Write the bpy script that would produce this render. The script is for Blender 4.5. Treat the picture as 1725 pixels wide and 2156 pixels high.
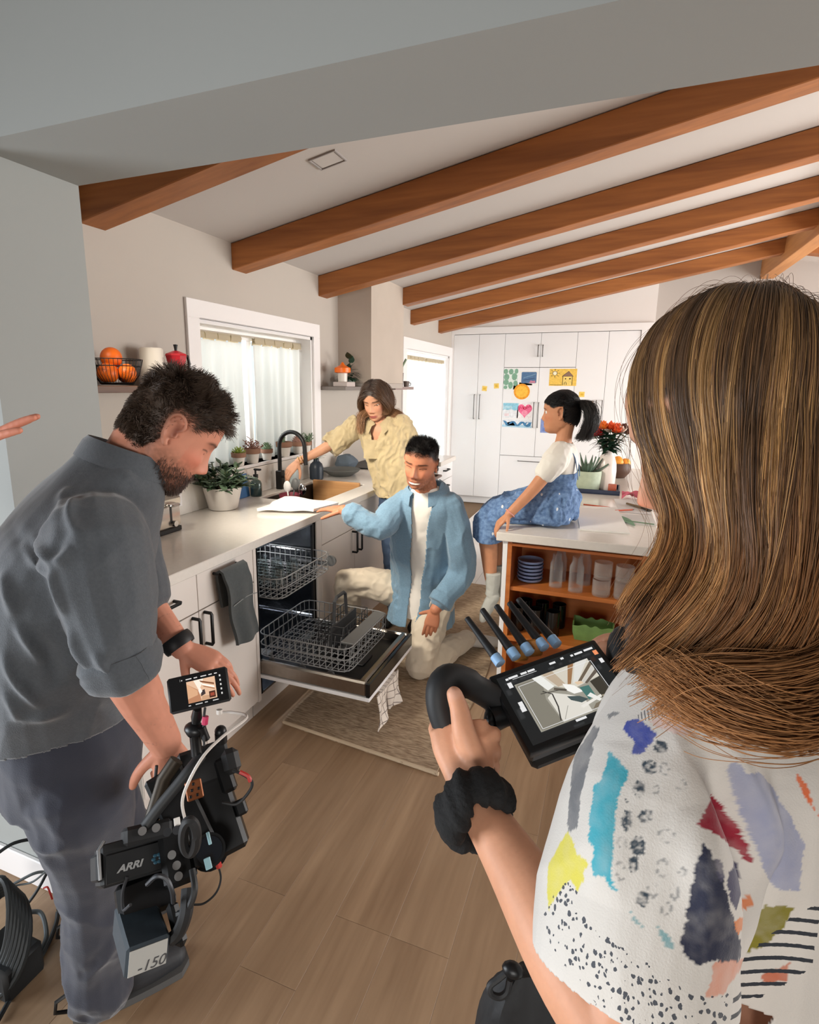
import bpy, bmesh, math, random
import numpy as np
from mathutils import Vector, Matrix, Quaternion
S = bpy.context.scene
COL = S.collection
for o in list(bpy.data.objects): bpy.data.objects.remove(o)

# ---------------------------------------------------------------- camera, world, lights, exposure
cam_d = bpy.data.cameras.new('camera'); cam = bpy.data.objects.new('camera', cam_d); COL.objects.link(cam)
YAW, PITCH, ROLL, FPX = -.3766, .2078, .0084, 1191.0
_f = Vector((math.sin(YAW)*math.cos(PITCH), math.cos(YAW)*math.cos(PITCH), -math.sin(PITCH)))
_r = Vector((math.cos(YAW), -math.sin(YAW), 0)); _u = _r.cross(_f)
_r2 = _r*math.cos(ROLL) + _u*math.sin(ROLL); _u2 = -_r*math.sin(ROLL) + _u*math.cos(ROLL)
cam.matrix_world = Matrix(((_r2.x,_u2.x,-_f.x,0),(_r2.y,_u2.y,-_f.y,0),(_r2.z,_u2.z,-_f.z,1.6),(0,0,0,1)))
cam_d.sensor_fit = 'HORIZONTAL'; cam_d.sensor_width = 36; cam_d.lens = 36*FPX/1725
cam_d.shift_x = (862.5-816)/1725; cam_d.shift_y = (1063-1078)/1725
cam_d.clip_start = .02; cam_d.clip_end = 100
S.camera = cam
S.view_settings.view_transform = 'Standard'; S.view_settings.look = 'None'
S.view_settings.gamma = 1; S.view_settings.use_curve_mapping = False
S.view_settings.exposure = 0.15
S.cycles.use_denoising = True
S.cycles.max_bounces = 8; S.cycles.diffuse_bounces = 5; S.cycles.transparent_max_bounces = 12
S.cycles.sample_clamp_indirect = 6
w = bpy.data.worlds.new('sky'); S.world = w; w.use_nodes = True
bg = w.node_tree.nodes['Background']; bg.inputs[0].default_value = (.83, .92, 1, 1); bg.inputs[1].default_value = .8

def area_light(name, loc, aim, sx, sy, power, col):
    d = bpy.data.lights.new(name, 'AREA'); d.shape = 'RECTANGLE'; d.size = sx; d.size_y = sy; d.energy = power; d.color = col
    o = bpy.data.objects.new(name, d); COL.objects.link(o); o.location = loc
    o.rotation_euler = (Vector(aim)-Vector(loc)).to_track_quat('-Z', 'Y').to_euler()
    return o
area_light('daylight_sink_window', (-2.75, 3.2, 1.75), (0, 3.2, 1.2), 1.5, 1.1, 52, (1, .96, .88))
area_light('daylight_tall_window', (-2.75, 6.6, 1.3), (0, 6.4, .9), 2.0, 2.0, 150, (.96, .98, 1))
area_light('daylight_patio_door', (4.3, 5.9, 1.4), (0, 6.2, .6), 2.6, 2.2, 190, (1, .99, .97))
hw = area_light('daylight_hall_window', (-3.0, -.7, .9), (.2, .5, .75), 1.4, 1.5, 44, (.88, .94, 1)); hw.data.spread = math.radians(120)
fl = area_light('film_lamp_by_jamb', (-1.72, 1.52, 2.02), (-1.05, 3.2, .95), .4, .4, 13, (1, .92, .78)); fl.data.spread = math.radians(75)
bl = area_light('back_fill_light', (.5, -3.9, 1.35), (-.6, 2.4, .2), 2.2, 1.7, 30, (1, .97, .93)); bl.data.spread = math.radians(85)  # added fill from behind the camera; no window is built there
area_light('side_fill_light', (4.3, 3.4, 1.2), (-1.2, 2.6, .6), 1.8, 1.5, 130, (1, .98, .95))  # added fill from the dining side, brightens the kitchen front; no window built

# ---------------------------------------------------------------- helpers
def lin(c):
    c = c/255.0
    return c/12.92 if c <= .04045 else ((c+.055)/1.055)**2.4
def rgb(r, g, b): return (lin(r), lin(g), lin(b), 1)
MATS = {}
def mat(name, c, rough=.5, metal=0., var=None, bump=None, spec=.5, trans=0., ior=1.45, emit=None, estr=1., attr=None, sheen=0., alpha=1., coat=0., stretch=None, sss=0.):
    if name in MATS: return MATS[name]
    m = bpy.data.materials.new(name); m.use_nodes = True; nt = m.node_tree; N = nt.nodes; L = nt.links
    b = N['Principled BSDF']; col = rgb(*c)
    b.inputs['Base Color'].default_value = col; b.inputs['Roughness'].default_value = rough; b.inputs['Metallic'].default_value = metal
    b.inputs['Specular IOR Level'].default_value = spec; b.inputs['IOR'].default_value = ior
    if trans: b.inputs['Transmission Weight'].default_value = trans
    if sheen: b.inputs['Sheen Weight'].default_value = sheen
    if coat: b.inputs['Coat Weight'].default_value = coat; b.inputs['Coat Roughness'].default_value = .08
    if sss: b.inputs['Subsurface Weight'].default_value = sss; b.inputs['Subsurface Radius'].default_value = (.012, .005, .003)
    if emit: b.inputs['Emission Color'].default_value = rgb(*emit); b.inputs['Emission Strength'].default_value = estr
    if alpha < 1: b.inputs['Alpha'].default_value = alpha
    src = None
    if attr:
        a = N.new('ShaderNodeAttribute'); a.attribute_name = attr; src = a.outputs['Color']
    tc = mp = None
    if var or bump:
        tc = N.new('ShaderNodeTexCoord'); mp = N.new('ShaderNodeMapping'); L.new(tc.outputs['Object'], mp.inputs['Vector'])
        if stretch: mp.inputs['Scale'].default_value = stretch
    if var:
        n = N.new('ShaderNodeTexNoise'); n.inputs['Scale'].default_value = var[0]; n.inputs['Detail'].default_value = 6
        L.new(mp.outputs[0], n.inputs['Vector'])
        mr = N.new('ShaderNodeMapRange'); mr.inputs['From Min'].default_value = .3; mr.inputs['From Max'].default_value = .7
        mr.inputs['To Min'].default_value = 1-var[1]; mr.inputs['To Max'].default_value = 1+var[1]; L.new(n.outputs['Fac'], mr.inputs['Value'])
        mx = N.new('ShaderNodeMix'); mx.data_type = 'RGBA'; mx.blend_type = 'MULTIPLY'; mx.inputs[0].default_value = 1
        if src: L.new(src, mx.inputs[6])
        else: mx.inputs[6].default_value = col
        L.new(mr.outputs[0], mx.inputs[7]); src = mx.outputs[2]
    if src: L.new(src, b.inputs['Base Color'])
    if bump:
        n2 = N.new('ShaderNodeTexNoise'); n2.inputs['Scale'].default_value = bump[0]; n2.inputs['Detail'].default_value = 4
        L.new(mp.outputs[0], n2.inputs['Vector'])
        bp = N.new('ShaderNodeBump'); bp.inputs['Strength'].default_value = bump[1]; bp.inputs['Distance'].default_value = bump[2] if len(bump) > 2 else .002
        L.new(n2.outputs['Fac'], bp.inputs['Height']); L.new(bp.outputs[0], b.inputs['Normal'])
    MATS[name] = m
    return m
def node_mat(name, fn):
    m = bpy.data.materials.new(name); m.use_nodes = True; nt = m.node_tree; fn(nt, nt.nodes, nt.links, nt.nodes['Principled BSDF']); MATS[name] = m
    return m
def thin_glass(name, c, gloss=.12, rough=.03):
    def fn(nt, N, L, b):
        t = N.new('ShaderNodeBsdfTransparent'); t.inputs[0].default_value = rgb(*c)
        g = N.new('ShaderNodeBsdfGlossy'); g.inputs['Roughness'].default_value = rough
        lw = N.new('ShaderNodeLayerWeight'); lw.inputs[0].default_value = .5
        pw = N.new('ShaderNodeMath'); pw.operation = 'POWER'; L.new(lw.outputs['Facing'], pw.inputs[0]); pw.inputs[1].default_value = 3.2
        ad = N.new('ShaderNodeMath'); ad.operation = 'MULTIPLY_ADD'; L.new(pw.outputs[0], ad.inputs[0]); ad.inputs[1].default_value = .55; ad.inputs[2].default_value = .03+gloss*.05
        ad.use_clamp = True
        mx = N.new('ShaderNodeMixShader'); L.new(ad.outputs[0], mx.inputs[0]); L.new(t.outputs[0], mx.inputs[1]); L.new(g.outputs[0], mx.inputs[2])
        L.new(mx.outputs[0], N['Material Output'].inputs[0]); nt.nodes.remove(b)
    return node_mat(name, fn)

def frame_from(d, up=Vector((0,0,1))):
    d = Vector(d).normalized(); up = Vector(up)
    s = d.cross(up)
    if s.length < 1e-4: s = d.cross(Vector((1,0,0)))
    s.normalize(); return s, s.cross(d).normalized(), d
class MB:
    def __init__(self): self.bm = bmesh.new(); self.mi = 0
    def _new(self, verts, T=None):
        if T is not None: bmesh.ops.transform(self.bm, matrix=T, verts=verts)
        for v in verts:
            for f in v.link_faces: f.material_index = self.mi
    def box(self, lo, hi, bev=0., T=None, seg=1):
        lo = Vector(lo); hi = Vector(hi); c = (lo+hi)/2; s = hi-lo
        g = bmesh.ops.create_cube(self.bm, size=1.0, matrix=Matrix.Translation(c) @ Matrix.Diagonal((*[abs(x) for x in s], 1)))
        vs = g['verts']
        if bev > 0:
            es = list({e for v in vs for e in v.link_edges})
            r = bmesh.ops.bevel(self.bm, geom=es, offset=bev, segments=seg, affect='EDGES', profile=.5)
            vs = list({v for f in r['faces'] for v in f.verts} | {v for v in vs if v.is_valid})
        self._new(vs, T); return self
    def tube(self, pts, r, n=8, closed=False, caps=True, flat=1., up=(0,0,1), T=None):
        pts = [Vector(p) for p in pts]; m = len(pts); rs = r if hasattr(r, '__len__') else [r]*m
        rings = []; side = None
        for i, p in enumerate(pts):
            a = pts[(i-1) % m] if (closed or i > 0) else p; b = pts[(i+1) % m] if (closed or i < m-1) else p
            d = (b-a).normalized() if (b-a).length > 1e-9 else Vector((0,0,1))
            if side is None: side, u2, _ = frame_from(d, up)
            else:
                side = side - d*side.dot(d)
                if side.length < 1e-6: side, u2, _ = frame_from(d, up)
                side.normalize(); u2 = side.cross(d).normalized()
            rings.append([self.bm.verts.new(p + side*math.cos(t)*rs[i] + u2*math.sin(t)*rs[i]*flat) for t in [2*math.pi*k/n for k in range(n)]])
        fs = []
        for i in range(m if closed else m-1):
            A = rings[i]; B = rings[(i+1) % m]
            for k in range(n): fs.append(self.bm.faces.new((A[k], A[(k+1) % n], B[(k+1) % n], B[k])))
        if caps and not closed:
            fs.append(self.bm.faces.new(list(reversed(rings[0])))); fs.append(self.bm.faces.new(rings[-1]))
        self._new([v for R_ in rings for v in R_], T); return self
    def lathe(self, prof, c=(0,0,0), n=24, T=None, sq=1., rot=0., wave=None):
        c = Vector(c); rings = []
        for (r, z) in prof:
            if r < 1e-6: rings.append([self.bm.verts.new(c+Vector((0,0,z)))])
            else:
                row = []
                for k in range(n):
                    t = 2*math.pi*k/n+rot; rr = r*(1+(wave(t, z) if wave else 0))
                    row.append(self.bm.verts.new(c+Vector((rr*math.cos(t), rr*sq*math.sin(t), z))))
                rings.append(row)
        for A, B in zip(rings, rings[1:]):
            if len(A) == 1 and len(B) == 1: continue
            for k in range(n):
                q = [A[k % len(A)], A[(k+1) % len(A)], B[(k+1) % len(B)], B[k % len(B)]]
                u = []
                for v in q:
                    if v not in u: u.append(v)
                if len(u) > 2: self.bm.faces.new(u)
        self._new([v for R_ in rings for v in R_], T); return self
    def prism(self, poly, d0, d1, fn):
        """poly (a,b) pairs extruded from depth d0 to d1; fn(a,b,d)->xyz"""
        A = [self.bm.verts.new(fn(a, b, d0)) for a, b in poly]; B = [self.bm.verts.new(fn(a, b, d1)) for a, b in poly]; n = len(poly)
        self.bm.faces.new(A); self.bm.faces.new(list(reversed(B)))
        for k in range(n): self.bm.faces.new((A[(k+1) % n], A[k], B[k], B[(k+1) % n]))
        self._new(A+B); return self
    def sheet(self, P, th=.002, closed_u=False):
        """P[i][j] grid of points -> thick sheet"""
        n = len(P); m = len(P[0]); P = [[Vector(p) for p in row] for row in P]
        def nrm(i, j):
            a = P[min(i+1, n-1)][j]-P[max(i-1, 0)][j]; b = P[i][min(j+1, m-1)]-P[i][max(j-1, 0)]
            c = a.cross(b); return c.normalized() if c.length > 1e-12 else Vector((0,0,1))
        A = [[self.bm.verts.new(P[i][j]+nrm(i, j)*th/2) for j in range(m)] for i in range(n)]
        B = [[self.bm.verts.new(P[i][j]-nrm(i, j)*th/2) for j in range(m)] for i in range(n)]
        F = self.bm.faces.new
        for i in range(n-1):
            for j in range(m-1):
                F((A[i][j], A[i+1][j], A[i+1][j+1], A[i][j+1])); F((B[i][j], B[i][j+1], B[i+1][j+1], B[i+1][j]))
        for i in range(n-1):
            F((A[i][0], B[i][0], B[i+1][0], A[i+1][0])); F((A[i+1][m-1], B[i+1][m-1], B[i][m-1], A[i][m-1]))
        for j in range(m-1):
            F((A[0][j+1], B[0][j+1], B[0][j], A[0][j])); F((A[n-1][j], B[n-1][j], B[n-1][j+1], A[n-1][j+1]))
        self._new([v for r in A for v in r]+[v for r in B for v in r]); return self
    def ball(self, c, r, sx=1, sy=1, sz=1, n=16, T=None):
        g = bmesh.ops.create_uvsphere(self.bm, u_segments=n, v_segments=max(6, n*2//3), radius=1, matrix=Matrix.Translation(c) @ Matrix.Diagonal((r*sx, r*sy, r*sz, 1)))
        self._new(g['verts'], T); return self
    def build(self, name, m, parent=None, smooth=True, ang=40):
        me = bpy.data.meshes.new(name); bmesh.ops.recalc_face_normals(self.bm, faces=self.bm.faces); self.bm.to_mesh(me); self.bm.free()
        return finish(name, me, m, parent, smooth, ang)
def wloc(p):
    v = Vector((0,0,0))
    while p is not None: v += p.location; p = p.parent
    return v
def finish(name, me, m, parent=None, smooth=True, ang=40):
    for q in (m if isinstance(m, (list, tuple)) else [m]): me.materials.append(q)
    if parent is not None: me.transform(Matrix.Translation(-wloc(parent)))
    if smooth:
        me.polygons.foreach_set('use_smooth', [True]*len(me.polygons))
        if ang: me.set_sharp_from_angle(angle=math.radians(ang))
    o = bpy.data.objects.new(name, me); COL.objects.link(o)
    if parent is not None: o.parent = parent
    return o
def tag(o, label=None, cat=None, group=None, kind=None):
    if label: o['label'] = label
    if cat: o['category'] = cat
    if group: o['group'] = group
    if kind: o['kind'] = kind
    return o
def thing(name, loc, label, cat, group=None):
    o = bpy.data.objects.new(name, None); COL.objects.link(o); o.location = loc; o.empty_display_size = .05
    return tag(o, label, cat, group)
def structure(mb, name, m, parent=None, smooth=False, bev=0):
    o = mb.build(name, m, parent, smooth) if isinstance(mb, MB) else mb
    if parent is None: o['kind'] = 'structure'
    return o
def copy_tree(o, parent=None):
    c = o.copy(); COL.objects.link(c)
    if parent is not None: c.parent = parent
    for ch in list(o.children): copy_tree(ch, c)
    return c
def dup(o, loc=None, label=None, rotz=None, scale=None):
    c = copy_tree(o)
    if loc is not None: c.location = loc
    if rotz is not None: c.rotation_euler = (0, 0, rotz)
    if scale is not None: c.scale = (scale,)*3 if not hasattr(scale, '__len__') else scale
    if label: c['label'] = label
    return c
def smooth_pts(pts, k=4, closed=False):
    """Catmull-Rom subdivision of a polyline"""
    P = [np.array(p, float) for p in pts]; n = len(P); out = []
    for i in range(n if closed else n-1):
        p0 = P[(i-1) % n] if (closed or i > 0) else 2*P[0]-P[1]; p1 = P[i]; p2 = P[(i+1) % n]
        p3 = P[(i+2) % n] if (closed or i < n-2) else 2*P[-1]-P[-2]
        for j in range(k):
            t = j/k; out.append(.5*((2*p1)+(-p0+p2)*t+(2*p0-5*p1+4*p2-p3)*t*t+(-p0+3*p1-3*p2+p3)*t**3))
    if not closed: out.append(P[-1])
    return out
RNG = random.Random(7)
# ---------------------------------------------------------------- setting
m_wall = mat('wall_paint', (188, 180, 171), .85, var=(1.2, .02), bump=(180, .08, .001))
m_wall_hall = mat('hall_wall_paint', (158, 161, 159), .85, var=(1.1, .02), bump=(180, .08, .001))
m_ceil = mat('ceiling_paint', (196, 191, 187), .9, bump=(150, .05, .001))
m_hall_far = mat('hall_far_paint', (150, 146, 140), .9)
m_white = mat('white_trim_paint', (236, 233, 232), .45)
m_hood = mat('hood_plaster', (186, 174, 162), .9, var=(3, .05), bump=(90, .15, .002))
def wood_fn(c1, c2, scale, rough, axis, rnd=False, gl=.5):
    def fn(nt, N, L, b):
        tc = N.new('ShaderNodeTexCoord'); mp = N.new('ShaderNodeMapping'); L.new(tc.outputs['Object'], mp.inputs[0])
        sc = [scale]*3; sc[axis] = scale*.07; mp.inputs['Scale'].default_value = sc
        if rnd:
            oi = N.new('ShaderNodeObjectInfo'); mu = N.new('ShaderNodeVectorMath'); mu.operation = 'SCALE'; mu.inputs[0].default_value = (37, 91, 17)
            L.new(oi.outputs['Random'], mu.inputs['Scale']); L.new(mu.outputs[0], mp.inputs['Location'])
        n1 = N.new('ShaderNodeTexNoise'); n1.inputs['Scale'].default_value = 1; n1.inputs['Detail'].default_value = 8; n1.inputs['Distortion'].default_value = .9
        L.new(mp.outputs[0], n1.inputs['Vector'])
        n2 = N.new('ShaderNodeTexNoise'); n2.inputs['Scale'].default_value = 6; n2.inputs['Detail'].default_value = 4; L.new(mp.outputs[0], n2.inputs['Vector'])
        md = N.new('ShaderNodeMix'); md.data_type = 'FLOAT'; md.inputs[0].default_value = .35; L.new(n1.outputs['Fac'], md.inputs[2]); L.new(n2.outputs['Fac'], md.inputs[3])
        cr = N.new('ShaderNodeValToRGB'); cr.color_ramp.elements[0].position = .32; cr.color_ramp.elements[0].color = rgb(*c2); cr.color_ramp.elements[1].position = .68; cr.color_ramp.elements[1].color = rgb(*c1)
        L.new(md.outputs[0], cr.inputs[0]); out = cr.outputs[0]
        if rnd:
            mr = N.new('ShaderNodeMapRange'); mr.inputs['To Min'].default_value = .92; mr.inputs['To Max'].default_value = 1.06; L.new(oi.outputs['Random'], mr.inputs[0])
            mx = N.new('ShaderNodeMix'); mx.data_type = 'RGBA'; mx.blend_type = 'MULTIPLY'; mx.inputs[0].default_value = 1; L.new(out, mx.inputs[6]); L.new(mr.outputs[0], mx.inputs[7]); out = mx.outputs[2]
        L.new(out, b.inputs['Base Color']); b.inputs['Roughness'].default_value = rough; b.inputs['Specular IOR Level'].default_value = gl
        bp = N.new('ShaderNodeBump'); bp.inputs['Strength'].default_value = .12; bp.inputs['Distance'].default_value = .001; L.new(n2.outputs['Fac'], bp.inputs['Height']); L.new(bp.outputs[0], b.inputs['Normal'])
    return fn
m_floor = node_mat('oak_plank', wood_fn((176, 147, 117), (144, 116, 89), 9, .40, 1, True))
m_under = mat('floor_underlay', (120, 96, 72), .8)
m_beam = node_mat('cedar_beam', wood_fn((182, 114, 56), (130, 74, 30), 7, .55, 0, True))
m_beamy = node_mat('cedar_ridge_beam', wood_fn((206, 146, 88), (170, 112, 62), 7, .55, 1, True))
m_walnut = node_mat('dark_shelf_wood', wood_fn((110, 78, 58), (70, 46, 34), 14, .5, 1))
m_orange_wood = node_mat('island_cherry_wood', wood_fn((205, 124, 58), (165, 88, 34), 8, .4, 0))
m_board = node_mat('maple_board', wood_fn((214, 164, 112), (184, 130, 80), 12, .5, 0))

b = MB(); b.box((-6, -4.2, -.06), (5, 9.5, -.008)); floor = structure(b, 'floor', m_under)
plank_lib = {}
def plank(x0, x1, y0, y1):
    L_ = round(y1-y0, 3); W_ = round(x1-x0, 3); key = (L_, W_)
    if key not in plank_lib:
        b = MB(); b.box((0, 0, -.012), (W_-.0004, L_-.0005, 0), .0006); me = bpy.data.meshes.new('plank'); b.bm.to_mesh(me); b.bm.free(); me.materials.append(m_floor); plank_lib[key] = me
    o = bpy.data.objects.new('plank', plank_lib[key]); COL.objects.link(o); o.location = (x0, y0, 0); o.parent = floor
PW = .18; x = -1.03-3*PW; k = 0
while x < 4.5:
    y = .55+[-.46, .74-1.4, -.1, .2-1.4+.9, -.9][k % 5]
    if k == 5 or k == 3: y = 1.29-1.4
    while y < 4.39:
        y1 = min(y+1.4, 4.39); ok = True
        if y1 > -.2 and not (x < -1.0-.54 and False): plank(x, x+PW, y, y1)
        y = y1
        if len(floor.children) > 290: break
    x += PW; k += 1
    if x > 2.4: break
b = MB(); b.box((2.55, -4.2, -.008), (5, 9.5, 0)); b.box((-6, -4.2, -.008), (-1.57, 1.03, 0)); b.box((-1.57, -4.2, -.008), (2.55, -.3, 0)); structure(b, 'floor_boards', m_floor, floor)
m_tile = mat('pale_stone_tile', (226, 223, 219), .35, var=(1.6, .05))
for iy in range(7):
    for ix in range(7):
        b = MB(); b.box((-1.56+.6*ix+.001, 4.392+.6*iy+.001, -.012), (-1.56+.6*(ix+1)-.001, 4.392+.6*(iy+1)-.001, 0), .001); b.build('tile', m_tile, floor, False)

SL = .19; CZ = 2.392
def cz(x): return CZ+SL*(min(x, 1.5)+2.12) if x <= 1.5 else CZ+SL*3.62-SL*(x-1.5)
# left wall with two window openings
W1 = (2.566, 3.815, 1.105, 1.943); W2 = (5.86, 7.536, .06, 1.984); XW = -2.12
b = MB(); t = .16
for lo, hi in (((1.2, 0), (W1[0], 2.6)), ((W1[1], 0), (W2[0], 2.6)), ((W2[1], 0), (8.2, 2.6)), ((W1[0], W1[3]), (W1[1], 2.6)), ((W1[0], 0), (W1[1], W1[2])), ((W2[0], W2[3]), (W2[1], 2.6)), ((W2[0], 0), (W2[1], W2[2]))):
    b.box((XW-t, lo[0], lo[1]), (XW, hi[0], hi[1]))
structure(b, 'wall_left', m_wall)
b = MB(); b.box((-2.28, 8.05, 0), (4.8, 8.2, 3.3)); structure(b, 'wall_back', mat('wall_paint_back', (176, 168, 162), .85))
b = MB(); b.box((4.6, 1.2, 0), (4.75, 8.2, 3)); structure(b, 'wall_right', m_wall)
b = MB(); b.box((-6, 1.03, 0), (-1.505, 1.34, 3.3)); b.box((-1.505, 1.03, 2.161), (3.2, 1.34, 3.3)); b.box((3.2, 1.03, 0), (5, 1.34, 3.3)); structure(b, 'wall_front', m_wall_hall)
b = MB(); b.box((-6, 1.016, 0), (-1.52, 1.03, .1), .003); structure(b, 'baseboard_front', m_white)
b = MB(); b.box((-4.2, -4.2, 0), (-4.05, 1.03, 3)); structure(b, 'wall_hall_left', m_hall_far)
b = MB(); b.box((4.2, -4.2, 0), (4.35, 1.03, 3)); structure(b, 'wall_hall_right', m_hall_far)
b = MB(); b.box((-4.2, -4.35, 0), (4.35, -4.2, 3)); structure(b, 'wall_hall_back', m_hall_far)
b = MB(); b.box((-4.2, -4.35, 2.9), (4.35, 1.03, 3.0)); structure(b, 'ceiling_hall', m_hall_far)
b = MB()
b.prism([(-2.3, cz(-2.12)-SL*.18), (1.5, cz(1.5)), (1.5, cz(1.5)+.1), (-2.3, cz(-2.12)-SL*.18+.1)], 1.2, 8.2, lambda a, c, d: (a, d, c))
b.prism([(1.5, cz(1.5)), (4.75, cz(4.75)), (4.75, cz(4.75)+.1), (1.5, cz(1.5)+.1)], 1.2, 8.2, lambda a, c, d: (a, d, c))
structure(b, 'ceiling', m_ceil)
# rafters
rot = Matrix.Rotation(-math.atan(SL), 4, 'Y')
bw, bd = .138, .145
for i, y0 in enumerate((1.87, 2.893, 3.93, 4.955, 5.985, 7.025)):
    x0 = XW+.001 if i != 3 else -1.83
    b = MB(); z1 = CZ+SL*(x0+2.12)
    b.prism([(x0, z1-.003), (1.43, cz(1.43)-.003), (1.43, cz(1.43)-bd), (x0, z1-bd)], y0, y0+bw, lambda a, c, d: (a, d, c))
    bm = b.bm; bmesh.ops.bevel(bm, geom=[e for e in bm.edges if abs(e.verts[0].co.x-e.verts[1].co.x) > 1], offset=.004, segments=1, affect='EDGES')
    o = structure(b, 'beam', m_beam); tag(o, kind='structure')
    # right-hand slope
    b = MB(); b.prism([(1.57, cz(1.57)-.003), (4.6, cz(4.6)-.003), (4.6, cz(4.6)-bd), (1.57, cz(1.57)-bd)], y0, y0+bw, lambda a, c, d: (a, d, c)); structure(b, 'beam', m_beam)
b = MB(); b.box((1.43, 1.34, 2.84), (1.57, 8.05, 3.08), .004); structure(b, 'ridge_beam', m_beamy)
# ceiling hatch
e = thing('ceiling_vent', (-1.248, 2.42, 2.557), 'small square recessed white panel set in the sloping ceiling', 'vent')
def onceil(a, c, d): return (a, c, CZ+SL*(a+2.12)-d)
b = MB(); b.mi = 0
fr = [(-1.312, 2.36), (-1.184, 2.36), (-1.184, 2.478), (-1.312, 2.478)]
b.prism([(-1.3, 2.372), (-1.196, 2.372), (-1.196, 2.466), (-1.3, 2.466)], .0005, .004, onceil); b.build('panel', m_ceil, e, False)
b = MB()
for (xa, ya, xb, yb) in ((-1.312, 2.36, -1.184, 2.366), (-1.312, 2.472, -1.184, 2.478), (-1.312, 2.366, -1.306, 2.472), (-1.19, 2.366, -1.184, 2.472)):
    b.prism([(xa, ya), (xb, ya), (xb, yb), (xa, yb)], .0, .007, onceil)
b.build('frame', mat('vent_frame', (158, 153, 150), .7), e, False)
# hood / chimney column
e = thing('range_hood', (-1.975, 4.617, 1.58), 'plastered beige extractor hood column rising to the ceiling behind the woman', 'range hood')
b = MB(); b.prism([(-2.12, CZ+.01), (-1.83, cz(-1.83)+.01), (-1.83, 1.62), (-2.12, 1.62)], 4.25, 4.984, lambda a, c, d: (a, d, c)); b.build('hood_shell', m_hood, e, False)
b = MB(); b.box((-2.12, 4.25, 1.575), (-1.83, 4.984, 1.62), .004); b.build('hood_lip', mat('hood_lip', (176, 166, 158), .6), e, False)

# windows
m_glass = thin_glass('window_glass', (248, 252, 255))
def window(n, W, casing):
    y0, y1, z0, z1 = W
    b = MB(); c = casing; x1 = XW+.018
    b.box((XW-.13, y0, z1-.0), (x1, y1, z1+.004)); 
    b.box((XW, y0-c, z1), (x1, y1+c, z1+c), .002); b.box((XW, y0-c, z0-.02), (x1, y0, z1), .002); b.box((XW, y1, z0-.02), (x1, y1+c, z1), .002)
    for (ya, yb) in ((y0, y0+.02), (y1-.02, y1)): b.box((XW-.14, ya, z0), (XW, yb, z1))
    b.box((XW-.14, y0, z1-.02), (XW, y1, z1))
    w = structure(b, n, m_white)
    b = MB(); b.box((XW-.14, y0-.0, z0-.02), (XW+.012, y1+.0, z0), .003); b.build('sill', m_white, w, False)
    b = MB(); xs = XW-.135
    for (a0, a1, c0, c1) in ((y0+.02, y0+.07, z0, z1-.02), (y1-.07, y1-.02, z0, z1-.02), (y0+.07, y1-.07, z0, z0+.05), (y0+.07, y1-.07, z1-.07, z1-.02), ((y0+y1)/2-.025, (y0+y1)/2+.025, z0+.05, z1-.07)):
        b.box((xs-.02, a0, c0), (xs+.02, a1, c1), .003)
    b.build('sash', m_white, w, False)
    for a0, a1 in ((y0+.07, (y0+y1)/2-.025), ((y0+y1)/2+.025, y1-.07)):
        b = MB(); b.box((xs-.003, a0, z0+.05), (xs+.003, a1, z1-.07)); b.build('pane', m_glass, w, False)
    return w
window('window_1', W1, .096); window('window_2', W2, .12)
# curtains: translucent tab-top panels on rods
def curt(nt, N, L, b):
    d = N.new('ShaderNodeBsdfDiffuse'); d.inputs[0].default_value = rgb(244, 242, 236)
    t = N.new('ShaderNodeBsdfTranslucent'); t.inputs[0].default_value = rgb(188, 194, 196)
    tp = N.new('ShaderNodeBsdfTransparent')
    mx = N.new('ShaderNodeMixShader'); mx.inputs[0].default_value = .34; L.new(d.outputs[0], mx.inputs[1]); L.new(t.outputs[0], mx.inputs[2])
    m2 = N.new('ShaderNodeMixShader'); m2.inputs[0].default_value = .06; L.new(mx.outputs[0], m2.inputs[1]); L.new(tp.outputs[0], m2.inputs[2])
    L.new(m2.outputs[0], N['Material Output'].inputs[0]); N.remove(b)
m_curt = node_mat('sheer_linen', curt)
def curt2(nt, N, L, b):
    d = N.new('ShaderNodeBsdfDiffuse'); d.inputs[0].default_value = rgb(232, 218, 190)
    t = N.new('ShaderNodeBsdfTranslucent'); t.inputs[0].default_value = rgb(150, 136, 108)
    mx = N.new('ShaderNodeMixShader'); mx.inputs[0].default_value = .45; L.new(d.outputs[0], mx.inputs[1]); L.new(t.outputs[0], mx.inputs[2])
    L.new(mx.outputs[0], N['Material Output'].inputs[0]); N.remove(b)
m_tab = node_mat('curtain_tab', curt2)
m_rod = mat('curtain_rod', (196, 186, 172), .4, .6)
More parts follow.
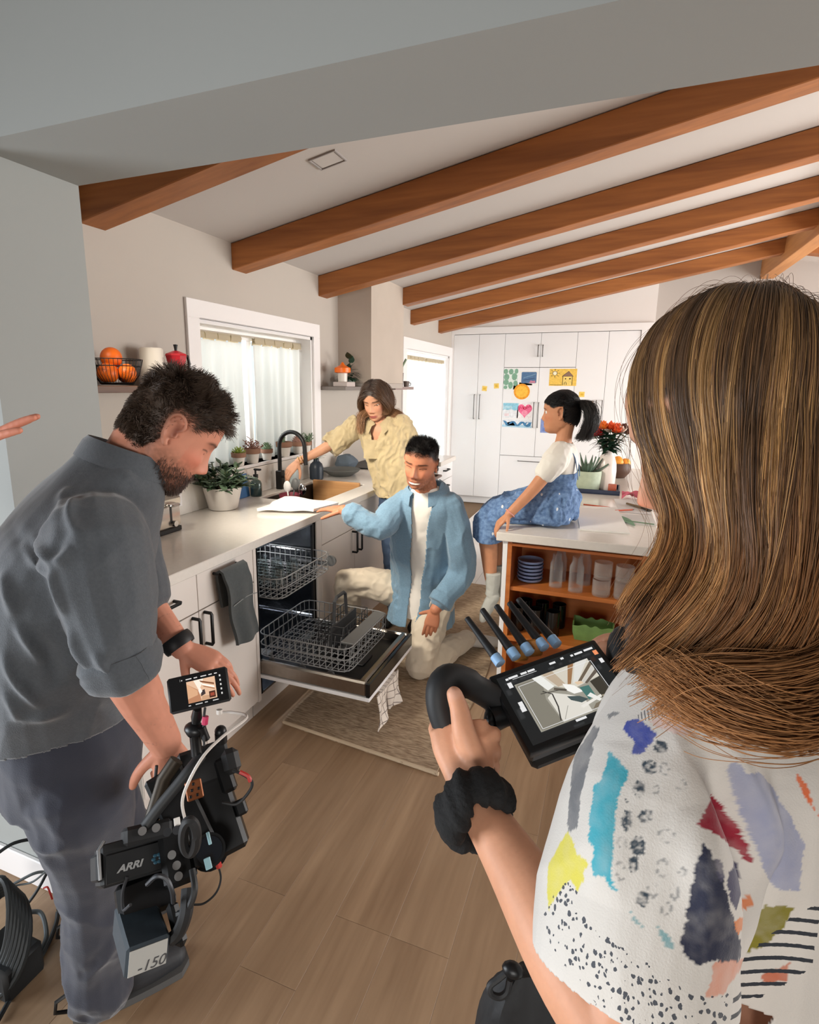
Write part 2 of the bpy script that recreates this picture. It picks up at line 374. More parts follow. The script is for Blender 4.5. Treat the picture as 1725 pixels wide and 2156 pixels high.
def curtain(x, y0, y1, z0, z1, folds, label, seed, tabs, group):
    rn = random.Random(seed); e = thing('curtain', (x, (y0+y1)/2, z1), label, 'curtain', group)
    nu, nv = 10*folds+1, 26; ph = rn.uniform(0, 6); P = []
    for i in range(nv):
        v = i/(nv-1); row = []
        for j in range(nu):
            u = j/(nu-1); amp = .008+.014*v
            row.append((x+amp*math.sin(2*math.pi*folds*u+ph+.8*math.sin(3*u+seed))+.006*math.sin(7*u*math.pi+v*3), y0+(y1-y0)*(u+.012*math.sin(9*u+seed)*v), z1-.05-(z1-.05-z0)*v))
        P.append(row)
    MBs = MB(); MBs.sheet(P, .0012); MBs.build('drape', m_curt, e, True, 60)
    for k in range(tabs):
        yc = y0+(y1-y0)*(k+.5)/tabs; w2 = (y1-y0)/tabs*.43; b = MB()
        P = [[(x+.012*math.cos(a)+rn.uniform(-.001, .001), yc-w2+2*w2*q/4+(.006*rn.uniform(-1, 1)), z1-.045+.042*a2) for q in range(5)] for a, a2 in ((0, 0), (.2, .5), (.6, .85), (1.6, 1.), (2.6, .85), (3.1, .4), (3.14, -.2))]
        b.sheet(P, .002); b.build('tab', m_tab, e, True, 60)
    return e
def rod(x, y0, y1, z, label):
    b = MB(); b.tube([(x, y0, z), (x, y1, z)], .006, 10); tag(b.build('curtain_rod', m_rod), label, 'rod')
rod(XW-.084, 2.587, 3.794, 1.895, 'thin pale curtain rod across the top of the window over the sink')
curtain(XW-.084, 2.595, 3.06, 1.11, 1.90, 4, 'sheer white tab-top curtain nearer the toaster end of the sink window', 3, 4, 'tab-top curtains')
curtain(XW-.084, 3.19, 3.785, 1.11, 1.90, 6, 'sheer white tab-top curtain nearer the hood end of the sink window', 5, 5, 'tab-top curtains')
rod(XW-.06, 5.885, 7.51, 1.93, 'thin pale curtain rod across the tall window beside the white cupboards')
curtain(XW-.06, 5.9, 6.68, .1, 1.935, 6, 'sheer white full-length curtain at the hood side of the tall window', 8, 6, 'tab-top curtains')
curtain(XW-.06, 6.74, 7.5, .1, 1.935, 6, 'sheer white full-length curtain beside the white tall cupboards', 9, 6, 'tab-top curtains')
# ---------------------------------------------------------------- counter run along the left wall
m_cab = mat('cabinet_white', (226, 219, 213), .5)
m_cabwhite = mat('tall_cabinet_white', (236, 236, 237), .42)
m_gap = mat('cabinet_gap_dark', (92, 84, 78), .8)
m_black = mat('matte_black_metal', (26, 26, 27), .42, .3)
m_blackp = mat('black_plastic', (20, 20, 21), .45)
m_quartz = mat('white_quartz', (226, 221, 214), .16, var=(60, .025), spec=.5)
m_steel = mat('stainless_steel', (150, 143, 136), .28, 1., var=(40, .06), stretch=(1, 6, 1))
m_tub = mat('tub_steel', (128, 132, 138), .2, 1., var=(14, .15), bump=(16, .3, .01))
m_chrome = mat('chrome', (200, 200, 200), .12, 1.)
m_wire = mat('grey_nylon_wire', (132, 132, 132), .45)
m_greyplastic = mat('grey_plastic', (92, 92, 92), .5)
m_darkp = mat('dark_grey_plastic', (48, 48, 50), .5)
def bar_handle(p0, p1, out, parent, m=None, w=.011, name='handle'):
    p0 = Vector(p0); p1 = Vector(p1); out = Vector(out); d = (p1-p0).normalized(); s = d.cross(out).normalized(); b = MB()
    q = [p0, p0+out*.9, p0+out+d*.006, p1+out-d*.006, p1+out*.9, p1]
    b.tube(q, w*.62, 8, up=s); return b.build(name, m or m_black, parent)
FX = -1.472   # cabinet face plane
def front(name, y0, y1, z0, z1, parent, x=FX, m=None, th=.02):
    b = MB(); b.box((x-th, y0+.0015, z0+.0015), (x, y1-.0015, z1-.0015), .0015); return b.build(name, m or m_cab, parent, False)
# left base cabinet
e = thing('base_cabinet', (-1.79, 1.72, 0), 'white two-door base cabinet with two drawers beside the open dishwasher', 'cabinet')
b = MB(); b.box((-2.1, 1.345, .11), (FX-.021, 2.088, .872)); b.build('body', m_gap, e, False)
b = MB(); b.box((-2.1, 1.345, .0), (FX-.055, 2.088, .11)); b.build('toe_kick', m_cab, e, False)
b = MB(); b.box((-2.1, 2.068, .105), (FX, 2.09, .872), .001); b.build('side_panel', m_cab, e, False)
b = MB(); b.box((-1.53, 1.3415, .0), (FX-.001, 1.3448, .872)); b.build('side_panel', m_cab, e, False)
d1 = front('drawer', 1.345, 1.69, .716, .87, e); d2 = front('drawer', 1.69, 2.066, .716, .87, e)
r1 = front('door', 1.345, 1.69, .112, .714, e); r2 = front('door', 1.69, 2.066, .112, .714, e)
bar_handle((FX, 1.40, .805), (FX, 1.56, .805), (.036, 0, 0), d1); bar_handle((FX, 1.79, .842), (FX, 1.94, .842), (.034, 0, 0), d2)
bar_handle((FX, 1.652, .57), (FX, 1.652, .70), (.036, 0, 0), r1); bar_handle((FX, 1.722, .565), (FX, 1.722, .70), (.036, 0, 0), r2)
# sink base cabinet and further unit
e = thing('base_cabinet', (-1.79, 3.4, 0), 'white sink base cabinet behind the kneeling man with a black pull handle', 'cabinet')
b = MB(); b.box((-2.1, 2.662, .11), (FX-.021, 4.27, .735)); b.build('body', m_gap, e, False)
b = MB(); b.box((-2.1, 2.662, 0), (FX-.055, 4.27, .11)); b.build('toe_kick', m_cab, e, False)
b = MB(); b.box((-2.1, 2.66, .105), (FX, 2.72, .872), .001); b.build('side_panel', m_cab, e, False)
front('false_drawer', 2.72, 3.66, .716, .87, e); r1 = front('door', 2.72, 3.16, .112, .714, e); r2 = front('door', 3.16, 3.66, .112, .714, e)
bar_handle((FX, 3.125, .567), (FX, 3.125, .70), (.036, 0, 0), r1); bar_handle((FX, 3.195, .567), (FX, 3.195, .70), (.036, 0, 0), r2)
d1 = front('drawer', 3.66, 4.27, .716, .87, e); bar_handle((FX, 3.88, .80), (FX, 4.04, .80), (.034, 0, 0), d1); front('door', 3.66, 4.27, .112, .714, e)
# worktop with sink cut-out
e = thing('worktop', (-1.79, 2.8, .873), 'long white quartz worktop under the sink window', 'worktop')
SX0, SX1, SY0, SY1 = -2.0, -1.60, 2.90, 3.60
b = MB(); z0, z1 = .873, .915
b.box((-2.119, 1.342, z0), (-1.458, SY0, z1), .003); b.box((-2.119, SY1, z0), (-1.458, 4.28, z1), .003); b.box((-2.119, SY0-.002, z0), (SX0, SY1+.002, z1), .002); b.box((SX1, SY0-.002, z0), (-1.458, SY1+.002, z1), .002)
b.build('counter_slab', m_quartz, e, False)
b = MB(); b.box((-2.119, 1.342, .9155), (-2.10, 4.28, 1.083), .002); b.build('backsplash', m_quartz, e, False)
# sink
e = thing('sink', (-1.8, 3.25, .74), 'black undermount sink sunk in the white worktop', 'sink')
m_sink = mat('black_granite_sink', (38, 38, 40), .45, var=(80, .2))
b = MB(); sx0, sx1, sy0, sy1 = SX0+.001, SX1-.001, SY0+.001, SY1-.001
for lo, hi in (((sx0, sy0, .74), (sx1, sy1, .752)), ((sx0, sy0, .752), (sx0+.012, sy1, .9)), ((sx1-.012, sy0, .752), (sx1, sy1, .9)), ((sx0+.012, sy0, .752), (sx1-.012, sy0+.012, .9)), ((sx0+.012, sy1-.012, .752), (sx1-.012, sy1, .9))): b.box(lo, hi)
b.build('basin', m_sink, e, False)
b = MB(); b.lathe([(0, .7525), (.04, .7525), (.045, .756), (.03, .754), (0, .7535)], (-1.8, 3.2, 0), 20); b.build('drain', m_chrome, e)
b = MB(); b.box((SX0+.016, 3.545, .765), (SX1-.016, 3.57, .932), .004); tag(b.build('cutting_board', m_board, None, False), 'upright pale wooden board standing at the far end of the sink', 'board')
# faucet
e = thing('faucet', (-2.045, 3.215, .915), 'matte black gooseneck faucet behind the sink', 'faucet')
b = MB(); b.box((-2.068, 3.192, .9155), (-2.022, 3.238, 1.04), .004); b.build('base', m_black, e, False)
pts = [(-2.045, 3.215, 1.04), (-2.045, 3.215, 1.20)]+[(-1.945-.1*math.cos(a), 3.215-.015*(1-math.cos(a))/2, 1.20+.1*math.sin(a)) for a in np.linspace(.2, 3.0, 14)]+[(-1.84, 3.198, 1.12), (-1.835, 3.196, 1.09)]
b = MB(); b.tube(pts, .0135, 12); b.build('spout', m_black, e)
b = MB(); b.tube([(-2.022, 3.205, 1.0), (-1.975, 3.18, 1.005), (-1.93, 3.15, 1.012)], [.007, .006, .005], 8); b.build('lever', m_black, e)
# dishwasher
e = thing('dishwasher', (-1.78, 2.375, 0), 'built-in dishwasher with its door dropped open and racks pulled out', 'dishwasher')
DY0, DY1 = 2.094, 2.657
b = MB(); tx0, tx1 = -2.09, -1.478
for lo, hi in (((tx0, DY0, .13), (tx0+.01, DY1, .868)), ((tx0, DY0, .13), (tx1, DY0+.012, .868)), ((tx0, DY1-.012, .13), (tx1, DY1, .868)), ((tx0, DY0, .858), (tx1, DY1, .868)), ((tx0, DY0, .13), (tx1, DY1, .14))): b.box(lo, hi)
b.build('tub', m_tub, e, False)
b = MB(); b.box((-2.09, DY0, 0), (FX-.055, DY1, .128)); b.build('toe_kick', m_cab, e, False)
for zz in (.32, .60, .70):
    for yy in (DY1-.016, DY0+.016): b = MB(); b.tube([(tx0+.015, yy, zz), (tx1-.01, yy, zz)], .008, 8); b.build('rail', m_chrome, e)
for ya, yb in ((DY1-.03, DY1), (DY0, DY0+.014)): b = MB(); b.box((tx1-.012, ya, .14), (tx1, yb, .866)); b.build('gasket', m_blackp, e, False)
b = MB(); b.tube([(-1.80, 2.375, .14), (-1.80, 2.375, .185)], .03, 12); b.box((-2.0, 2.35, .185), (-1.6, 2.40, .2), .006); b.build('spray_arm', m_greyplastic, e, False)
# door (level, opened)
al = area_light('dishwasher_lamp', (-1.86, 2.375, .853), (-1.80, 2.375, 0), .3, .04, 3.0, (.95, .97, 1)); b = MB(); b.box((-2.01, 2.35, .855), (-1.71, 2.40, .8575)); b.build('lamp_strip', mat('led_strip', (240, 240, 240), .4, emit=(240, 246, 255), estr=4), e, False)
dr = bpy.data.objects.new('door', None); COL.objects.link(dr); dr.parent = e; dr.location = (.3, 0, .25)
b = MB(); b.box((-1.488, 2.088, .222), (-.905, 2.662, .240), .002); b.build('door_panel', m_cabwhite, dr, False)
b = MB(); dz = .2405
b.box((-1.482, 2.092, dz), (-.922, 2.118, .312), .008); b.box((-1.482, 2.632, dz), (-.922, 2.658, .312), .008); b.box((-.965, 2.1, dz), (-.93, 2.65, .312), .008); b.box((-1.482, 2.1, dz), (-.93, 2.65, .262))
b.build('inner_pan', m_steel, dr, False)
b = MB(); b.box((-1.47, 2.13, .2625), (-.975, 2.62, .268), .002); b.build('pan_floor', mat('dark_pan_floor', (58, 58, 60), .32, .8), dr, False)
b = MB(); b.box((-.925, 2.09, .2405), (-.904, 2.66, .31), .004); b.build('control_edge', mat('gloss_black', (16, 16, 18), .15), dr, False)
b = MB(); b.box((-1.12, 2.30, .268), (-1.03, 2.42, .276), .003); b.build('detergent_cup', m_darkp, dr, False)
# racks
def rack(name, x0, x1, y0, y1, z0, z1, nx, ny, tines, tine_h, par):
    r = bpy.data.objects.new(name, None); COL.objects.link(r); r.parent = par; r.location = (0, 0, 0)
    wr = .0022; b = MB(); rc = .05
    def loop(z, k=0):
        pts = []
        for cx_, cy_, a0 in ((x1-rc, y1-rc, 0), (x0+rc, y1-rc, 90), (x0+rc, y0+rc, 180), (x1-rc, y0+rc, 270)):
            for a in (0, 30, 60, 90): t = math.radians(a0+a); pts.append((cx_+(rc+k)*math.cos(t), cy_+(rc+k)*math.sin(t), z))
        return pts
    for z in (z0, z0+(z1-z0)*.5, z1): b.tube(loop(z), wr*1.25, 6, closed=True)
    for i in range(nx+1):
        x = x0+.02+(x1-x0-.04)*i/nx
        b.tube([(x, y0, z1), (x, y0+.004, z0), (x, y1-.004, z0), (x, y1, z1)], wr, 5)
    for j in range(ny+1):
        y = y0+.02+(y1-y0-.04)*j/ny
        b.tube([(x0, y, z1), (x0+.004, y, z0), (x1-.004, y, z0), (x1, y, z1)], wr, 5)
    b.build('wires', m_wire, r)['kind'] = 'stuff'
    b = MB()
    for i in range(nx):
        x = x0+.03+(x1-x0-.06)*i/(nx-1)
        for (yy, lean) in tines:
            b.tube([(x, yy, z0), (x+.004, yy+lean, z0+tine_h)], wr*.9, 5)
    b.build('tines', m_wire, r)['kind'] = 'stuff'
    return r
lr = rack('lower_rack', -1.52, -1.03, 2.135, 2.615, .315, .425, 14, 10, ((2.22, .01), (2.31, .01), (2.40, .01)), .075, e)
for xx in (-1.44, -1.27, -1.12):
    for yy in (2.135, 2.615):
        b = MB(); b.tube([(xx, yy-.006, .292), (xx, yy+.006, .292)], .019, 14); b.tube([(xx, yy, .292), (xx, yy, .33)], .004, 6); b.build('wheel', m_greyplastic, lr)
b = MB(); b.box((-1.10, 2.2, .418), (-1.03, 2.6, .43), .003); b.build('rack_handle', m_greyplastic, lr, False)
# cutlery basket with loop handle
b = MB(); bx0, bx1, by0, by1 = -1.27, -1.13, 2.30, 2.58
for y in np.linspace(by0, by1, 9):
    b.tube([(bx0, y, .33), (bx0, y, .45)], .002, 5); b.tube([(bx1, y, .33), (bx1, y, .45)], .002, 5)
for z in (.33, .37, .41, .45): b.tube([(bx0, by0, z), (bx1, by0, z), (bx1, by1, z), (bx0, by1, z)], .0025, 5, closed=True)
b.box((bx0, by0, .322), (bx1, by1, .328)); b.tube([(-1.2, 2.33, .45), (-1.2, 2.34, .56), (-1.2, 2.36, .575), (-1.2, 2.44, .575), (-1.2, 2.46, .56), (-1.2, 2.47, .45)], .009, 8)
b.box((-1.205, by0, .33), (-1.195, by1, .44)); b.build('cutlery_basket', m_darkp, lr, False)
ur = rack('upper_rack', -1.84, -1.37, 2.125, 2.63, .62, .715, 13, 11, ((2.22, .01), (2.33, .01), (2.5, .01)), .06, e)
b = MB(); b.tube([(-1.40, 2.645, .64), (-1.62, 2.645, .64)], .013, 8); b.build('slide_rail', m_greyplastic, ur)
b = MB(); b.tube([(-1.375, 2.638, .66), (-1.375, 2.652, .66)], .03, 16); b.build('wheel', m_greyplastic, ur)
m_tumbler = thin_glass('clear_glass', (236, 240, 240), .5)
for k in range(6):   # upturned tumblers in the upper rack
    q = MB(); cx_, cy_ = -1.46-.09*(k//2), 2.25+.13*(k % 2)
    q.lathe([(.0, .73), (.028, .73), (.034, .64), (.031, .64), (.025, .724), (0, .724)], (cx_, cy_, 0), 14)
    lab = ['nearest the front on the window-door side', 'nearest the front on the far side', 'in the second row on the near side', 'in the second row on the far side', 'deepest in the tub on the near side', 'deepest in the tub on the far side'][k]
    tag(q.build('tumbler', m_tumbler), 'upturned clear tumbler in the upper dishwasher rack, '+lab, 'glass', 'tumblers in the upper rack')
# towels
def hanging(name, label, x, y0, y1, z_top, z_bot, m, th, seed, skew=0, stripe=None, cat='towel', front_n=14):
    rn = random.Random(seed); P = []; nv = 22
    prof = [(x-.012, z_top-.16), (x-.012, z_top-.02), (x-.008, z_top), (x+.006, z_top+.008), (x+.02, z_top), (x+.026, z_top-.03)]+[(x+.03+.006*math.sin(k*.7), z_top-.03-(z_top-.03-z_bot)*k/12) for k in range(1, 13)]
    for (px, pz) in prof:
        f = max(0, (z_top-pz)/(z_top-z_bot)); row = []
        for j in range(front_n):
            u = j/(front_n-1); row.append((px+.004*math.sin(u*9+seed)*f*2, y0+(y1-y0)*u+skew*f, pz-(.012*math.sin(u*3.1)*f)))
        P.append(row)
    b = MB(); b.sheet(P, th); return b
m_char = mat('charcoal_towel', (72, 78, 80), .95, var=(90, .1), bump=(260, .5, .002), sheen=.3)
b = hanging('towel', '', FX+.03, 1.785, 1.945, .848, .515, m_char, .012, 3, .052)
e = thing('hand_towel', (-1.43, 1.86, .52), 'folded charcoal towel hanging over a drawer handle', 'towel'); b.build('cloth', m_char, e, True, 60)
b = MB(); b.sheet([[(FX+.0685+.0015*math.sin(u*5), 1.80+.168*u+.024, .695+dz+.012*math.sin(u*3)) for u in np.linspace(0, 1, 10)] for dz in (0, .004)], .001); b.build('stripe', mat('towel_stripe', (138, 142, 142), .9), e)
def check(nt, N, L, b):
    tc = N.new('ShaderNodeTexCoord'); sp = N.new('ShaderNodeSeparateXYZ'); L.new(tc.outputs['Object'], sp.inputs[0]); outs = []
    for ax in (1, 2):
        w_ = N.new('ShaderNodeMath'); w_.operation = 'MULTIPLY'; w_.inputs[1].default_value = 28; L.new(sp.outputs[ax], w_.inputs[0])
        f = N.new('ShaderNodeMath'); f.operation = 'FRACT'; L.new(w_.outputs[0], f.inputs[0]); g = N.new('ShaderNodeMath'); g.operation = 'LESS_THAN'; g.inputs[1].default_value = .1; L.new(f.outputs[0], g.inputs[0]); outs.append(g)
    m_ = N.new('ShaderNodeMath'); m_.operation = 'MAXIMUM'; L.new(outs[0].outputs[0], m_.inputs[0]); L.new(outs[1].outputs[0], m_.inputs[1])
    mx = N.new('ShaderNodeMix'); mx.data_type = 'RGBA'; L.new(m_.outputs[0], mx.inputs[0]); mx.inputs[6].default_value = rgb(222, 212, 202); mx.inputs[7].default_value = rgb(120, 108, 102); L.new(mx.outputs[2], b.inputs['Base Color']); b.inputs['Roughness'].default_value = .9
m_check = node_mat('checked_tea_towel', check)
P = []
for i in range(16):
    v = i/15; row = []
    for j in range(22):
        u = j/21; row.append((-.897+.03*v*math.sin(u*7+1)+.015*math.sin(u*16+v*4)*v, 2.16+.27*u+.03*v*math.sin(4*u)-.02*v, .218-.152*v-.015*math.sin(u*8+2)*v))
    P.append(row)
b = MB(); b.sheet(P, .004); b.box((-.94, 2.2, .212), (-.89, 2.4, .2205))
tag(b.build('tea_towel', m_check, None, True, 60), 'pale checked tea towel hanging from the open dishwasher door', 'towel')
# folded white cloth on the counter
m_linen = mat('white_linen', (238, 232, 226), .9, bump=(160, .3, .002), sheen=.2)
P = [[(-1.77+.30*u+.03*v, 2.54+.24*v+.09*u, .917+.014+.008*math.sin(u*2.6+v)+(.02*v*(1-u) if v > .5 else 0)+.004*math.sin(9*u)) for u in np.linspace(0, 1, 18)] for v in np.linspace(0, 1, 12)]
b = MB(); b.sheet(P, .016); tag(b.build('folded_cloth', m_linen, None, True, 60), 'folded white cloth on the worktop under the kneeling man\'s hand', 'cloth')

# ---------------------------------------------------------------- items on the counter
def pot_white(name, prof, c, m): 
    b = MB(); b.lathe(prof, c, 28); return b
m_pot = mat('white_glazed_pot', (206, 200, 194), .5); m_soil = mat('potting_soil', (66, 48, 38), .95, bump=(70, .8, .01))
m_leafd = mat('dark_succulent_leaf', (78, 98, 76), .38, var=(30, .25)); m_leafg = mat('sage_leaf', (104, 126, 96), .5, var=(30, .2)); m_leafl = mat('lime_leaf', (158, 176, 84), .5, var=(30, .15)); m_leafr = mat('reddish_leaf', (150, 110, 96), .5, var=(30, .2)); m_stem = mat('green_stem', (86, 92, 56), .6)
m_aloe = mat('aloe_leaf', (88, 108, 92), .4, var=(14, .2)); m_leafdd = mat('bottle_green_leaf', (34, 58, 44), .35, var=(20, .25))
def leaf(b, p, d, L_, W_, th, up=(0, 0, 1), bend=0., n=5):
    d = Vector(d).normalized(); s, u, _ = frame_from(d, up); p = Vector(p); row = []
    for i in range(n+1):
        t = i/n; w_ = W_*math.sin(math.pi*min(1, .12+.88*t)**.8)*.5 if i < n else W_*.05
        c = p+d*L_*t+u*bend*L_*t*t; row.append([c-s*w_+u*th*.2, c+u*th*.5, c+s*w_+u*th*.2, c-u*th*.5])
    V = [[b.bm.verts.new(q) for q in r] for r in row]; fs = []
    for A, B in zip(V, V[1:]):
        for k in range(4): b.bm.faces.new((A[k], A[(k+1) % 4], B[(k+1) % 4], B[k]))
    b.bm.faces.new(list(reversed(V[0]))); b.bm.faces.new(V[-1])
    for r in V:
        for v in r:
            for f in v.link_faces: f.material_index = b.mi
e = thing('potted_plant', (-2.0, 2.55, .915), 'bushy dark jade plant in a tapered white pot beside the sink window', 'plant')
b = MB(); b.lathe([(0, .916), (.072, .916), (.079, .921), (.104, 1.03), (.106, 1.044), (.098, 1.044), (.094, 1.03), (0, 1.026)], (-2.0, 2.55, 0), 32); b.build('pot', m_pot, e)
b = MB(); b.lathe([(0, 1.034), (.06, 1.036), (.0945, 1.031), (0, 1.0265)], (-2.0, 2.55, 0), 24); b.build('soil', m_soil, e)
rn = random.Random(4); st = MB(); lv = []
for k in range(34):
    a = rn.uniform(0, 6.28); el = rn.uniform(.15, 1.45); L_ = rn.uniform(.09, .165); d = Vector((math.cos(a)*math.cos(el), math.sin(a)*math.cos(el), math.sin(el)*.9)); p0 = Vector((-2.0+.04*math.cos(a), 2.55+.04*math.sin(a), 1.03)); p1 = p0+d*L_
    if p1.x < -2.09: p1.x = -2.09
    st.tube([p0, (p0+p1)/2+Vector((0, 0, .012)), p1], .0035, 5)
    for q in range(8):
        t = .35+.65*q/7; c = p0.lerp(p1, t); a2 = rn.uniform(0, 6.28); dd = (d*.5+Vector((math.cos(a2), math.sin(a2), rn.uniform(-.3, .8)))).normalized(); lv.append((c, dd, rn.uniform(.040, .055), rn.uniform(.027, .036)))
st.build('stems', m_stem, e)
b = MB()
for (c, dd, L_, W_) in lv: leaf(b, c, dd, L_, W_, .006, bend=-.15)
o = b.build('leaves', m_leafd, e); o['kind'] = 'stuff'
# blue board behind the soap
b = MB(); T = Matrix.Translation((-2.085, 2.86, .9155)) @ Matrix.Rotation(math.radians(-7), 4, 'Y')
b.box((-.008, -.055, 0), (.008, .055, .145), .003, T); tag(b.build('blue_board', mat('blue_enamel', (62, 108, 160), .5), None, False), 'blue upright board leaning against the backsplash behind the soap bottle', 'board')
e = thing('soap_bottle', (-2.045, 2.935, .9155), 'clear glass soap bottle with a black pump beside the sink', 'bottle')
b = MB(); b.lathe([(0, 0), (.033, 0), (.036, .004), (.036, .08), (.03, .096), (.014, .106), (.013, .115), (.010, .115), (.011, .104), (.028, .092), (.033, .08), (.033, .006), (0, .006)], (-2.045, 2.935, .916), 24); b.build('glass', thin_glass('soap_glass', (196, 208, 208), .5), e)
b = MB(); b.lathe([(0, 0), (.0325, 0), (.0325, .045), (0, .045)], (-2.045, 2.935, .922), 20); b.build('liquid', mat('grey_soap', (128, 138, 140), .3), e)
b = MB(); b.lathe([(0, 0), (.016, 0), (.016, .022), (.006, .024), (.006, .05), (0, .05)], (-2.045, 2.935, 1.031), 16); b.box((-2.055, 2.925, 1.078), (-2.005, 2.945, 1.09), .004); b.build('pump', m_blackp, e, False)
# toaster
e = thing('toaster', (-1.95, 1.98, .9155), 'chrome four-slice toaster on the worktop behind the camera operator', 'toaster')
m_toast = mat('brushed_toaster_steel', (178, 172, 164), .22, 1.)
TX0, TX1, TY0, TY1 = -2.07, -1.885, 1.79, 2.085
b = MB(); b.prism([(TX1, .94), (TX1, 1.07), (TX1-.012, 1.09), (TX0+.012, 1.09), (TX0, 1.07), (TX0, .94)], TY0, TY1, lambda a, c, d: (a, d, c)); bmesh.ops.bevel(b.bm, geom=b.bm.edges[:], offset=.006, segments=2, affect='EDGES'); b.build('body', m_toast, e)
b = MB(); b.box((TX0+.004, TY0+.004, .9165), (TX1+.004, TY1-.002, .9395), .003); b.build('base', m_blackp, e, False)
b = MB()
for yy in (1.83, 1.91, 1.985, 2.04): b.box((TX0+.03, yy, 1.0895), (TX1-.03, yy+.022, 1.0915))
b.build('slots', m_blackp, e, False)
b = MB(); b.prism([(TX1-.006, 1.045), (TX1+.01, 1.05), (TX1+.012, 1.078), (TX1-.004, 1.094)], TY0+.01, TY1-.01, lambda a, c, d: (a, d, c)); b.build('front_cap', m_toast, e, False)
for yy in (1.87, 2.02):
    b = MB(); b.box((TX1-.001, yy-.006, .965), (TX1+.0015, yy+.006, 1.045)); b.build('lever_slot', m_blackp, e, False)
    b = MB(); b.lathe([(0, -.008), (.022, -.006), (.026, 0), (.022, .006), (0, .008)], (TX1+.02, yy, 1.05), 16, sq=1.3); b.build('lever', m_chrome, e)
    b = MB(); b.tube([(TX1-.002, yy+.012, .958), (TX1+.018, yy+.012, .958)], .014, 14); b.build('knob', m_chrome, e)
# white boards leaning behind the toaster
for k, (y0, y1, h, x, lab) in enumerate(((1.70, 1.93, .24, -2.065, 'large white serving board leaning on the wall behind the toaster'), (1.95, 2.05, .2, -2.055, 'narrow white tile board leaning beside the large one behind the toaster'))):
    b = MB(); T = Matrix.Translation((x, 0, .9165)) @ Matrix.Rotation(math.radians(-8), 4, 'Y'); b.box((-.006, y0, 0), (.006, y1, h), .004, T); tag(b.build('serving_board', m_white, None, False), lab, 'board')
# wall outlet
e = thing('wall_outlet', (-2.099, 2.30, 1.0), 'white wall socket on the backsplash between toaster and plant', 'socket')
b = MB(); b.box((-2.0995, 2.265, .965), (-2.095, 2.335, 1.055), .002); b.build('plate', m_white, e, False)
for zz in (.99, 1.03):
    b = MB(); b.box((-2.095, 2.285, zz-.014), (-2.093, 2.315, zz+.014), .002); b.build('socket', m_cabwhite, e, False)
# pots on the sill
def succulent(kind, y, m, label, s=1.):
    e = thing('potted_succulent', (-2.143, y, 1.106), label, 'plant', 'small pots along the window sill'); c = (-2.143, y, 0); rn = random.Random(int(y*100))
    if kind != 'tc':
        b = MB(); b.lathe([(0, 1.106), (.03*s, 1.106), (.04*s, 1.106+.062*s), (0, 1.106+.062*s)], c, 20); b.build('pot', mat('chalk_white_pot', (226, 220, 212), .8), e)
        b = MB(); b.lathe([(.0405*s, 1.106+.052*s), (.045*s, 1.106+.054*s), (.046*s, 1.106+.082*s), (.04*s, 1.106+.082*s), (.038*s, 1.106+.07*s), (0, 1.106+.068*s)], c, 20); b.build('rim', mat('bare_terracotta_rim', (150, 112, 92), .85), e)
    z = 1.106+.07*s; b = MB()
    if kind == 'rosette':
        for k in range(26):
            a = k*2.4; el = .2+1.2*k/26; leaf(b, (c[0], c[1], z), (math.cos(a)*math.cos(el), math.sin(a)*math.cos(el), math.sin(el)), .05*s, .02*s, .006)
    elif kind == 'column':
        for q in range(4):
            x_, y_ = c[0]+rn.uniform(-.016, .016), c[1]+rn.uniform(-.018, .018); h = rn.uniform(.03, .075); b.tube([(x_, y_, z-.004), (x_+.004, y_, z+h)], [.009, .008], 8)
            for k in range(9):
                a = k*2.4; leaf(b, (x_, y_, z+h*(k+1)/9), (math.cos(a), math.sin(a), .5), .018, .01, .004)
    elif kind == 'ball':
        b.ball((c[0], c[1], z+.016), .034*s, sz=.85, n=14)
        for k in range(40):
            a = k*2.4; el = 1.4-1.4*k/40; d = Vector((math.cos(a)*math.cos(el), math.sin(a)*math.cos(el), math.sin(el))); leaf(b, Vector((c[0], c[1], z+.016))+d*.028*s, d, .016, .008, .004)
    else:
        for k in range(14):
            a = rn.uniform(0, 6.28); el = rn.uniform(.3, 1.3); d = Vector((math.cos(a)*math.cos(el), math.sin(a)*math.cos(el), math.sin(el))); L_ = rn.uniform(.04, .085); p = Vector((c[0], c[1], z-.004)); b.tube([p, p+d*L_], .0025, 5)
            for q in range(4): a2 = rn.uniform(0, 6.28); leaf(b, p+d*L_*(.5+.17*q), (math.cos(a2), math.sin(a2), .6), .024, .012, .005)
    b.build('leaves', m, e)
succulent('rosette', 2.905, m_leafl, 'lime-green rosette succulent in the sill pot nearest the jade plant', 1.0)
succulent('spray', 3.05, m_leafr, 'reddish branching succulent in a white terracotta-rimmed sill pot', 1.15)
succulent('ball', 3.215, m_leafg, 'round grey-green cactus in a short white sill pot', .9)
succulent('column', 3.43, m_leafg, 'upright columnar succulent on the sill seen through the faucet arch', 1.25)
succulent('ball', 3.62, m_leafr, 'small brownish cactus on the sill behind the woman\'s wrist', 1.05)
succulent('spray', 3.74, m_leafg, 'leafy little succulent in the sill pot nearest the hood', .95)
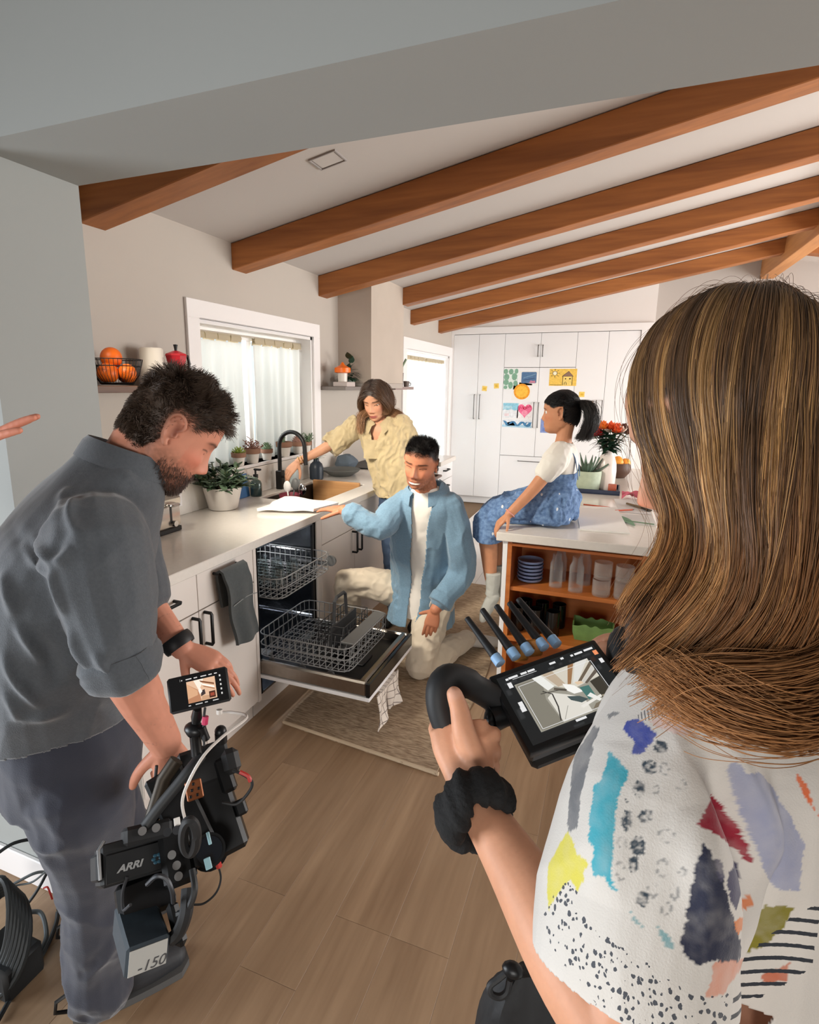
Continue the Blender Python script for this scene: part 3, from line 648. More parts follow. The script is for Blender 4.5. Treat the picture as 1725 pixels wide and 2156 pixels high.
# around the sink
e = thing('utensil_cup', (-1.87, 3.04, .8), 'maroon colander cup holding utensils in the sink', 'utensil holder')
b = MB(); b.lathe([(0, .80), (.05, .80), (.062, .9), (.066, .925), (.063, .925), (.058, .9), (.046, .806), (0, .806)], (-1.87, 3.04, 0), 24); b.build('cup', mat('maroon_plastic', (128, 52, 66), .45), e)
b = MB(); b.box((-1.92, 2.99, .7525), (-1.82, 3.09, .8), .01); b.build('stand', m_sink, e, False)
for k, (dx, dy, h, m_, lab) in enumerate(((.02, .0, .19, m_greyplastic, 'grey ladle'), (-.02, .03, .16, m_white, 'white spatula'), (.03, .03, .15, m_chrome, 'steel spoon'))):
    b = MB(); p = Vector((-1.87+dx*.4, 3.04+dy*.4, .812)); q = Vector((-1.87+dx*2.2, 3.04+dy*1.6, .80+h)); b.tube([p, q], .005, 8); b.ball(q, .03, .9, .5, 1.3, 12); tag(b.build('utensil', m_), lab+' standing in the maroon cup in the sink', 'utensil')
e = thing('vase', (-2.02, 3.545, .9155), 'dark navy round-shouldered vase with a green sprig beside the faucet', 'vase')
b = MB(); b.lathe([(0, .916), (.045, .916), (.05, .92), (.052, 1.0), (.044, 1.03), (.022, 1.05), (.02, 1.066), (.015, 1.066), (.016, 1.05), (0, 1.04)], (-2.02, 3.67, 0), 24); b.build('body', mat('navy_ceramic', (36, 46, 58), .4), e)
b = MB(); rn = random.Random(2)
for k in range(10):
    a = rn.uniform(0, 6.28); d = Vector((math.cos(a)*.7, math.sin(a)*.7, rn.uniform(.2, .7))); leaf(b, (-2.02, 3.67, 1.06), d, rn.uniform(.05, .09), .022, .002, bend=-.3)
b.build('sprig', m_leafg, e)
e = thing('glass_bottle', (-2.03, 3.36, .9155), 'frosted square bottle behind the sink beside the faucet', 'bottle')
b = MB(); b.box((-2.065, 3.325, .9165), (-1.995, 3.395, 1.03), .01, seg=2); b.build('body', mat('frosted_bottle', (196, 208, 210), .35), e)
b = MB(); b.tube([(-2.03, 3.36, 1.03), (-2.03, 3.36, 1.05)], .018, 14); b.build('cap', m_white, e)
b = MB(); b.lathe([(0, .916), (.08, .916), (.135, .95), (.15, .965), (.145, .968), (.128, .955), (.075, .926), (0, .925)], (-1.93, 3.9, 0), 30); tag(b.build('stone_bowl', mat('grey_stoneware', (98, 100, 98), .6)), 'wide dark grey stoneware bowl on the worktop beyond the sink', 'bowl')
b = MB(); rn = random.Random(11); b.ball((-1.99, 4.12, .985), .09, 1, 1, .75, 20)
for v in b.bm.verts: v.co += Vector((math.sin(v.co.z*90), math.sin(v.co.x*80+v.co.z*40), math.sin(v.co.y*85)))*.008
tag(b.build('crumpled_cloth', mat('slate_cloth', (92, 104, 116), .9)), 'crumpled slate-blue cloth beyond the grey bowl', 'cloth')
# shelves and their things
def shelf(y0, y1, label, m, x1=-1.90):
    b = MB(); b.box((-2.119, y0, 1.562), (x1, y1, 1.59), .002); return tag(b.build('wall_shelf', m, None, False), label, 'shelf')
shelf(1.345, 2.44, 'dark walnut wall shelf between the opening and the sink window', m_walnut)
shelf(3.93, 4.249, 'short grey wall shelf between the sink window and the hood', mat('grey_shelf', (128, 120, 116), .6))
shelf(4.985, 5.5, 'short shelf on the far side of the hood', mat('mauve_shelf', (150, 132, 128), .6))
e = thing('fruit_bowl', (-2.0, 1.885, 1.591), 'black wire bowl of oranges on the dark walnut shelf', 'bowl')
b = MB(); c = (-2.0, 1.885)
for r, z in ((.113, 1.70), (.105, 1.672), (.07, 1.602)): b.tube([(c[0]+r*math.cos(t)*.9, c[1]+r*math.sin(t), z) for t in np.linspace(0, 2*math.pi, 28)[:-1]], .0022, 6, closed=True)
for k in range(40):
    t = 2*math.pi*k/40; b.tube([(c[0]+r*math.cos(t)*.9, c[1]+r*math.sin(t), z) for r, z in ((.113, 1.70), (.108, 1.68), (.095, 1.635), (.07, 1.602))], .0012, 5)
b.lathe([(0, 1.594), (.06, 1.594), (.07, 1.601), (.06, 1.598), (0, 1.598)], (c[0], c[1], 0), 20, sq=1.05); b.build('wire_bowl', m_black, e)
m_orange = mat('orange_peel', (226, 104, 22), .45, bump=(220, .3, .002))
for k, (dx, dy, z, r) in enumerate(((0, -.045, 1.642, .043), (0.005, .05, 1.64, .041), (-.045, .0, 1.645, .04), (.05, .01, 1.646, .036), (-.01, -.012, 1.706, .044))):
    b = MB(); b.ball((c[0]+dx, c[1]+dy, z), r, n=20); o = b.build('orange', m_orange); tag(o, ['orange at the camera end of the wire bowl', 'orange at the window end of the wire bowl', 'orange against the wall in the wire bowl', 'orange at the front of the wire bowl', 'orange perched highest on the pile in the wire bowl'][k], 'orange', 'oranges in the wire bowl')
b = MB(); b.lathe([(0, 1.591), (.05, 1.591), (.053, 1.6), (.053, 1.755), (.048, 1.762), (0, 1.765)], (-2.03, 2.125, 0), 24); tag(b.build('canister', mat('cream_canister', (216, 208, 196), .5)), 'pale ribbed canister on the walnut shelf beside the red moka pot', 'canister')
e = thing('moka_pot', (-2.01, 2.265, 1.591), 'red stovetop coffee pot on the walnut shelf', 'coffee pot')
m_red = mat('red_enamel', (176, 34, 44), .35)
b = MB(); b.lathe([(0, 1.591), (.055, 1.591), (.045, 1.665), (.04, 1.672), (.04, 1.678), (.052, 1.735), (0, 1.74)], (-2.01, 2.265, 0), 8, rot=.3); b.build('body', m_red, e, False)
b = MB(); b.lathe([(.054, 1.733), (.05, 1.742), (.012, 1.757), (0, 1.758)], (-2.01, 2.265, 0), 8, rot=.3); b.build('lid', m_red, e, False)
b = MB(); b.lathe([(0, 1.756), (.006, 1.756), (.008, 1.772), (.011, 1.786), (0, 1.788)], (-2.01, 2.265, 0), 12); b.tube([(-2.01, 2.31, 1.73), (-2.01, 2.345, 1.735), (-2.01, 2.355, 1.70), (-2.01, 2.345, 1.66)], .007, 8); b.build('handle', m_blackp, e)
b = MB(); b.box((-2.02, 3.955, 1.5905), (-1.9, 4.1, 1.625), .003); tag(b.build('small_box', mat('pale_grey_box', (190, 178, 174), .7), None, False), 'flat pale box under the orange juicer on the grey shelf', 'box')
e = thing('juicer', (-1.97, 4.02, 1.626), 'small juicer with an orange top and clear body', 'juicer')
b = MB(); b.lathe([(0, 1.626), (.036, 1.626), (.038, 1.69), (.034, 1.69), (.032, 1.632), (0, 1.632)], (-1.97, 4.02, 0), 20); b.build('jug', mat('milky_jug', (214, 208, 200), .3), e)
b = MB(); b.lathe([(.036, 1.69), (.062, 1.696), (.062, 1.73), (.045, 1.738), (.02, 1.75), (.006, 1.772), (0, 1.773)], (-1.97, 4.02, 0), 20); b.build('top', mat('bright_orange_plastic', (240, 112, 20), .35), e)
e = thing('potted_plant', (-1.985, 4.17, 1.591), 'dark trailing leafy plant on the grey shelf beside the hood', 'plant')
b = MB(); b.lathe([(0, 1.5905), (.04, 1.5905), (.05, 1.65), (.045, 1.65), (0, 1.64)], (-1.99, 4.17, 0), 18); b.build('pot', mat('grey_green_pot', (120, 130, 120), .6), e)
b = MB(); rn = random.Random(9)
for k in range(46):
    a = rn.uniform(0, 6.28); el = rn.uniform(-.3, 1.4); d = Vector((math.cos(a)*math.cos(el), math.sin(a)*math.cos(el)*.8, math.sin(el))); p = Vector((-1.985, 4.15, 1.665))+d*rn.uniform(.02, .07); p.y = min(p.y, 4.2); leaf(b, p, (d.x, min(d.y, .1), d.z*.5-.2), rn.uniform(.04, .06), .04, .002, bend=-.3)
b.tube([(-1.97, 4.14, 1.70), (-1.94, 4.09, 1.77), (-1.93, 4.05, 1.80)], .003, 6); leaf(b, (-1.93, 4.06, 1.80), (.1, -.5, .5), .08, .055, .002, bend=-.2); leaf(b, (-1.93, 4.09, 1.77), (.2, -.2, .5), .06, .05, .002)
b.build('foliage', m_leafdd, e)
e = thing('potted_plant', (-1.96, 5.15, 1.591), 'cactus in a dark pot on the shelf beyond the hood', 'plant')
b = MB(); b.lathe([(0, 1.5905), (.05, 1.5905), (.055, 1.72), (.05, 1.72), (0, 1.71)], (-1.96, 5.2, 0), 18); b.build('pot', mat('dark_stone_pot', (88, 82, 80), .7), e)
b = MB(); leaf(b, (-1.96, 5.2, 1.7), (.35, .25, .8), .17, .06, .02); leaf(b, (-1.96, 5.2, 1.7), (-.1, -.3, .8), .12, .05, .02); b.build('pads', m_leafg, e)
b = MB(); b.lathe([(0, 1.5905), (.025, 1.5905), (.03, 1.645), (.026, 1.645), (.022, 1.6), (0, 1.6)], (-1.93, 5.36, 0), 16); b.tube([(-1.9, 5.36, 1.63), (-1.885, 5.36, 1.625), (-1.885, 5.36, 1.605), (-1.9, 5.36, 1.6)], .004, 6); tag(b.build('espresso_cup', mat('taupe_cup', (118, 106, 100), .6)), 'small dark cup on the shelf beyond the hood', 'cup')
# range and far counter
e = thing('stove', (-1.79, 4.63, 0), 'stainless range under the hood behind the standing woman', 'stove')
b = MB(); b.box((-2.11, 4.285, 0), (-1.47, 4.985, .9), .004); b.build('body', m_steel, e, False)
b = MB(); b.box((-2.11, 4.285, .9), (-1.47, 4.985, .925), .004); b.build('hob', m_blackp, e, False)
b = MB(); b.tube([(-1.47, 4.36, .80), (-1.425, 4.36, .80), (-1.425, 4.92, .80), (-1.47, 4.92, .80)], .012, 10); b.build('handle', mat('brown_bronze', (120, 96, 84), .35, .6), e)
for k in range(4):
    b = MB(); b.tube([(-1.47, 4.40+.16*k, .865), (-1.44, 4.40+.16*k, .865)], .017, 12); b.build('knob', m_blackp, e)
e = thing('base_cabinet', (-1.79, 5.25, 0), 'white end cabinet with two drawers past the stove', 'cabinet')
b = MB(); b.box((-2.1, 4.99, .1), (FX-.021, 5.49, .872)); b.build('body', m_cab, e, False)
for z0, z1 in ((.716, .87), (.42, .714), (.11, .418)):
    d = front('drawer', 4.99, 5.49, z0, z1, e, m=m_cabwhite); bar_handle((FX, 5.16, z1-.06), (FX, 5.30, z1-.06), (.03, 0, 0), d)
b = MB(); b.box((-2.119, 4.988, .873), (-1.445, 5.512, .915), .003); tag(b.build('worktop', m_quartz, None, False), 'short white worktop past the stove under the far shelf', 'worktop')
# small stool or pot on the end worktop
# ---------------------------------------------------------------- tall cupboards on the back wall
PY = 7.656
def tall(name, label, x0, x1, parts, cat='cabinet'):
    e = thing(name, ((x0+x1)/2, PY+.2, 0), label, cat)
    b = MB(); b.box((x0+.001, PY+.022, .1), (x1-.001, 8.04, 2.272)); b.build('body', m_gap, e, False)
    b = MB(); b.box((x0, PY+.05, 0), (x1, PY+.07, .1)); b.build('toe_kick', m_cabwhite, e, False)
    for (nm, a0, a1, z0, z1, h) in parts:
        b = MB(); b.box((a0+.002, PY, z0+.002), (a1-.002, PY+.02, z1-.002), .0015); d = b.build(nm, m_cabwhite, e, False)
        if h: bar_handle((h[0], PY, h[1]), (h[2], PY, h[3]), (0, -.035, 0), d, mat('satin_nickel', (120, 118, 116), .35, .8), .009)
xa, xb, xc, xd, xe = -2.084, -1.399, -.944, -.503, .215
tall('tall_cabinet', 'white tall double-door cupboard beside the tall window', xa, xb, (('door', xa, -1.742, .1, 2.27, (-1.775, 1.17, -1.775, 1.49)), ('door', -1.742, xb, .1, 2.27, (-1.70, 1.17, -1.70, 1.49))))
tall('panelled_fridge', 'white panelled double-door fridge covered in children\'s drawings', xb, xd, (('top_door', xb, xc, 1.846, 2.27, (-.972, 1.98, -.972, 2.12)), ('top_door', xc, xd, 1.846, 2.27, (-.915, 1.98, -.915, 2.12)), ('door', xb, xc, .695, 1.844, (-.985, 1.08, -.985, 1.40)), ('door', xc, xd, .695, 1.844, (-.925, 1.08, -.925, 1.40)), ('freezer_drawer', xb, xd, .1, .693, (-1.15, .63, -.75, .63))), 'fridge')
tall('tall_cabinet', 'white tall double-door cupboard behind the flowers', xd, xe, (('door', xd, -.14, .1, 2.27, (-.225, 1.12, -.225, 1.44)), ('door', -.14, xe, .1, 2.27, (-.155, 1.12, -.155, 1.44))))
b = MB(); b.box((-2.119, PY-.012, 2.274), (.36, PY+.03, 2.36), .003); b.box((xe+.002, PY-.012, 0), (xe+.055, PY+.03, 2.274), .003); b.box((-2.119, PY-.004, 0), (xa, PY+.03, 2.274)); structure(b, 'trim_1', m_white)
b = MB(); b.box((-2.119, PY+.03, 2.28), (.358, 8.05, 3.05)); b.box((xe+.01, PY+.0, 0), (.358, 8.05, 2.28)); structure(b, 'wall_pantry', mat('wall_pantry_paint', (228, 222, 218), .85))
# children's drawings (flat paper sheets)
m_paper = mat('drawing_paper', (236, 234, 230), .8)
def ink(*c): return mat('ink_%d_%d_%d' % c, c, .8, var=(40, .12))
def W(px_, py_): return (px_, py_)
def sheet_of(name, label, x0, x1, z0, z1, paper, marks, tilt=0, cat='drawing', y=PY):
    """a sheet taped on a cupboard door; marks = [(colour, polygon in 0..1 of the sheet)]"""
    cx_, cz_ = (x0+x1)/2, (z0+z1)/2; T = Matrix.Translation((cx_, 0, cz_)) @ Matrix.Rotation(tilt, 4, 'Y'); mats = [paper]; b = MB()
    hw, hh = (x1-x0)/2, (z1-z0)/2
    b.box((-hw, y-.0012, -hh), (hw, y-.0004, hh), 0, T)
    for i, (m, poly) in enumerate(marks):
        if m not in mats: mats.append(m)
        b.mi = mats.index(m); d = .0014+.0001*i
        b.prism([((u-.5)*2*hw, (v-.5)*2*hh) for u, v in poly], y-d, y-d+.0002, lambda a, c, dd: T @ Vector((a, dd, c)))
    b.mi = 0
    return tag(b.build(name, mats, None, False), label, cat)
def circ(cx_, cy_, rx, ry=None, n=20, a0=0): ry = ry or rx; return [(cx_+rx*math.cos(a0+2*math.pi*k/n), cy_+ry*math.sin(a0+2*math.pi*k/n)) for k in range(n)]
def stroke(pts, w_):
    P = [Vector((p[0], p[1])) for p in pts]; L_ = []; R_ = []
    for i, p in enumerate(P):
        d = (P[min(i+1, len(P)-1)]-P[max(i-1, 0)]); d.normalize(); n_ = Vector((-d.y, d.x))*w_/2; L_.append(tuple(p+n_)); R_.append(tuple(p-n_))
    return L_+R_[::-1]
I = ink
# leaf print: green paper with white vein network
rn = random.Random(1)
sheet_of('drawing', 'green leaf-pattern painting at the top corner of the white fridge door', -1.395, -1.21, 1.565, 1.828, I(222, 232, 226),
  [(I(128, 170, 146), circ(cx_, cz_, rx, rz, 9, a)) for cx_, cz_, rx, rz, a in ((.13, .87, .16, .13, 0), (.5, .86, .17, .14, .3), (.87, .88, .13, .13, .1), (.2, .6, .2, .16, .5), (.75, .62, .2, .18, .2), (.18, .34, .2, .14, 0), (.5, .2, .17, .18, .6), (.84, .3, .15, .14, .3), (.15, .1, .14, .09, 0))])
sheet_of('drawing', 'small blue night-sky painting right of the green leaf painting', -1.19, -.95, 1.62, 1.80, m_paper, [(I(84, 116, 152), [(.1, .2), (.14, .14), (.86, .14), (.9, .2), (.9, .88), (.86, .93), (.14, .93), (.1, .88)]), (I(120, 152, 178), stroke([(.2, .5), (.4, .6), (.6, .66), (.85, .8)], .05)), (I(66, 88, 124), stroke([(.2, .35), (.5, .42), (.8, .5)], .07)), (I(196, 130, 150), [(.5, .16), (.85, .16), (.83, .32), (.7, .3), (.6, .34)])])
sheet_of('drawing', 'round yellow sun cut-out on the fridge door', -1.27, -1.035, 1.415, 1.65, m_paper, [(I(236, 158, 44), circ(.5, .52, .44, .43, 30)), (I(246, 188, 70), circ(.5, .52, .34, .32, 24))], .1)
hs = I(56, 44, 30)
sheet_of('drawing', 'yellow drawing of a sun and a house with a pointed roof', -.815, -.481, 1.615, 1.826, I(236, 196, 92), [(I(246, 236, 206), circ(.2, .74, .075, .11)), (I(238, 208, 118), [(.5, .04), (.84, .04), (.84, .56), (.5, .56)]), (I(140, 112, 96), [(.47, .56), (.88, .56), (.7, .86)])]+
  [(hs, stroke(q, .02)) for q in ([(.2+.085*math.cos(t), .74+.125*math.sin(t)) for t in np.linspace(0, 6.3, 16)], [(.5, .04), (.5, .56)], [(.84, .04), (.84, .56)], [(.47, .56), (.7, .86), (.88, .56), (.47, .56)], [(.56, .06), (.57, .2), (.6, .24), (.63, .2), (.64, .06)], [(.03, .07), (.3, .05), (.46, .06)])]+
  [(hs, stroke([(.2+.12*math.cos(t), .74+.17*math.sin(t)), (.2+.19*math.cos(t), .74+.25*math.sin(t))], .02)) for t in np.arange(8)*.785]+[(hs, circ(.6, .42, .025, .04, 10)), (hs, circ(.76, .42, .03, .045, 10))])
sheet_of('drawing', 'pale sky watercolour left of the pink heart', -1.385, -1.185, 1.195, 1.388, I(228, 232, 236), [(I(142, 200, 220), [(.0, .5), (.12, .58), (.3, .52), (.55, .6), (.75, .5), (1, .56), (1, 1), (0, 1)]), (I(176, 214, 228), [(.0, .56), (.3, .64), (.6, .62), (.6, .8), (0, .82)]), (I(232, 214, 218), [(.1, .1), (.4, .12), (.4, .3), (.12, .3)])])
heart = [(.5+.5*(16*math.sin(t)**3)/17, .55+.5*(13*math.cos(t)-5*math.cos(2*t)-2*math.cos(3*t)-math.cos(4*t))/16) for t in np.linspace(0, 2*math.pi, 33)[:-1]]
dk = I(186, 28, 66)
sheet_of('heart_cutout', 'pink paper heart lettered for Mom on the fridge door', -1.2, -1.0, 1.19, 1.39, I(236, 232, 232), [(I(236, 112, 150), heart), (I(242, 150, 176), circ(.5, .36, .2, .18)),
  (dk, stroke([(.14, .56), (.19, .78), (.27, .64), (.36, .8), (.4, .6)], .055)), (dk, stroke([(.5+.07*math.cos(t), .68+.075*math.sin(t)) for t in np.linspace(0, 6.3, 14)], .045)), (dk, stroke([(.62, .64), (.65, .82), (.73, .72), (.82, .88), (.86, .72)], .055))])
wv = [(.03+.94*t, .5+.3*math.sin(1.2+t*6.28*3)*(1-.1*t)) for t in np.linspace(0, 1, 60)]
sheet_of('drawing', 'long painting of a curling blue wave under the heart', -1.385, -1.0, 1.07, 1.17, I(226, 232, 238), [(I(168, 206, 226), [(0, .02), (1, .02), (1, .3), (.5, .4), (0, .3)]), (I(74, 132, 176), stroke(wv, .09)), (I(74, 132, 176), stroke([(.86+.09*math.cos(t)*(1-t/14), .5+.3*math.sin(t)*(1-t/14)) for t in np.linspace(-2, 6, 20)], .05))], .02)
sheet_of('drawing', 'periwinkle blue sheet on the fridge behind the girl\'s chin', -.886, -.64, 1.014, 1.195, I(134, 152, 204), [(I(112, 132, 190), [(.1, .1), (.5, .14), (.9, .1), (.9, .3), (.1, .34)])])
ny = I(240, 206, 110)
for (x, z, t, lab) in ((-1.645, 1.573, .1, 'yellow sticky note left of its twin on the cupboard beside the fridge'), (-1.487, 1.608, -.05, 'yellow sticky note nearer the fridge on the tall cupboard'), (-.405, 1.512, 0, 'yellow sticky note right of the girl\'s head')):
    sheet_of('sticky_note', lab, x-.033, x+.033, z-.033, z+.033, ny, [(I(228, 184, 70), [(.2, .3), (.8, .25), (.8, .7), (.25, .72)])], t, 'note')
sheet_of('note_sheet', 'white list sheet with a small brown picture beside the right cupboard handles', -.35, -.235, 1.22, 1.448, I(230, 230, 232), [(I(176, 156, 138), [(.15, .76), (.8, .78), (.8, .93), (.15, .92)]), (I(200, 206, 214), [(.2, .4), (.7, .4), (.7, .44), (.2, .44)]), (I(200, 206, 214), [(.2, .54), (.75, .54), (.75, .57), (.2, .57)])], 0, 'note')

# ---------------------------------------------------------------- island
def at_top(x, y, z=.9156):
    d = _f + _r2*((x-816)/FPX) - _u2*((y-1063)/FPX); return Vector((0, 0, 1.6))+d*((z-1.6)/d.z)
IX0, IX1, IY0, IY1 = -.48, .245, 2.643, 5.3
e = thing('worktop', (-.12, 4.0, .873), 'white quartz island worktop that the girl sits on', 'worktop')
b = MB(); b.box((IX0, IY0, .873), (IX1, IY1, .915), .003); b.build('counter_slab', m_quartz, e, False)
e = thing('island_cabinet', (-.12, 4.0, 0), 'white island cabinet with open cherry-wood shelves in its end', 'cabinet')
cx0, cx1, cy0 = -.448, .212, 2.66
b = MB(); b.box((cx0, cy0, 0), (cx0+.022, 5.28, .872), .001); b.build('side_panel', m_cabwhite, e, False)
b = MB(); b.box((cx1-.022, cy0, 0), (cx1, 5.28, .872), .001); b.build('side_panel', m_cabwhite, e, False)
b = MB(); b.box((cx0+.022, 3.04, .0), (cx1-.022, 5.28, .872)); b.build('body', m_cabwhite, e, False)
b = MB(); b.box((cx0+.023, 3.02, .06), (cx1-.023, 3.039, .871)); b.build('back_panel', m_orange_wood, e, False)
for x0, x1 in ((cx0+.0225, cx0+.043), (cx1-.043, cx1-.0225)):
    b = MB(); b.box((x0, cy0, .06), (x1, 3.02, .871), .001); b.build('inner_side', m_orange_wood, e, False)
for z, th, nm in ((.857, .014, 'top_rail'), (.632, .02, 'shelf'), (.375, .024, 'bottom_shelf'), (.06, .02, 'base_board')):
    b = MB(); b.box((cx0+.0432, cy0+(.012 if nm == 'shelf' else 0), z-th/2), (cx1-.0432, 3.02, z+th/2), .001); b.build(nm, m_orange_wood, e, False)
b = MB(); b.box((cx0+.0432, 2.70, 0), (cx1-.0432, 2.72, .05)); b.build('toe_kick', m_orange_wood, e, False)
# plates
m_blue = mat('pale_blue_glaze', (142, 166, 208), .35, var=(20, .12))
m_bluerim = mat('blue_bowl_dark', (86, 108, 150), .35)
for k in range(6):
    b = MB(); z = .643+k*.0185; b.lathe([(0, z), (.04, z), (.058, z+.006), (.064, z+.018), (.061, z+.0182), (.054, z+.009), (.036, z+.004), (0, z+.004)], (-.33, 2.80, 0), 26)
    tag(b.build('bowl', m_blue if k % 2 == 0 else m_blue), ['lowest blue bowl of the stack on the island shelf', 'second blue bowl from the bottom of the island stack', 'third blue bowl from the bottom of the island stack', 'fourth blue bowl from the bottom of the island stack', 'second blue bowl from the top of the island stack', 'topmost blue bowl of the stack on the island shelf'][k], 'bowl', 'blue bowls stacked on the island shelf')
def milky(nm, c, f):
    def fn(nt, N, L, b):
        t = N.new('ShaderNodeBsdfTransparent'); d = N.new('ShaderNodeBsdfPrincipled'); d.inputs['Base Color'].default_value = rgb(*c); d.inputs['Roughness'].default_value = .12; d.inputs['Specular IOR Level'].default_value = .8
        lw = N.new('ShaderNodeLayerWeight'); lw.inputs[0].default_value = .5; ad = N.new('ShaderNodeMath'); ad.operation = 'MULTIPLY_ADD'; L.new(lw.outputs['Facing'], ad.inputs[0]); ad.inputs[1].default_value = .30; ad.inputs[2].default_value = f; ad.use_clamp = True
        mx = N.new('ShaderNodeMixShader'); L.new(ad.outputs[0], mx.inputs[0]); L.new(t.outputs[0], mx.inputs[1]); L.new(d.outputs[0], mx.inputs[2]); L.new(mx.outputs[0], N['Material Output'].inputs[0]); nt.nodes.remove(b)
    return node_mat(nm, fn)
m_gl = milky('shelf_glass', (214, 216, 216), .02)
m_frost = milky('frosted_glass', (212, 206, 200), .11)
def glassware(x, y, r, h, name, label, cat, neck=False, m=None, z=.6425):
    b = MB()
    if neck: pr = [(0, z), (r, z), (r, z+h*.72), (r*.72, z+h*.84), (r*.7, z+h), (r*.64, z+h), (r*.66, z+h*.84), (r*.93, z+h*.7), (r*.92, z+.006), (0, z+.006)]
    else: pr = [(0, z), (r*.94, z), (r, z+.008), (r, z+h), (r*.94, z+h), (r*.93, z+.01), (0, z+.008)]
    b.lathe(pr, (x, y, 0), 22); return tag(b.build(name, m or m_gl), label, cat)
glassware(-.20, 2.76, .031, .165, 'carafe', 'slim clear carafe beside the blue bowls', 'carafe', True)
glassware(-.19, 2.86, .031, .165, 'carafe', 'slim clear carafe standing behind the one beside the blue bowls', 'carafe', True)
glassware(-.105, 2.73, .034, .17, 'carafe', 'slim clear carafe with the bright window streak', 'carafe', True)
glassware(-.075, 2.85, .034, .17, 'carafe', 'slim clear carafe behind the bright-streaked one', 'carafe', True)
for k, (x, y, zz, lab) in enumerate(((.01, 2.72, 0, 'ribbed tumbler in front next to the carafes'), (.012, 2.76, .082, 'ribbed tumbler stacked on the one next to the carafes'), (.105, 2.715, 0, 'ribbed tumbler at the hair end of the island shelf'), (.106, 2.75, .078, 'ribbed tumbler stacked at the hair end of the shelf'))):
    glassware(x, y if zz == 0 else y-.035, .041, .078, 'tumbler', lab, 'glass', False, m_frost, .6425+zz)
m_dkgl = mat('black_glass', (14, 18, 20), .08, spec=.7)
for k in range(6):
    x = -.37+.085*(k % 3)+.02*(k//3); y = 2.76+.11*(k//3); glassware(x, y, .034, .125, 'goblet', ['black glass nearest the white side panel, front row', 'middle black glass of the front row on the lower shelf', 'black glass nearest the green planter, front row', 'black glass at the back beside the side panel', 'middle black glass of the back row', 'black glass at the back near the green planter'][k], 'glass', False, m_dkgl, .3875)
# green wavy planter
e = thing('planter', (-.01, 2.79, .388), 'green wavy-rimmed trough planter on the lower island shelf', 'planter')
P = []; N_ = 48
for (s, z) in ((.86, .388), (.98, .43), (1, .47), (.94, .468), (.92, .42), (.8, .396)):
    row = []
    for k in range(N_+1):
        t = 2*math.pi*k/N_; c_, s_ = math.cos(t), math.sin(t); q = 1/max(abs(c_)/.095, abs(s_)/.055); row.append((-.01+q*c_*s, 2.79+q*s_*s, z+(.006*math.sin(k*math.pi/3) if .46 < z else 0)))
    P.append(row)
b = MB(); V = [[b.bm.verts.new(p) for p in r[:-1]] for r in P]
for A, B in zip(V, V[1:]):
    for k in range(N_): b.bm.faces.new((A[k], A[(k+1) % N_], B[(k+1) % N_], B[k]))
b.bm.faces.new(V[0]); b.bm.faces.new(V[-1]); b.build('trough', mat('leaf_green_glaze', (112, 148, 84), .4, var=(20, .15)), e)
# on the worktop
m_navy = mat('navy_lacquer', (32, 42, 66), .35)
b = MB(); tx0, tx1, ty0, ty1 = -.235, .075, 3.885, 4.16
b.box((tx0, ty0, .9155), (tx1, ty1, .922), .002); b.box((tx0, ty0, .922), (tx1, ty0+.01, .945), .002); b.box((tx0, ty1-.01, .922), (tx1, ty1, .945), .002); b.box((tx0, ty0+.01, .922), (tx0+.01, ty1-.01, .945), .002); b.box((tx1-.01, ty0+.01, .922), (tx1, ty1-.01, .945), .002)
tag(b.build('tray', m_navy, None, False), 'navy rectangular tray on the island behind the girl', 'tray')
e = thing('potted_plant', (-.14, 4.0, .9225), 'spiky aloe in a sage-green pot on the navy tray', 'plant')
b = MB(); b.lathe([(0, .923), (.07, .923), (.085, .93), (.094, 1.03), (.094, 1.055), (.086, 1.055), (.084, 1.03), (0, 1.025)], (-.14, 4.0, 0), 30); b.build('pot', mat('sage_pot', (168, 180, 158), .6, var=(40, .08)), e)
b = MB(); b.lathe([(0, 1.026), (.083, 1.031), (0, 1.0255)], (-.14, 4.0, 0), 20); b.build('soil', m_soil, e)
b = MB(); rn = random.Random(3)
for k in range(18):
    a = k*2.4; el = .25+.9*rn.random(); leaf(b, (-.14+.02*math.cos(a), 4.0+.02*math.sin(a), 1.03), (math.cos(a)*math.cos(el), math.sin(a)*math.cos(el), math.sin(el)), rn.uniform(.10, .16), .026, .011, bend=.12)
b.build('leaves', m_aloe, e)
e = thing('flower_vase', (-.03, 4.09, .9225), 'white vase of red and orange flowers on the island tray', 'vase')
b = MB(); b.lathe([(0, .923), (.052, .923), (.06, .94), (.064, 1.05), (.06, 1.10), (.045, 1.15), (.036, 1.165), (.036, 1.19), (.031, 1.19), (.031, 1.16), (.05, 1.09), (0, 1.0)], (-.02, 4.07, 0), 30); b.build('body', mat('white_ceramic', (226, 216, 210), .25), e)
st = MB(); fl = []; lf = MB(); rn = random.Random(12); base = Vector((-.02, 4.07, 1.16))
for k in range(15):
    a = k*2.4; rr = .03+.085*math.sqrt((k+.5)/15); tip = Vector((-.02+rr*math.cos(a), 4.07+rr*math.sin(a)*.8, 1.322+rn.uniform(-.02, .05)-.3*rr)); st.tube([base, base.lerp(tip, .5)+Vector((0, 0, .01)), tip], .0025, 5); fl.append((tip, k))
for k in range(170):
    a = rn.uniform(0, 6.28); t = rn.uniform(.1, 1.0); p = base+Vector((.07*t*math.cos(a), .07*t*math.sin(a), .15*t)); el = rn.uniform(-.2, 1); leaf(lf, p, (math.cos(a), math.sin(a), math.sin(el)), rn.uniform(.045, .08), .036, .002, bend=-.3)
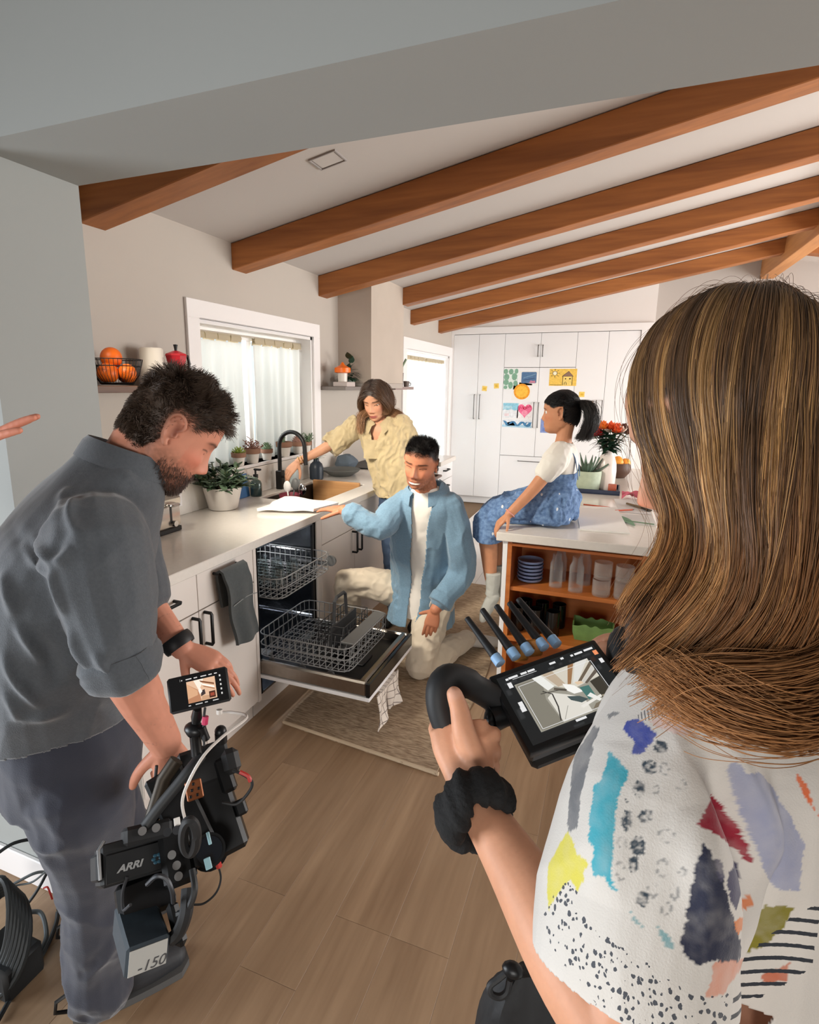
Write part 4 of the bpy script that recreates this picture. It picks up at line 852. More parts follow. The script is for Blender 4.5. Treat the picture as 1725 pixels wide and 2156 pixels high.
for a, el, L_ in ((3.3, -.35, .12), (3.6, .1, .1), (-.2, -.5, .13), (.3, .3, .12), (2.6, 1.0, .1), (-.5, .15, .1)): leaf(lf, base+Vector((.03*math.cos(a), .03*math.sin(a), .09)), (math.cos(a), math.sin(a), el), L_, .02, .002, bend=-.4)
st.build('stems', m_stem, e); lf.build('foliage', m_leafdd, e)
fm = [mat('petal_red', (206, 40, 44), .6), mat('petal_orange', (238, 122, 40), .6), mat('petal_deep_orange', (222, 84, 36), .6), mat('petal_white', (236, 220, 206), .6), mat('petal_dark', (96, 56, 50), .7)]
for (tip, k) in fl:
    m = fm[0] if tip.x < -.075 else (fm[4] if tip.x > .06 else (fm[3] if tip.z < 1.306 else fm[1 if k % 2 else 2]))
    b = MB(); rn2 = random.Random(k)
    for q in range(16):
        a = q*2.4; el = .1+1.1*q/16; d = (math.cos(a)*math.cos(el), math.sin(a)*math.cos(el), math.sin(el)); leaf(b, tip, d, .050*rn2.uniform(.8, 1.15), .040, .003, bend=.3, n=3)
    b.build('flower', m, e)
e = thing('fruit_bowl', (.055, 4.72, .9155), 'round dark wooden bowl of oranges at the far end of the island', 'bowl')
b = MB(); b.lathe([(0, .916), (.06, .916), (.095, .96), (.098, 1.0), (.088, 1.03), (.083, 1.028), (.09, 1.0), (.086, .965), (0, .93)], (.055, 4.72, 0), 28); b.build('bowl', mat('dark_turned_wood', (74, 50, 38), .55, var=(12, .2)), e)
for k, (dx, dy) in enumerate(((-.05, -.01), (.005, -.045), (.055, -.005), (0, .05))):
    b = MB(); b.ball((.055+dx, 4.72+dy, 1.03+.008*(k % 2)), .037, n=16); tag(b.build('orange', mat('orange_light', (236, 158, 60), .5, bump=(200, .3, .002))), ['orange nearest the vase in the dark wooden bowl', 'orange at the front of the dark wooden bowl', 'orange nearest the hair in the dark wooden bowl', 'orange at the back of the dark wooden bowl'][k], 'orange', 'oranges in the dark wooden bowl')
b = MB(); b.box((.0, 3.955, .9225), (.052, 4.0, .975), .006, seg=2); tag(b.build('ink_block', mat('terracotta_glaze', (172, 86, 62), .4), None, True), 'small terracotta block on the edge of the navy tray', 'holder')
P = [[(.085+.16*u, 3.80+.06*math.sin(4*u)+.10*(v-.5), .922+.022*abs(math.sin(5*u+2*v))+.012*math.sin(9*v+3*u)**2) for u in np.linspace(0, 1, 24)] for v in np.linspace(0, 1, 10)]
b = MB(); b.sheet(P, .005); tag(b.build('pink_cloth', mat('rose_cloth', (186, 92, 108), .85), None, True, 60), 'crumpled rose-pink cloth beside the navy tray', 'cloth')
def flat_sheet(name, label, pts, z, th, m, cat='paper'):
    b = MB(); b.prism(pts, z, z+th, lambda a, c, d: (a, c, d)); return tag(b.build(name, m, None, False), label, cat)
ipx = lambda q: [tuple(at_top(x, y))[:2] for x, y in q]
flat_sheet('sketch_pad', 'white sketch pad on the near corner of the island worktop', ipx([(1221, 1117), (1327, 1125), (1299, 1071), (1213, 1067)]), .9156, .008, m_paper, 'sketchbook')
flat_sheet('paper_sheet', 'white sheet lying beyond the sketch pad under the pencils', ipx([(1304, 1078), (1372, 1084), (1362, 1052), (1293, 1050)]), .9156, .0012, mat('paper_cool', (222, 222, 222), .8))
flat_sheet('paper_sheet', 'grey-white sheet beside the sketch pad under the green leaf', ipx([(1318, 1103), (1385, 1108), (1373, 1086), (1307, 1082)]), .9156, .0012, mat('paper_grey', (214, 214, 212), .8))
def pencil(label, p0, p1, c, name='pencil'):
    e = thing(name, p0, label, name); p0 = Vector(p0); p1 = Vector(p1); d = (p1-p0); b = MB(); b.tube([p0, p0+d*.9], .0042, 6); b.build('shaft', mat('pencil_%d' % c[0], c, .45), e); b = MB(); b.tube([p0+d*.9, p1], [.004, .0008], 6); b.build('tip', mat('pencil_tip', (60, 48, 40), .6), e); return e
pencil('red-orange pencil lying above the sketch pad', at_top(1229, 1062, .921), at_top(1290, 1069, .921), (206, 92, 62))
pencil('yellow pencil with a dark tip on the white sheet', at_top(1296, 1075, .922), at_top(1336, 1073, .922), (206, 160, 60))
e = thing('paint_brush', (.14, 3.3, .921), 'worn brown paint brush lying on the far sheet', 'brush')
b = MB(); b.tube([at_top(1320, 1060, .924), at_top(1352, 1069, .924)], [.006, .008], 8); b.build('handle', mat('brush_wood', (140, 120, 92), .6), e); b = MB(); b.tube([at_top(1352, 1069, .924), at_top(1369, 1075, .924)], [.01, .014], 8, flat=.5); b.build('bristles', mat('brush_bristle', (70, 58, 44), .9), e)
e = thing('paper_leaf', (.1, 2.86, .918), 'green paper leaf with a stem lying beside the sketch pad', 'leaf')
b = MB(); p0 = at_top(1306, 1087, .921); p1 = at_top(1337, 1107, .921); leaf(b, p0, p1-p0, (p1-p0).length, .055, .003); b.build('blade', mat('paper_leaf_green', (116, 152, 124), .7), e); b = MB(); b.tube([at_top(1318, 1096, .922), at_top(1378, 1104, .922)], .003, 6); b.build('stem', mat('stem_green', (110, 140, 112), .7), e)

# ---------------------------------------------------------------- runner rug
def rugfn(nt, N, L, b):
    tc = N.new('ShaderNodeTexCoord'); mp = N.new('ShaderNodeMapping'); mp.inputs['Scale'].default_value = (1, 5, 1); L.new(tc.outputs['Object'], mp.inputs[0])
    n = N.new('ShaderNodeTexNoise'); n.inputs['Scale'].default_value = 26; n.inputs['Detail'].default_value = 8; L.new(mp.outputs[0], n.inputs[0])
    cr = N.new('ShaderNodeValToRGB'); cr.color_ramp.elements[0].position = .3; cr.color_ramp.elements[0].color = rgb(128, 106, 84); cr.color_ramp.elements[1].position = .62; cr.color_ramp.elements[1].color = rgb(186, 164, 138); L.new(n.outputs['Fac'], cr.inputs[0]); L.new(cr.outputs[0], b.inputs['Base Color'])
    b.inputs['Roughness'].default_value = .95
    bp = N.new('ShaderNodeBump'); bp.inputs['Strength'].default_value = .7; bp.inputs['Distance'].default_value = .006; L.new(n.outputs['Fac'], bp.inputs['Height']); L.new(bp.outputs[0], b.inputs['Normal'])
m_rug = node_mat('jute_rug', rugfn)
e = thing('runner_rug', (-.95, 3.2, 0), 'beige woven runner rug between the counter and the island', 'rug')
b = MB(); P = []
for i in range(90):
    y = 2.05+2.33*i/89; row = []
    for j in range(30):
        u = j/29; x = -1.36+.80*u+.012*math.sin(y*5)*(1 if j in (0, 29) else 0); yy = y+(.05-.075*u+.008*math.sin(u*30) if i == 0 else (.05-.075*u)*(1-i/89)); row.append((x, yy, .0065+.0022*math.sin(i*2.6+j)*math.sin(j*1.9)))
    P.append(row)
b.sheet(P, .011); b.build('weave', m_rug, e)
b = MB(); b.tube([(-1.36+.80*u, 2.05+.05-.075*u, .008) for u in np.linspace(0, 1, 24)], .0085, 8); b.build('hem', mat('rug_hem', (196, 176, 150), .95, bump=(90, .6, .003)), e)
# ---------------------------------------------------------------- people: tools
def at(x, y, Y=None, Z=None, D=None):
    """world point seen at photo pixel (x, y) on the plane Y=, Z= or at depth D"""
    d = _f + _r2*((x-816)/FPX) - _u2*((y-1063)/FPX)
    t = Y/d.y if Y is not None else ((Z-1.6)/d.z if Z is not None else D)
    return Vector((0, 0, 1.6)) + d*t
def vnoise(P, seed=0):
    P = np.asarray(P, float); i = np.floor(P).astype(np.int64); f = P-i; f = f*f*(3-2*f); out = 0
    for dx in (0, 1):
        for dy in (0, 1):
            for dz in (0, 1):
                h = (i[:, 0]+dx)*374761393+(i[:, 1]+dy)*668265263+(i[:, 2]+dz)*2147483647+seed*1274126177
                h = (h ^ (h >> 13))*1274126177; h = (h ^ (h >> 16)) & 0xffff
                w_ = (f[:, 0] if dx else 1-f[:, 0])*(f[:, 1] if dy else 1-f[:, 1])*(f[:, 2] if dz else 1-f[:, 2])
                out = out+w_*(h/32767.5-1)
    return out
def fbm(P, seed=0, o=3): return sum(vnoise(np.asarray(P)*2**k, seed+k)*.5**k for k in range(o))
def limb(b, pts, rs, flat=1., n=16, k=4, up=(0, 0, 1), cap=True):
    """tapering tube with rounded ends through joints"""
    P = smooth_pts(pts, k); R_ = smooth_pts([(r,) for r in rs], k); R_ = [max(1e-4, float(r[0])) for r in R_]
    if cap:
        a = [(P[0]+(P[0]-P[1])/max(1e-9, np.linalg.norm(P[0]-P[1]))*R_[0]*math.sin(t), R_[0]*math.cos(t)) for t in (1.45, 1.0, .5)]
        z = [(P[-1]+(P[-1]-P[-2])/max(1e-9, np.linalg.norm(P[-1]-P[-2]))*R_[-1]*math.sin(t), R_[-1]*math.cos(t)) for t in (.5, 1.0, 1.45)]
        P = [q[0] for q in a]+list(P)+[q[0] for q in z]; R_ = [q[1] for q in a]+R_+[q[1] for q in z]
    b.tube(P, R_, n, flat=flat, up=up)
def torso(b, secs, n=28, k=5, pw=2.3):
    """secs: (centre, side vector, front vector, half width, half depth) lofted"""
    C = smooth_pts([s[0] for s in secs], k); Sd = smooth_pts([s[1] for s in secs], k); Fr = smooth_pts([s[2] for s in secs], k); Rr = smooth_pts([(s[3], s[4]) for s in secs], k)
    rows = []
    for c, s, f, r in zip(C, Sd, Fr, Rr):
        s = s/np.linalg.norm(s); f = f-s*np.dot(f, s); f = f/np.linalg.norm(f); row = []
        for q in range(n):
            t = 2*math.pi*q/n; ct, st_ = math.cos(t), math.sin(t); m = (abs(ct)**pw+abs(st_)**pw)**(-1/pw)
            row.append(b.bm.verts.new(Vector(c+s*r[0]*ct*m+f*r[1]*st_*m)))
        rows.append(row)
    for A, B in zip(rows, rows[1:]):
        for q in range(n): b.bm.faces.new((A[q], A[(q+1) % n], B[(q+1) % n], B[q]))
    b.bm.faces.new(list(reversed(rows[0]))); b.bm.faces.new(rows[-1])
def eval_mesh(me, mods):
    o = bpy.data.objects.new('tmp', me); COL.objects.link(o)
    for ty, kw in mods:
        m = o.modifiers.new(ty, ty)
        for q, v in kw.items(): setattr(m, q, v)
    dg = bpy.context.evaluated_depsgraph_get(); dg.update()
    r = bpy.data.meshes.new_from_object(o.evaluated_get(dg)); bpy.data.objects.remove(o); return r
def fuse(b, vox, it=4):
    me = bpy.data.meshes.new('tmp'); bmesh.ops.recalc_face_normals(b.bm, faces=b.bm.faces); b.bm.to_mesh(me); b.bm.free()
    return eval_mesh(me, [('REMESH', dict(mode='VOXEL', voxel_size=vox, adaptivity=0)), ('SMOOTH', dict(factor=.5, iterations=it))])
def coords(me):
    a = np.empty(len(me.vertices)*3, np.float64); me.vertices.foreach_get('co', a); return a.reshape(-1, 3)
def normals(me):
    a = np.empty(len(me.vertices)*3, np.float64); me.vertices.foreach_get('normal', a); return a.reshape(-1, 3)
def setco(me, c): me.vertices.foreach_set('co', np.ascontiguousarray(c, np.float32).ravel()); me.update()
def paint(me, colfn):
    c = colfn(coords(me)); at_ = me.attributes.new('Col', 'FLOAT_COLOR', 'POINT'); q = np.ones((len(c), 4), np.float32); q[:, :3] = c; at_.data.foreach_set('color', q.ravel())
def L3(r, g, b): return np.array([lin(r), lin(g), lin(b)])
def mixc(C, col, w_): return C*(1-w_[:, None])+np.asarray(col)[None, :]*w_[:, None]
def sst(a, b, x): t = np.clip((x-a)/(b-a), 0, 1); return t*t*(3-2*t)
def seg_dist(C, pts):
    best = np.full(len(C), 1e9); par = np.zeros(len(C)); P = [np.array(p, float) for p in pts]
    for i in range(len(P)-1):
        a, d = P[i], P[i+1]-P[i]; t = np.clip((C-a)@d/max(1e-12, d@d), 0, 1); q = np.linalg.norm(C-a-t[:, None]*d, axis=1); m = q < best; best[m] = q[m]; par[m] = (i+t[m])/(len(P)-1)
    return best, par
def creases(me, lines):
    """lines: (points, width, height): a ridge (height>0) or groove pressed along the surface"""
    C = coords(me); N_ = normals(me); d = np.zeros(len(C))
    for pts, wd, h in lines:
        q, t = seg_dist(C, smooth_pts(pts, 5)); d += h*np.exp(-(q/wd)**2)*np.sin(np.clip(t, .0, 1)*math.pi*.94+.09)
    setco(me, C+N_*d[:, None])
def wrinkle(me, amp, freq, along=(0, 0, 1), squash=.3, seed=0, mask=None):
    """long soft folds running along a direction"""
    C = coords(me); N_ = normals(me); a = np.array(along, float); a /= np.linalg.norm(a); Q = C-np.outer(C@a, a)*(1-squash)
    Q = Q+.02*np.stack([fbm(C*9, seed+11), fbm(C*9, seed+12), fbm(C*9, seed+13)], 1)
    n_ = fbm(Q*freq, seed, 2); d = amp*(1-2*np.abs(n_)-.4)
    if mask is not None: d = d*mask(C)
    setco(me, C+N_*d[:, None])
m_skin = mat('skin', (200, 150, 120), .5, attr='Col', bump=(420, .1, .001), spec=.35, sss=.08)
def basis(f, up=(0, 0, 1)):
    """4x4 from facing and up vector: x = the person's right hand, y = facing, z = up"""
    f = Vector(f).normalized(); u = Vector(up); r = f.cross(u).normalized(); u = r.cross(f).normalized(); return Matrix(((r.x, f.x, u.x, 0), (r.y, f.y, u.y, 0), (r.z, f.z, u.z, 0), (0, 0, 0, 1)))
_hz = [-.114, -.108, -.095, -.075, -.045, -.015, .01, .035, .06, .085, .102, .110, .114]
_hf = [.052, .068, .080, .083, .084, .082, .083, .088, .084, .066, .042, .02, .0]
_hb = [-.0, -.01, -.022, -.046, -.072, -.088, -.096, -.100, -.096, -.078, -.052, -.026, .0]
_hw = [.014, .030, .045, .056, .064, .069, .073, .076, .074, .062, .044, .024, .0]
def hprof(z): return [np.interp(z, _hz, q) for q in (_hf, _hb, _hw)]
def _sm(q, z):
    zz = np.linspace(-.114, .114, 229); v = np.interp(zz, _hz, q); k = np.hanning(17); k /= k.sum(); v2 = np.convolve(np.pad(v, 8, mode='edge'), k, 'valid'); e = sst(.085, .108, zz); e2 = 1-sst(-.113, -.1, zz); v2 = v2*(1-e)+v*e; return np.interp(z, zz, v2)
def hpoint(phi, z, f=None):
    """surface of the bare head; phi 0 = front, positive to the person's right"""
    yf, yb, w_ = _sm(_hf, z), _sm(_hb, z), _sm(_hw, z); s, c = np.sin(phi), np.cos(phi); y0 = np.where(np.asarray(z) < -.08, .012, -.008)
    pw = 2.25; m = (np.abs(s)**pw+np.abs(c)**pw)**(-1/pw)
    x = w_*s*m; y = y0+np.where(c > 0, (yf-y0)*c*m, -(yb-y0)*c*m)
    return x, y
def head(b, M_, smile=0., nose=1., lips=1., jaw=1., fem=0., ear=True, eyes_closed=False):
    nz, nphi = 110, 120
    tz = np.linspace(0, 1, nz); zs = -.114+.228*(.5-.5*np.cos(tz*math.pi)); rows = []
    for z in zs:
        ph = np.linspace(-math.pi, math.pi, nphi, endpoint=False); x, y = hpoint(ph, np.full(nphi, z)); zz = np.full(nphi, z)
        if fem: x = x*(1-.05*fem)*(1-.07*fem*float(sst(-.03, -.1, z)))
        front = np.cos(ph) > 0; g = lambda cx_, cz_, sx, sz: np.exp(-((x-cx_)/sx)**2-((z-cz_)/sz)**2)
        gs = lambda cx_, cz_, sx, sz: g(cx_, cz_, sx, sz)+g(-cx_, cz_, sx, sz)
        nb = float(np.interp(z, [-.062, -.049, -.043, -.036, -.028, -.01, .012, .03], [0, .002, .014, .026, .024, .014, .006, 0]))*nose
        nw = float(np.interp(z, [-.05, -.042, -.03, 0, .03], [.0135, .013, .0105, .008, .01]))
        d = nb*np.exp(-(np.abs(x)/nw)**2.2)+.008*nose*gs(.0125, -.042, .0065, .007)
        d += -.011*gs(.033, .001, .017, .012)+.0055*gs(.03, .021, .022, .007)+.006*gs(.047, -.028, .018, .014)
        d += .006*lips*g(0, -.064, .02+.008*smile, .0048)+.0068*lips*g(0, -.0765, .018+.008*smile, .005)-.005*g(0, -.0702, .024+.010*smile, .0026)-.003*g(0, -.087, .018, .005)
        d += .007*jaw*g(0, -.103, .018, .01)+smile*.006*gs(.038, -.045, .014, .013)-smile*.003*gs(.032, -.066, .006, .01)
        # eyelids bulge back out of the socket
        d += .0085*gs(.032, .001, .0125, .0075)
        y = y+np.where(front, d, 0); rows.append([b.bm.verts.new(M_ @ Vector((float(x[i]), float(y[i]), float(zz[i])))) for i in range(nphi)])
    for A, B in zip(rows, rows[1:]):
        for q in range(nphi): b.bm.faces.new((A[q], A[(q+1) % nphi], B[(q+1) % nphi], B[q]))
    b.bm.faces.new(list(reversed(rows[0]))); b.bm.faces.new(rows[-1])
    if ear:
        for s in (-1, 1):
            E_ = M_ @ Matrix.Translation((s*.070, -.012, -.006)) @ Matrix.Rotation(s*math.radians(-24), 4, 'Z') @ Matrix.Rotation(math.radians(-10), 4, 'X')
            q = [(0.002, .012, -.026), (.006, .006, -.031), (.008, -.002, -.026), (.012, -.012, -.010), (.015, -.019, .008), (.015, -.019, .022), (.013, -.010, .032), (.010, .003, .031), (.007, .012, .022), (.004, .013, .012), (.003, .007, .004)]
            b.tube([E_ @ Vector((s*x, y, z)) for x, y, z in smooth_pts(q, 3)], [.0035, .0042, .005, .005]+[.0038]*(len(smooth_pts(q, 3))-8)+[.0035, .003, .003, .0025], 8)
            bb = MB.__new__(MB); bb.bm = b.bm; bb.mi = 0; bb.ball((0, 0, 0), 1, .004, .016, .026, 12, E_ @ Matrix.Translation((s*.003, -.004, 0)) @ Matrix.Rotation(s*.25, 4, 'Z')); bb.ball((0, 0, 0), 1, .0048, .006, .009, 10, E_ @ Matrix.Translation((s*.006, .004, -.024))); bb.ball((0, 0, 0), 1, .004, .004, .006, 10, E_ @ Matrix.Translation((s*.005, .012, -.006))); bb.tube([E_ @ Vector((s*.007, -.012, -.014)), E_ @ Vector((s*.009, -.012, .004)), E_ @ Vector((s*.008, -.004, .018))], [.002, .003, .002], 6)
def hlocal(C, M_): 
    A = np.array(M_.inverted()); return C@A[:3, :3].T+A[:3, 3]
def face_paint(C, skin, M_, lips=(170, 90, 80), brow=(50, 36, 30), hairline=None, hair=(40, 30, 26), beard=None, smile=0., blush=.25, lash=.8, teeth=False, z_open=0.):
    """colours of a face: lips, brows, lashes, stubble, scalp under the hair, painted shade in hollows"""
    Cs = np.tile(L3(*skin), (len(C), 1)); n_ = fbm(C*60, 5, 2); Cs = Cs*(1+.05*n_)[:, None]
    H = hlocal(C, M_)/M_.median_scale; x, y, z = H.T; near = (np.abs(x) < .1) & (np.abs(y) < .13) & (z > -.125) & (z < .13); fr = near & (y > .03)
    G = lambda cx_, cz_, sx, sz: np.exp(-((np.abs(x)-cx_)/sx)**2-((z-cz_)/sz)**2)*fr
    Cs = mixc(Cs, L3(skin[0]*1.02, skin[1]*.78, skin[2]*.74), np.clip(blush*(G(.045, -.03, .02, .02)+G(0, -.038, .012, .01)), 0, 1))
    if beard is not None:
        m = near*sst(-.02, -.055, z+.25*np.maximum(0, .02-np.abs(x))*0)*sst(-.075, -.02, y)*(1-np.exp(-(x/.03)**2-((z+.045)/.014)**2)); m = np.maximum(m, near*np.exp(-(np.abs(x)/.028)**4-((z+.056)/.006)**2)*(y > .03))
        m = m*np.clip(.75+.5*fbm(C*170, 9, 2), 0, 1); Cs = mixc(Cs, L3(*beard[0]), np.clip(m*beard[1], 0, 1))
    lw = .023+.009*smile; bow = .0030*np.cos(np.clip(x/lw, -1, 1)*math.pi)
    zc = -.0702+smile*.10*np.abs(x)*(np.abs(x)/.03); dz = z-zc
    lm = fr*np.clip(1-((np.abs(x)/lw)**4), 0, 1)*np.clip(1-(np.abs(dz)/(.0105-.004*(np.abs(x)/lw)**2))**6, 0, 1); Cs = mixc(Cs, L3(*lips), np.clip(lm*.9, 0, 1))
    if teeth: 
        tm = fr*np.clip(1-(np.abs(x)/(lw*.86))**6, 0, 1)*np.clip(1-(np.abs(dz)/(.0046*(1-.5*(np.abs(x)/lw)**2)))**6, 0, 1); Cs = mixc(Cs, L3(222, 212, 200), np.clip(tm*1.0, 0, 1)); 
        ln = fr*np.clip(1-(np.abs(x)/lw)**6, 0, 1)*np.exp(-((dz+.0062)/.0012)**2); Cs = mixc(Cs, L3(90, 40, 36), np.clip(ln*.7, 0, 1))  # dark line paints the shade below the teeth
    else:
        ln = fr*np.clip(1-(np.abs(x)/(lw*1.05))**6, 0, 1)*np.exp(-(dz/.0014)**2); Cs = mixc(Cs, L3(80, 36, 32), np.clip(ln*.85, 0, 1))  # dark line paints the shade where the lips meet
    bm_ = fr*np.exp(-((z-(.0205+.10*(.034-np.abs(x))*-.35-.9*np.maximum(0, np.abs(x)-.042)*.5))/.0036)**2)*sst(.010, .016, np.abs(x))*(1-sst(.046, .056, np.abs(x))); Cs = mixc(Cs, L3(*brow), np.clip(bm_*.9, 0, 1))
    el = fr*np.exp(-((z-(-.0005-z_open+.35*np.maximum(0, .006-(np.abs(np.abs(x)-.032)))*1.0*0+.0035-14*(np.abs(x)-.032)**2))/.0017)**2)*(np.abs(np.abs(x)-.032) < .0145); Cs = mixc(Cs, L3(34, 24, 22), np.clip(el*lash, 0, 1))
    no = fr*np.exp(-((np.abs(x)-.0085)/.0036)**2-((z+.0490)/.0024)**2); Cs = mixc(Cs, L3(84, 40, 34), np.clip(no*.8, 0, 1))  # nostril openings: their shade is painted as dark spots
    ec = (np.abs(x) > .060)*(np.abs(x) < .11)*np.exp(-((y+.008)/.0075)**2-((z+.004)/.013)**2); Cs = mixc(Cs, L3(skin[0]*.62, skin[1]*.46, skin[2]*.42), np.clip(ec*.85, 0, 1))  # ear hollow painted darker, its shade put into the colour
    if hairline is not None:
        hm = near*np.clip(hairline(x, y, z), 0, 1); Cs = mixc(Cs, L3(*hair), hm)
    return Cs
def eyes(parent, M_, iris=(70, 44, 30), lid=0., look=(0, 0)):
    for s in (-1, 1):
        b = MB(); T = M_ @ Matrix.Translation((s*.032, .0655, .001)); mats = [mat('eye_white', (226, 218, 212), .2), mat('iris_%d' % iris[0], iris, .15), mat('pupil', (8, 8, 8), .1)]
        b.ball((0, 0, 0), .0122, n=16, T=T); b.mi = 1; d = Vector((look[0], 1, look[1])).normalized(); b.ball((0, 0, 0), .0066, n=12, T=T @ Matrix.Translation(d*.0075)); b.mi = 2; b.ball((0, 0, 0), .003, n=8, T=T @ Matrix.Translation(d*.0122)); b.build('eye', mats, parent)
def hand(b, W_, F_, N_, s=1., curls=(.35, .4, .45, .5), thumb=(.5, .3, .4), spread=.05, side=1, palm_len=.095, tw=None):
    """palm and five fingers; W_ wrist, F_ finger direction, N_ back-of-hand normal, side=+1 thumb on N x F side"""
    W_ = Vector(W_); F_ = Vector(F_).normalized(); N_ = Vector(N_); N_ = (N_-F_*N_.dot(F_)).normalized(); T_ = N_.cross(F_)*side; pl = palm_len*s
    torso(b, [(W_-F_*.02*s, T_, N_, .026*s, .020*s), (W_+F_*.01*s, T_, N_, .027*s, .018*s), (W_+F_*.05*s, T_, N_, .038*s, .016*s), (W_+F_*pl*.9, T_, N_, .041*s, .014*s), (W_+F_*pl*1.03, T_, N_, .038*s, .010*s)], 16, 3)
    lens = (.043, .049, .045, .034); offs = (.029, .0097, -.0097, -.0285); bases = (.0, .005, .001, -.008)
    for i in range(4):
        p = W_+F_*(pl+bases[i]*s)+T_*offs[i]*s; d = (F_+T_*(1.5-i)*spread).normalized(); c = curls[i]; q = [p-d*.02*s, p]; a = 0; dd = d; nn = N_
        for L_, k in ((lens[i], .75), (lens[i]*.62, 1.1), (lens[i]*.52, .75)):
            a = c*k; dd = (dd*math.cos(a)-nn*math.sin(a)).normalized(); nn = (nn-dd*nn.dot(dd)).normalized(); p = p+dd*L_*s; q.append(p)
        limb(b, q, [.0095*s, .0095*s, .0085*s, .0078*s, .0065*s], n=10, k=3)
    t0 = W_+F_*.022*s+T_*.022*s-N_*.006*s; d = (T_*.75+F_*.6-N_*thumb[2]).normalized(); q = [t0-d*.01*s, t0, t0+d*.038*s]; p = q[-1]; a = thumb[0]; ax = F_
    d = (d*math.cos(a)+(F_*.9-N_*.35).normalized()*math.sin(a)).normalized(); p = p+d*.032*s; q.append(p); d = (d+(F_-N_*.3)*thumb[1]).normalized(); p = p+d*.026*s; q.append(p)
    limb(b, q, [.014*s, .0145*s, .0115*s, .0105*s, .008*s], n=10, k=3)
def strands(name, K, r0, r1, cols, m, parent):
    """K: array (n, k, 3) of hair strands"""
    K = np.asarray(K, np.float32); n, k = K.shape[:2]; hc = bpy.data.hair_curves.new(name); hc.add_curves([k]*n)
    if parent is not None: K = K-np.array(wloc(parent), np.float32)
    hc.attributes['position'].data.foreach_set('vector', np.ascontiguousarray(K).ravel())
    ra = hc.attributes.get('radius') or hc.attributes.new('radius', 'FLOAT', 'POINT'); ra.data.foreach_set('value', np.tile(np.linspace(r0, r1, k, dtype=np.float32), n))
    ca = hc.attributes.new('Col', 'FLOAT_COLOR', 'POINT'); cc = np.ones((n, k, 4), np.float32); cc[:, :, :3] = cols if cols.ndim == 3 else cols[:, None, :]; ca.data.foreach_set('color', cc.ravel())
    hc.materials.append(m); o = bpy.data.objects.new(name, hc); COL.objects.link(o)
    if parent is not None: o.parent = parent
    return o
m_hair = mat('hair_strands', (60, 40, 30), .42, attr='Col', spec=.45)
def short_hair(parent, M_, mask, col, n=7000, L_=.03, comb=(0, -.3, .5), lift=.6, seed=0, curl=.25, k=5, rad=.00035, lenfn=None, colvar=.35):
    rn = np.random.RandomState(seed); out = []; phi = rn.uniform(-math.pi, math.pi, n*4); u = rn.uniform(-1, 1, n*4); z = .004+.109*np.sign(u)*np.abs(u)**.8; z = np.clip(z, -.112, .1135); x, y = hpoint(phi, z)
    ok = rn.uniform(0, 1, n*4) < mask(x, y, z); idx = np.where(ok)[0][:n]; P = np.stack([x[idx], y[idx], z[idx]], 1)
    e = .002; N_ = P-np.array([0, -.008, .0]); N_ = N_*np.array([1/.073**2, 1/.09**2, 1/.112**2]); N_ /= np.linalg.norm(N_, axis=1)[:, None]
    cb = comb(P) if callable(comb) else np.tile(np.array(comb, float), (len(P), 1)); cb = cb-N_*np.sum(cb*N_, 1)[:, None]; nz_ = np.stack([fbm(P*45, seed+q, 2) for q in (1, 2, 3)], 1)
    ln = L_*(1+.35*rn.uniform(-1, 1, len(P)))*(lenfn(P) if lenfn else 1); K = np.zeros((len(P), k, 3)); K[:, 0] = P-N_*.002; d = N_*lift+cb+nz_*curl+rn.normal(0, .12, P.shape); d /= np.linalg.norm(d, axis=1)[:, None]; p = K[:, 0].copy()
    for j in range(1, k):
        p = p+d*(ln/(k-1))[:, None]; r2 = np.sqrt((p[:, 0]/.076)**2+((p[:, 1]+.008)/.093)**2+(p[:, 2]/.115)**2); p = np.where((r2 < 1.0)[:, None], p/r2[:, None], p); K[:, j] = p; d = d+cb*.25+nz_*curl*.35-N_*.05; d /= np.linalg.norm(d, axis=1)[:, None]
    A = np.array(M_); K = K@A[:3, :3].T+A[:3, 3]; c = np.tile(L3(*col), (len(P), 1))*(1+colvar*rn.uniform(-1, 1, (len(P), 1)))
    return strands('hair', K, rad, rad*.5, c, m_hair, parent)
def hmask(front=.058, nape=-.062, temple=.036, soft=.006, wob=.006):
    def f(x, y, z):
        zl = wob*vnoise(np.stack([x*70, y*70, x*0+3], -1).reshape(-1, 3), 4).reshape(np.shape(x))+np.interp(y, [-.1, -.035, -.022, -.012, .012, .022, .048, .078], [nape, nape+.008, -.03, .012, .012, .024, temple, front]); return sst(zl-soft*.5, zl+soft, z)
    return f
def person(loc, label): return thing('person', loc, label, 'person')
def open_shell(me, keep, th):
    bm = bmesh.new(); bm.from_mesh(me); C = np.array([v.co for v in bm.verts]); k = keep(C); bmesh.ops.delete(bm, geom=[v for v, q in zip(bm.verts, k) if not q], context='VERTS'); bm.to_mesh(me); bm.free()
    return eval_mesh(me, [('SOLIDIFY', dict(thickness=th, offset=-1))])
from mathutils.bvhtree import BVHTree
def bvh_of(me):
    return BVHTree.FromPolygons([v.co for v in me.vertices], [tuple(p.vertices) for p in me.polygons])
def on_mesh(bv, x, y):
    d = (_f + _r2*((x-816)/FPX) - _u2*((y-1063)/FPX)).normalized(); r = bv.ray_cast(Vector((0, 0, 1.6)), d); return r[0]
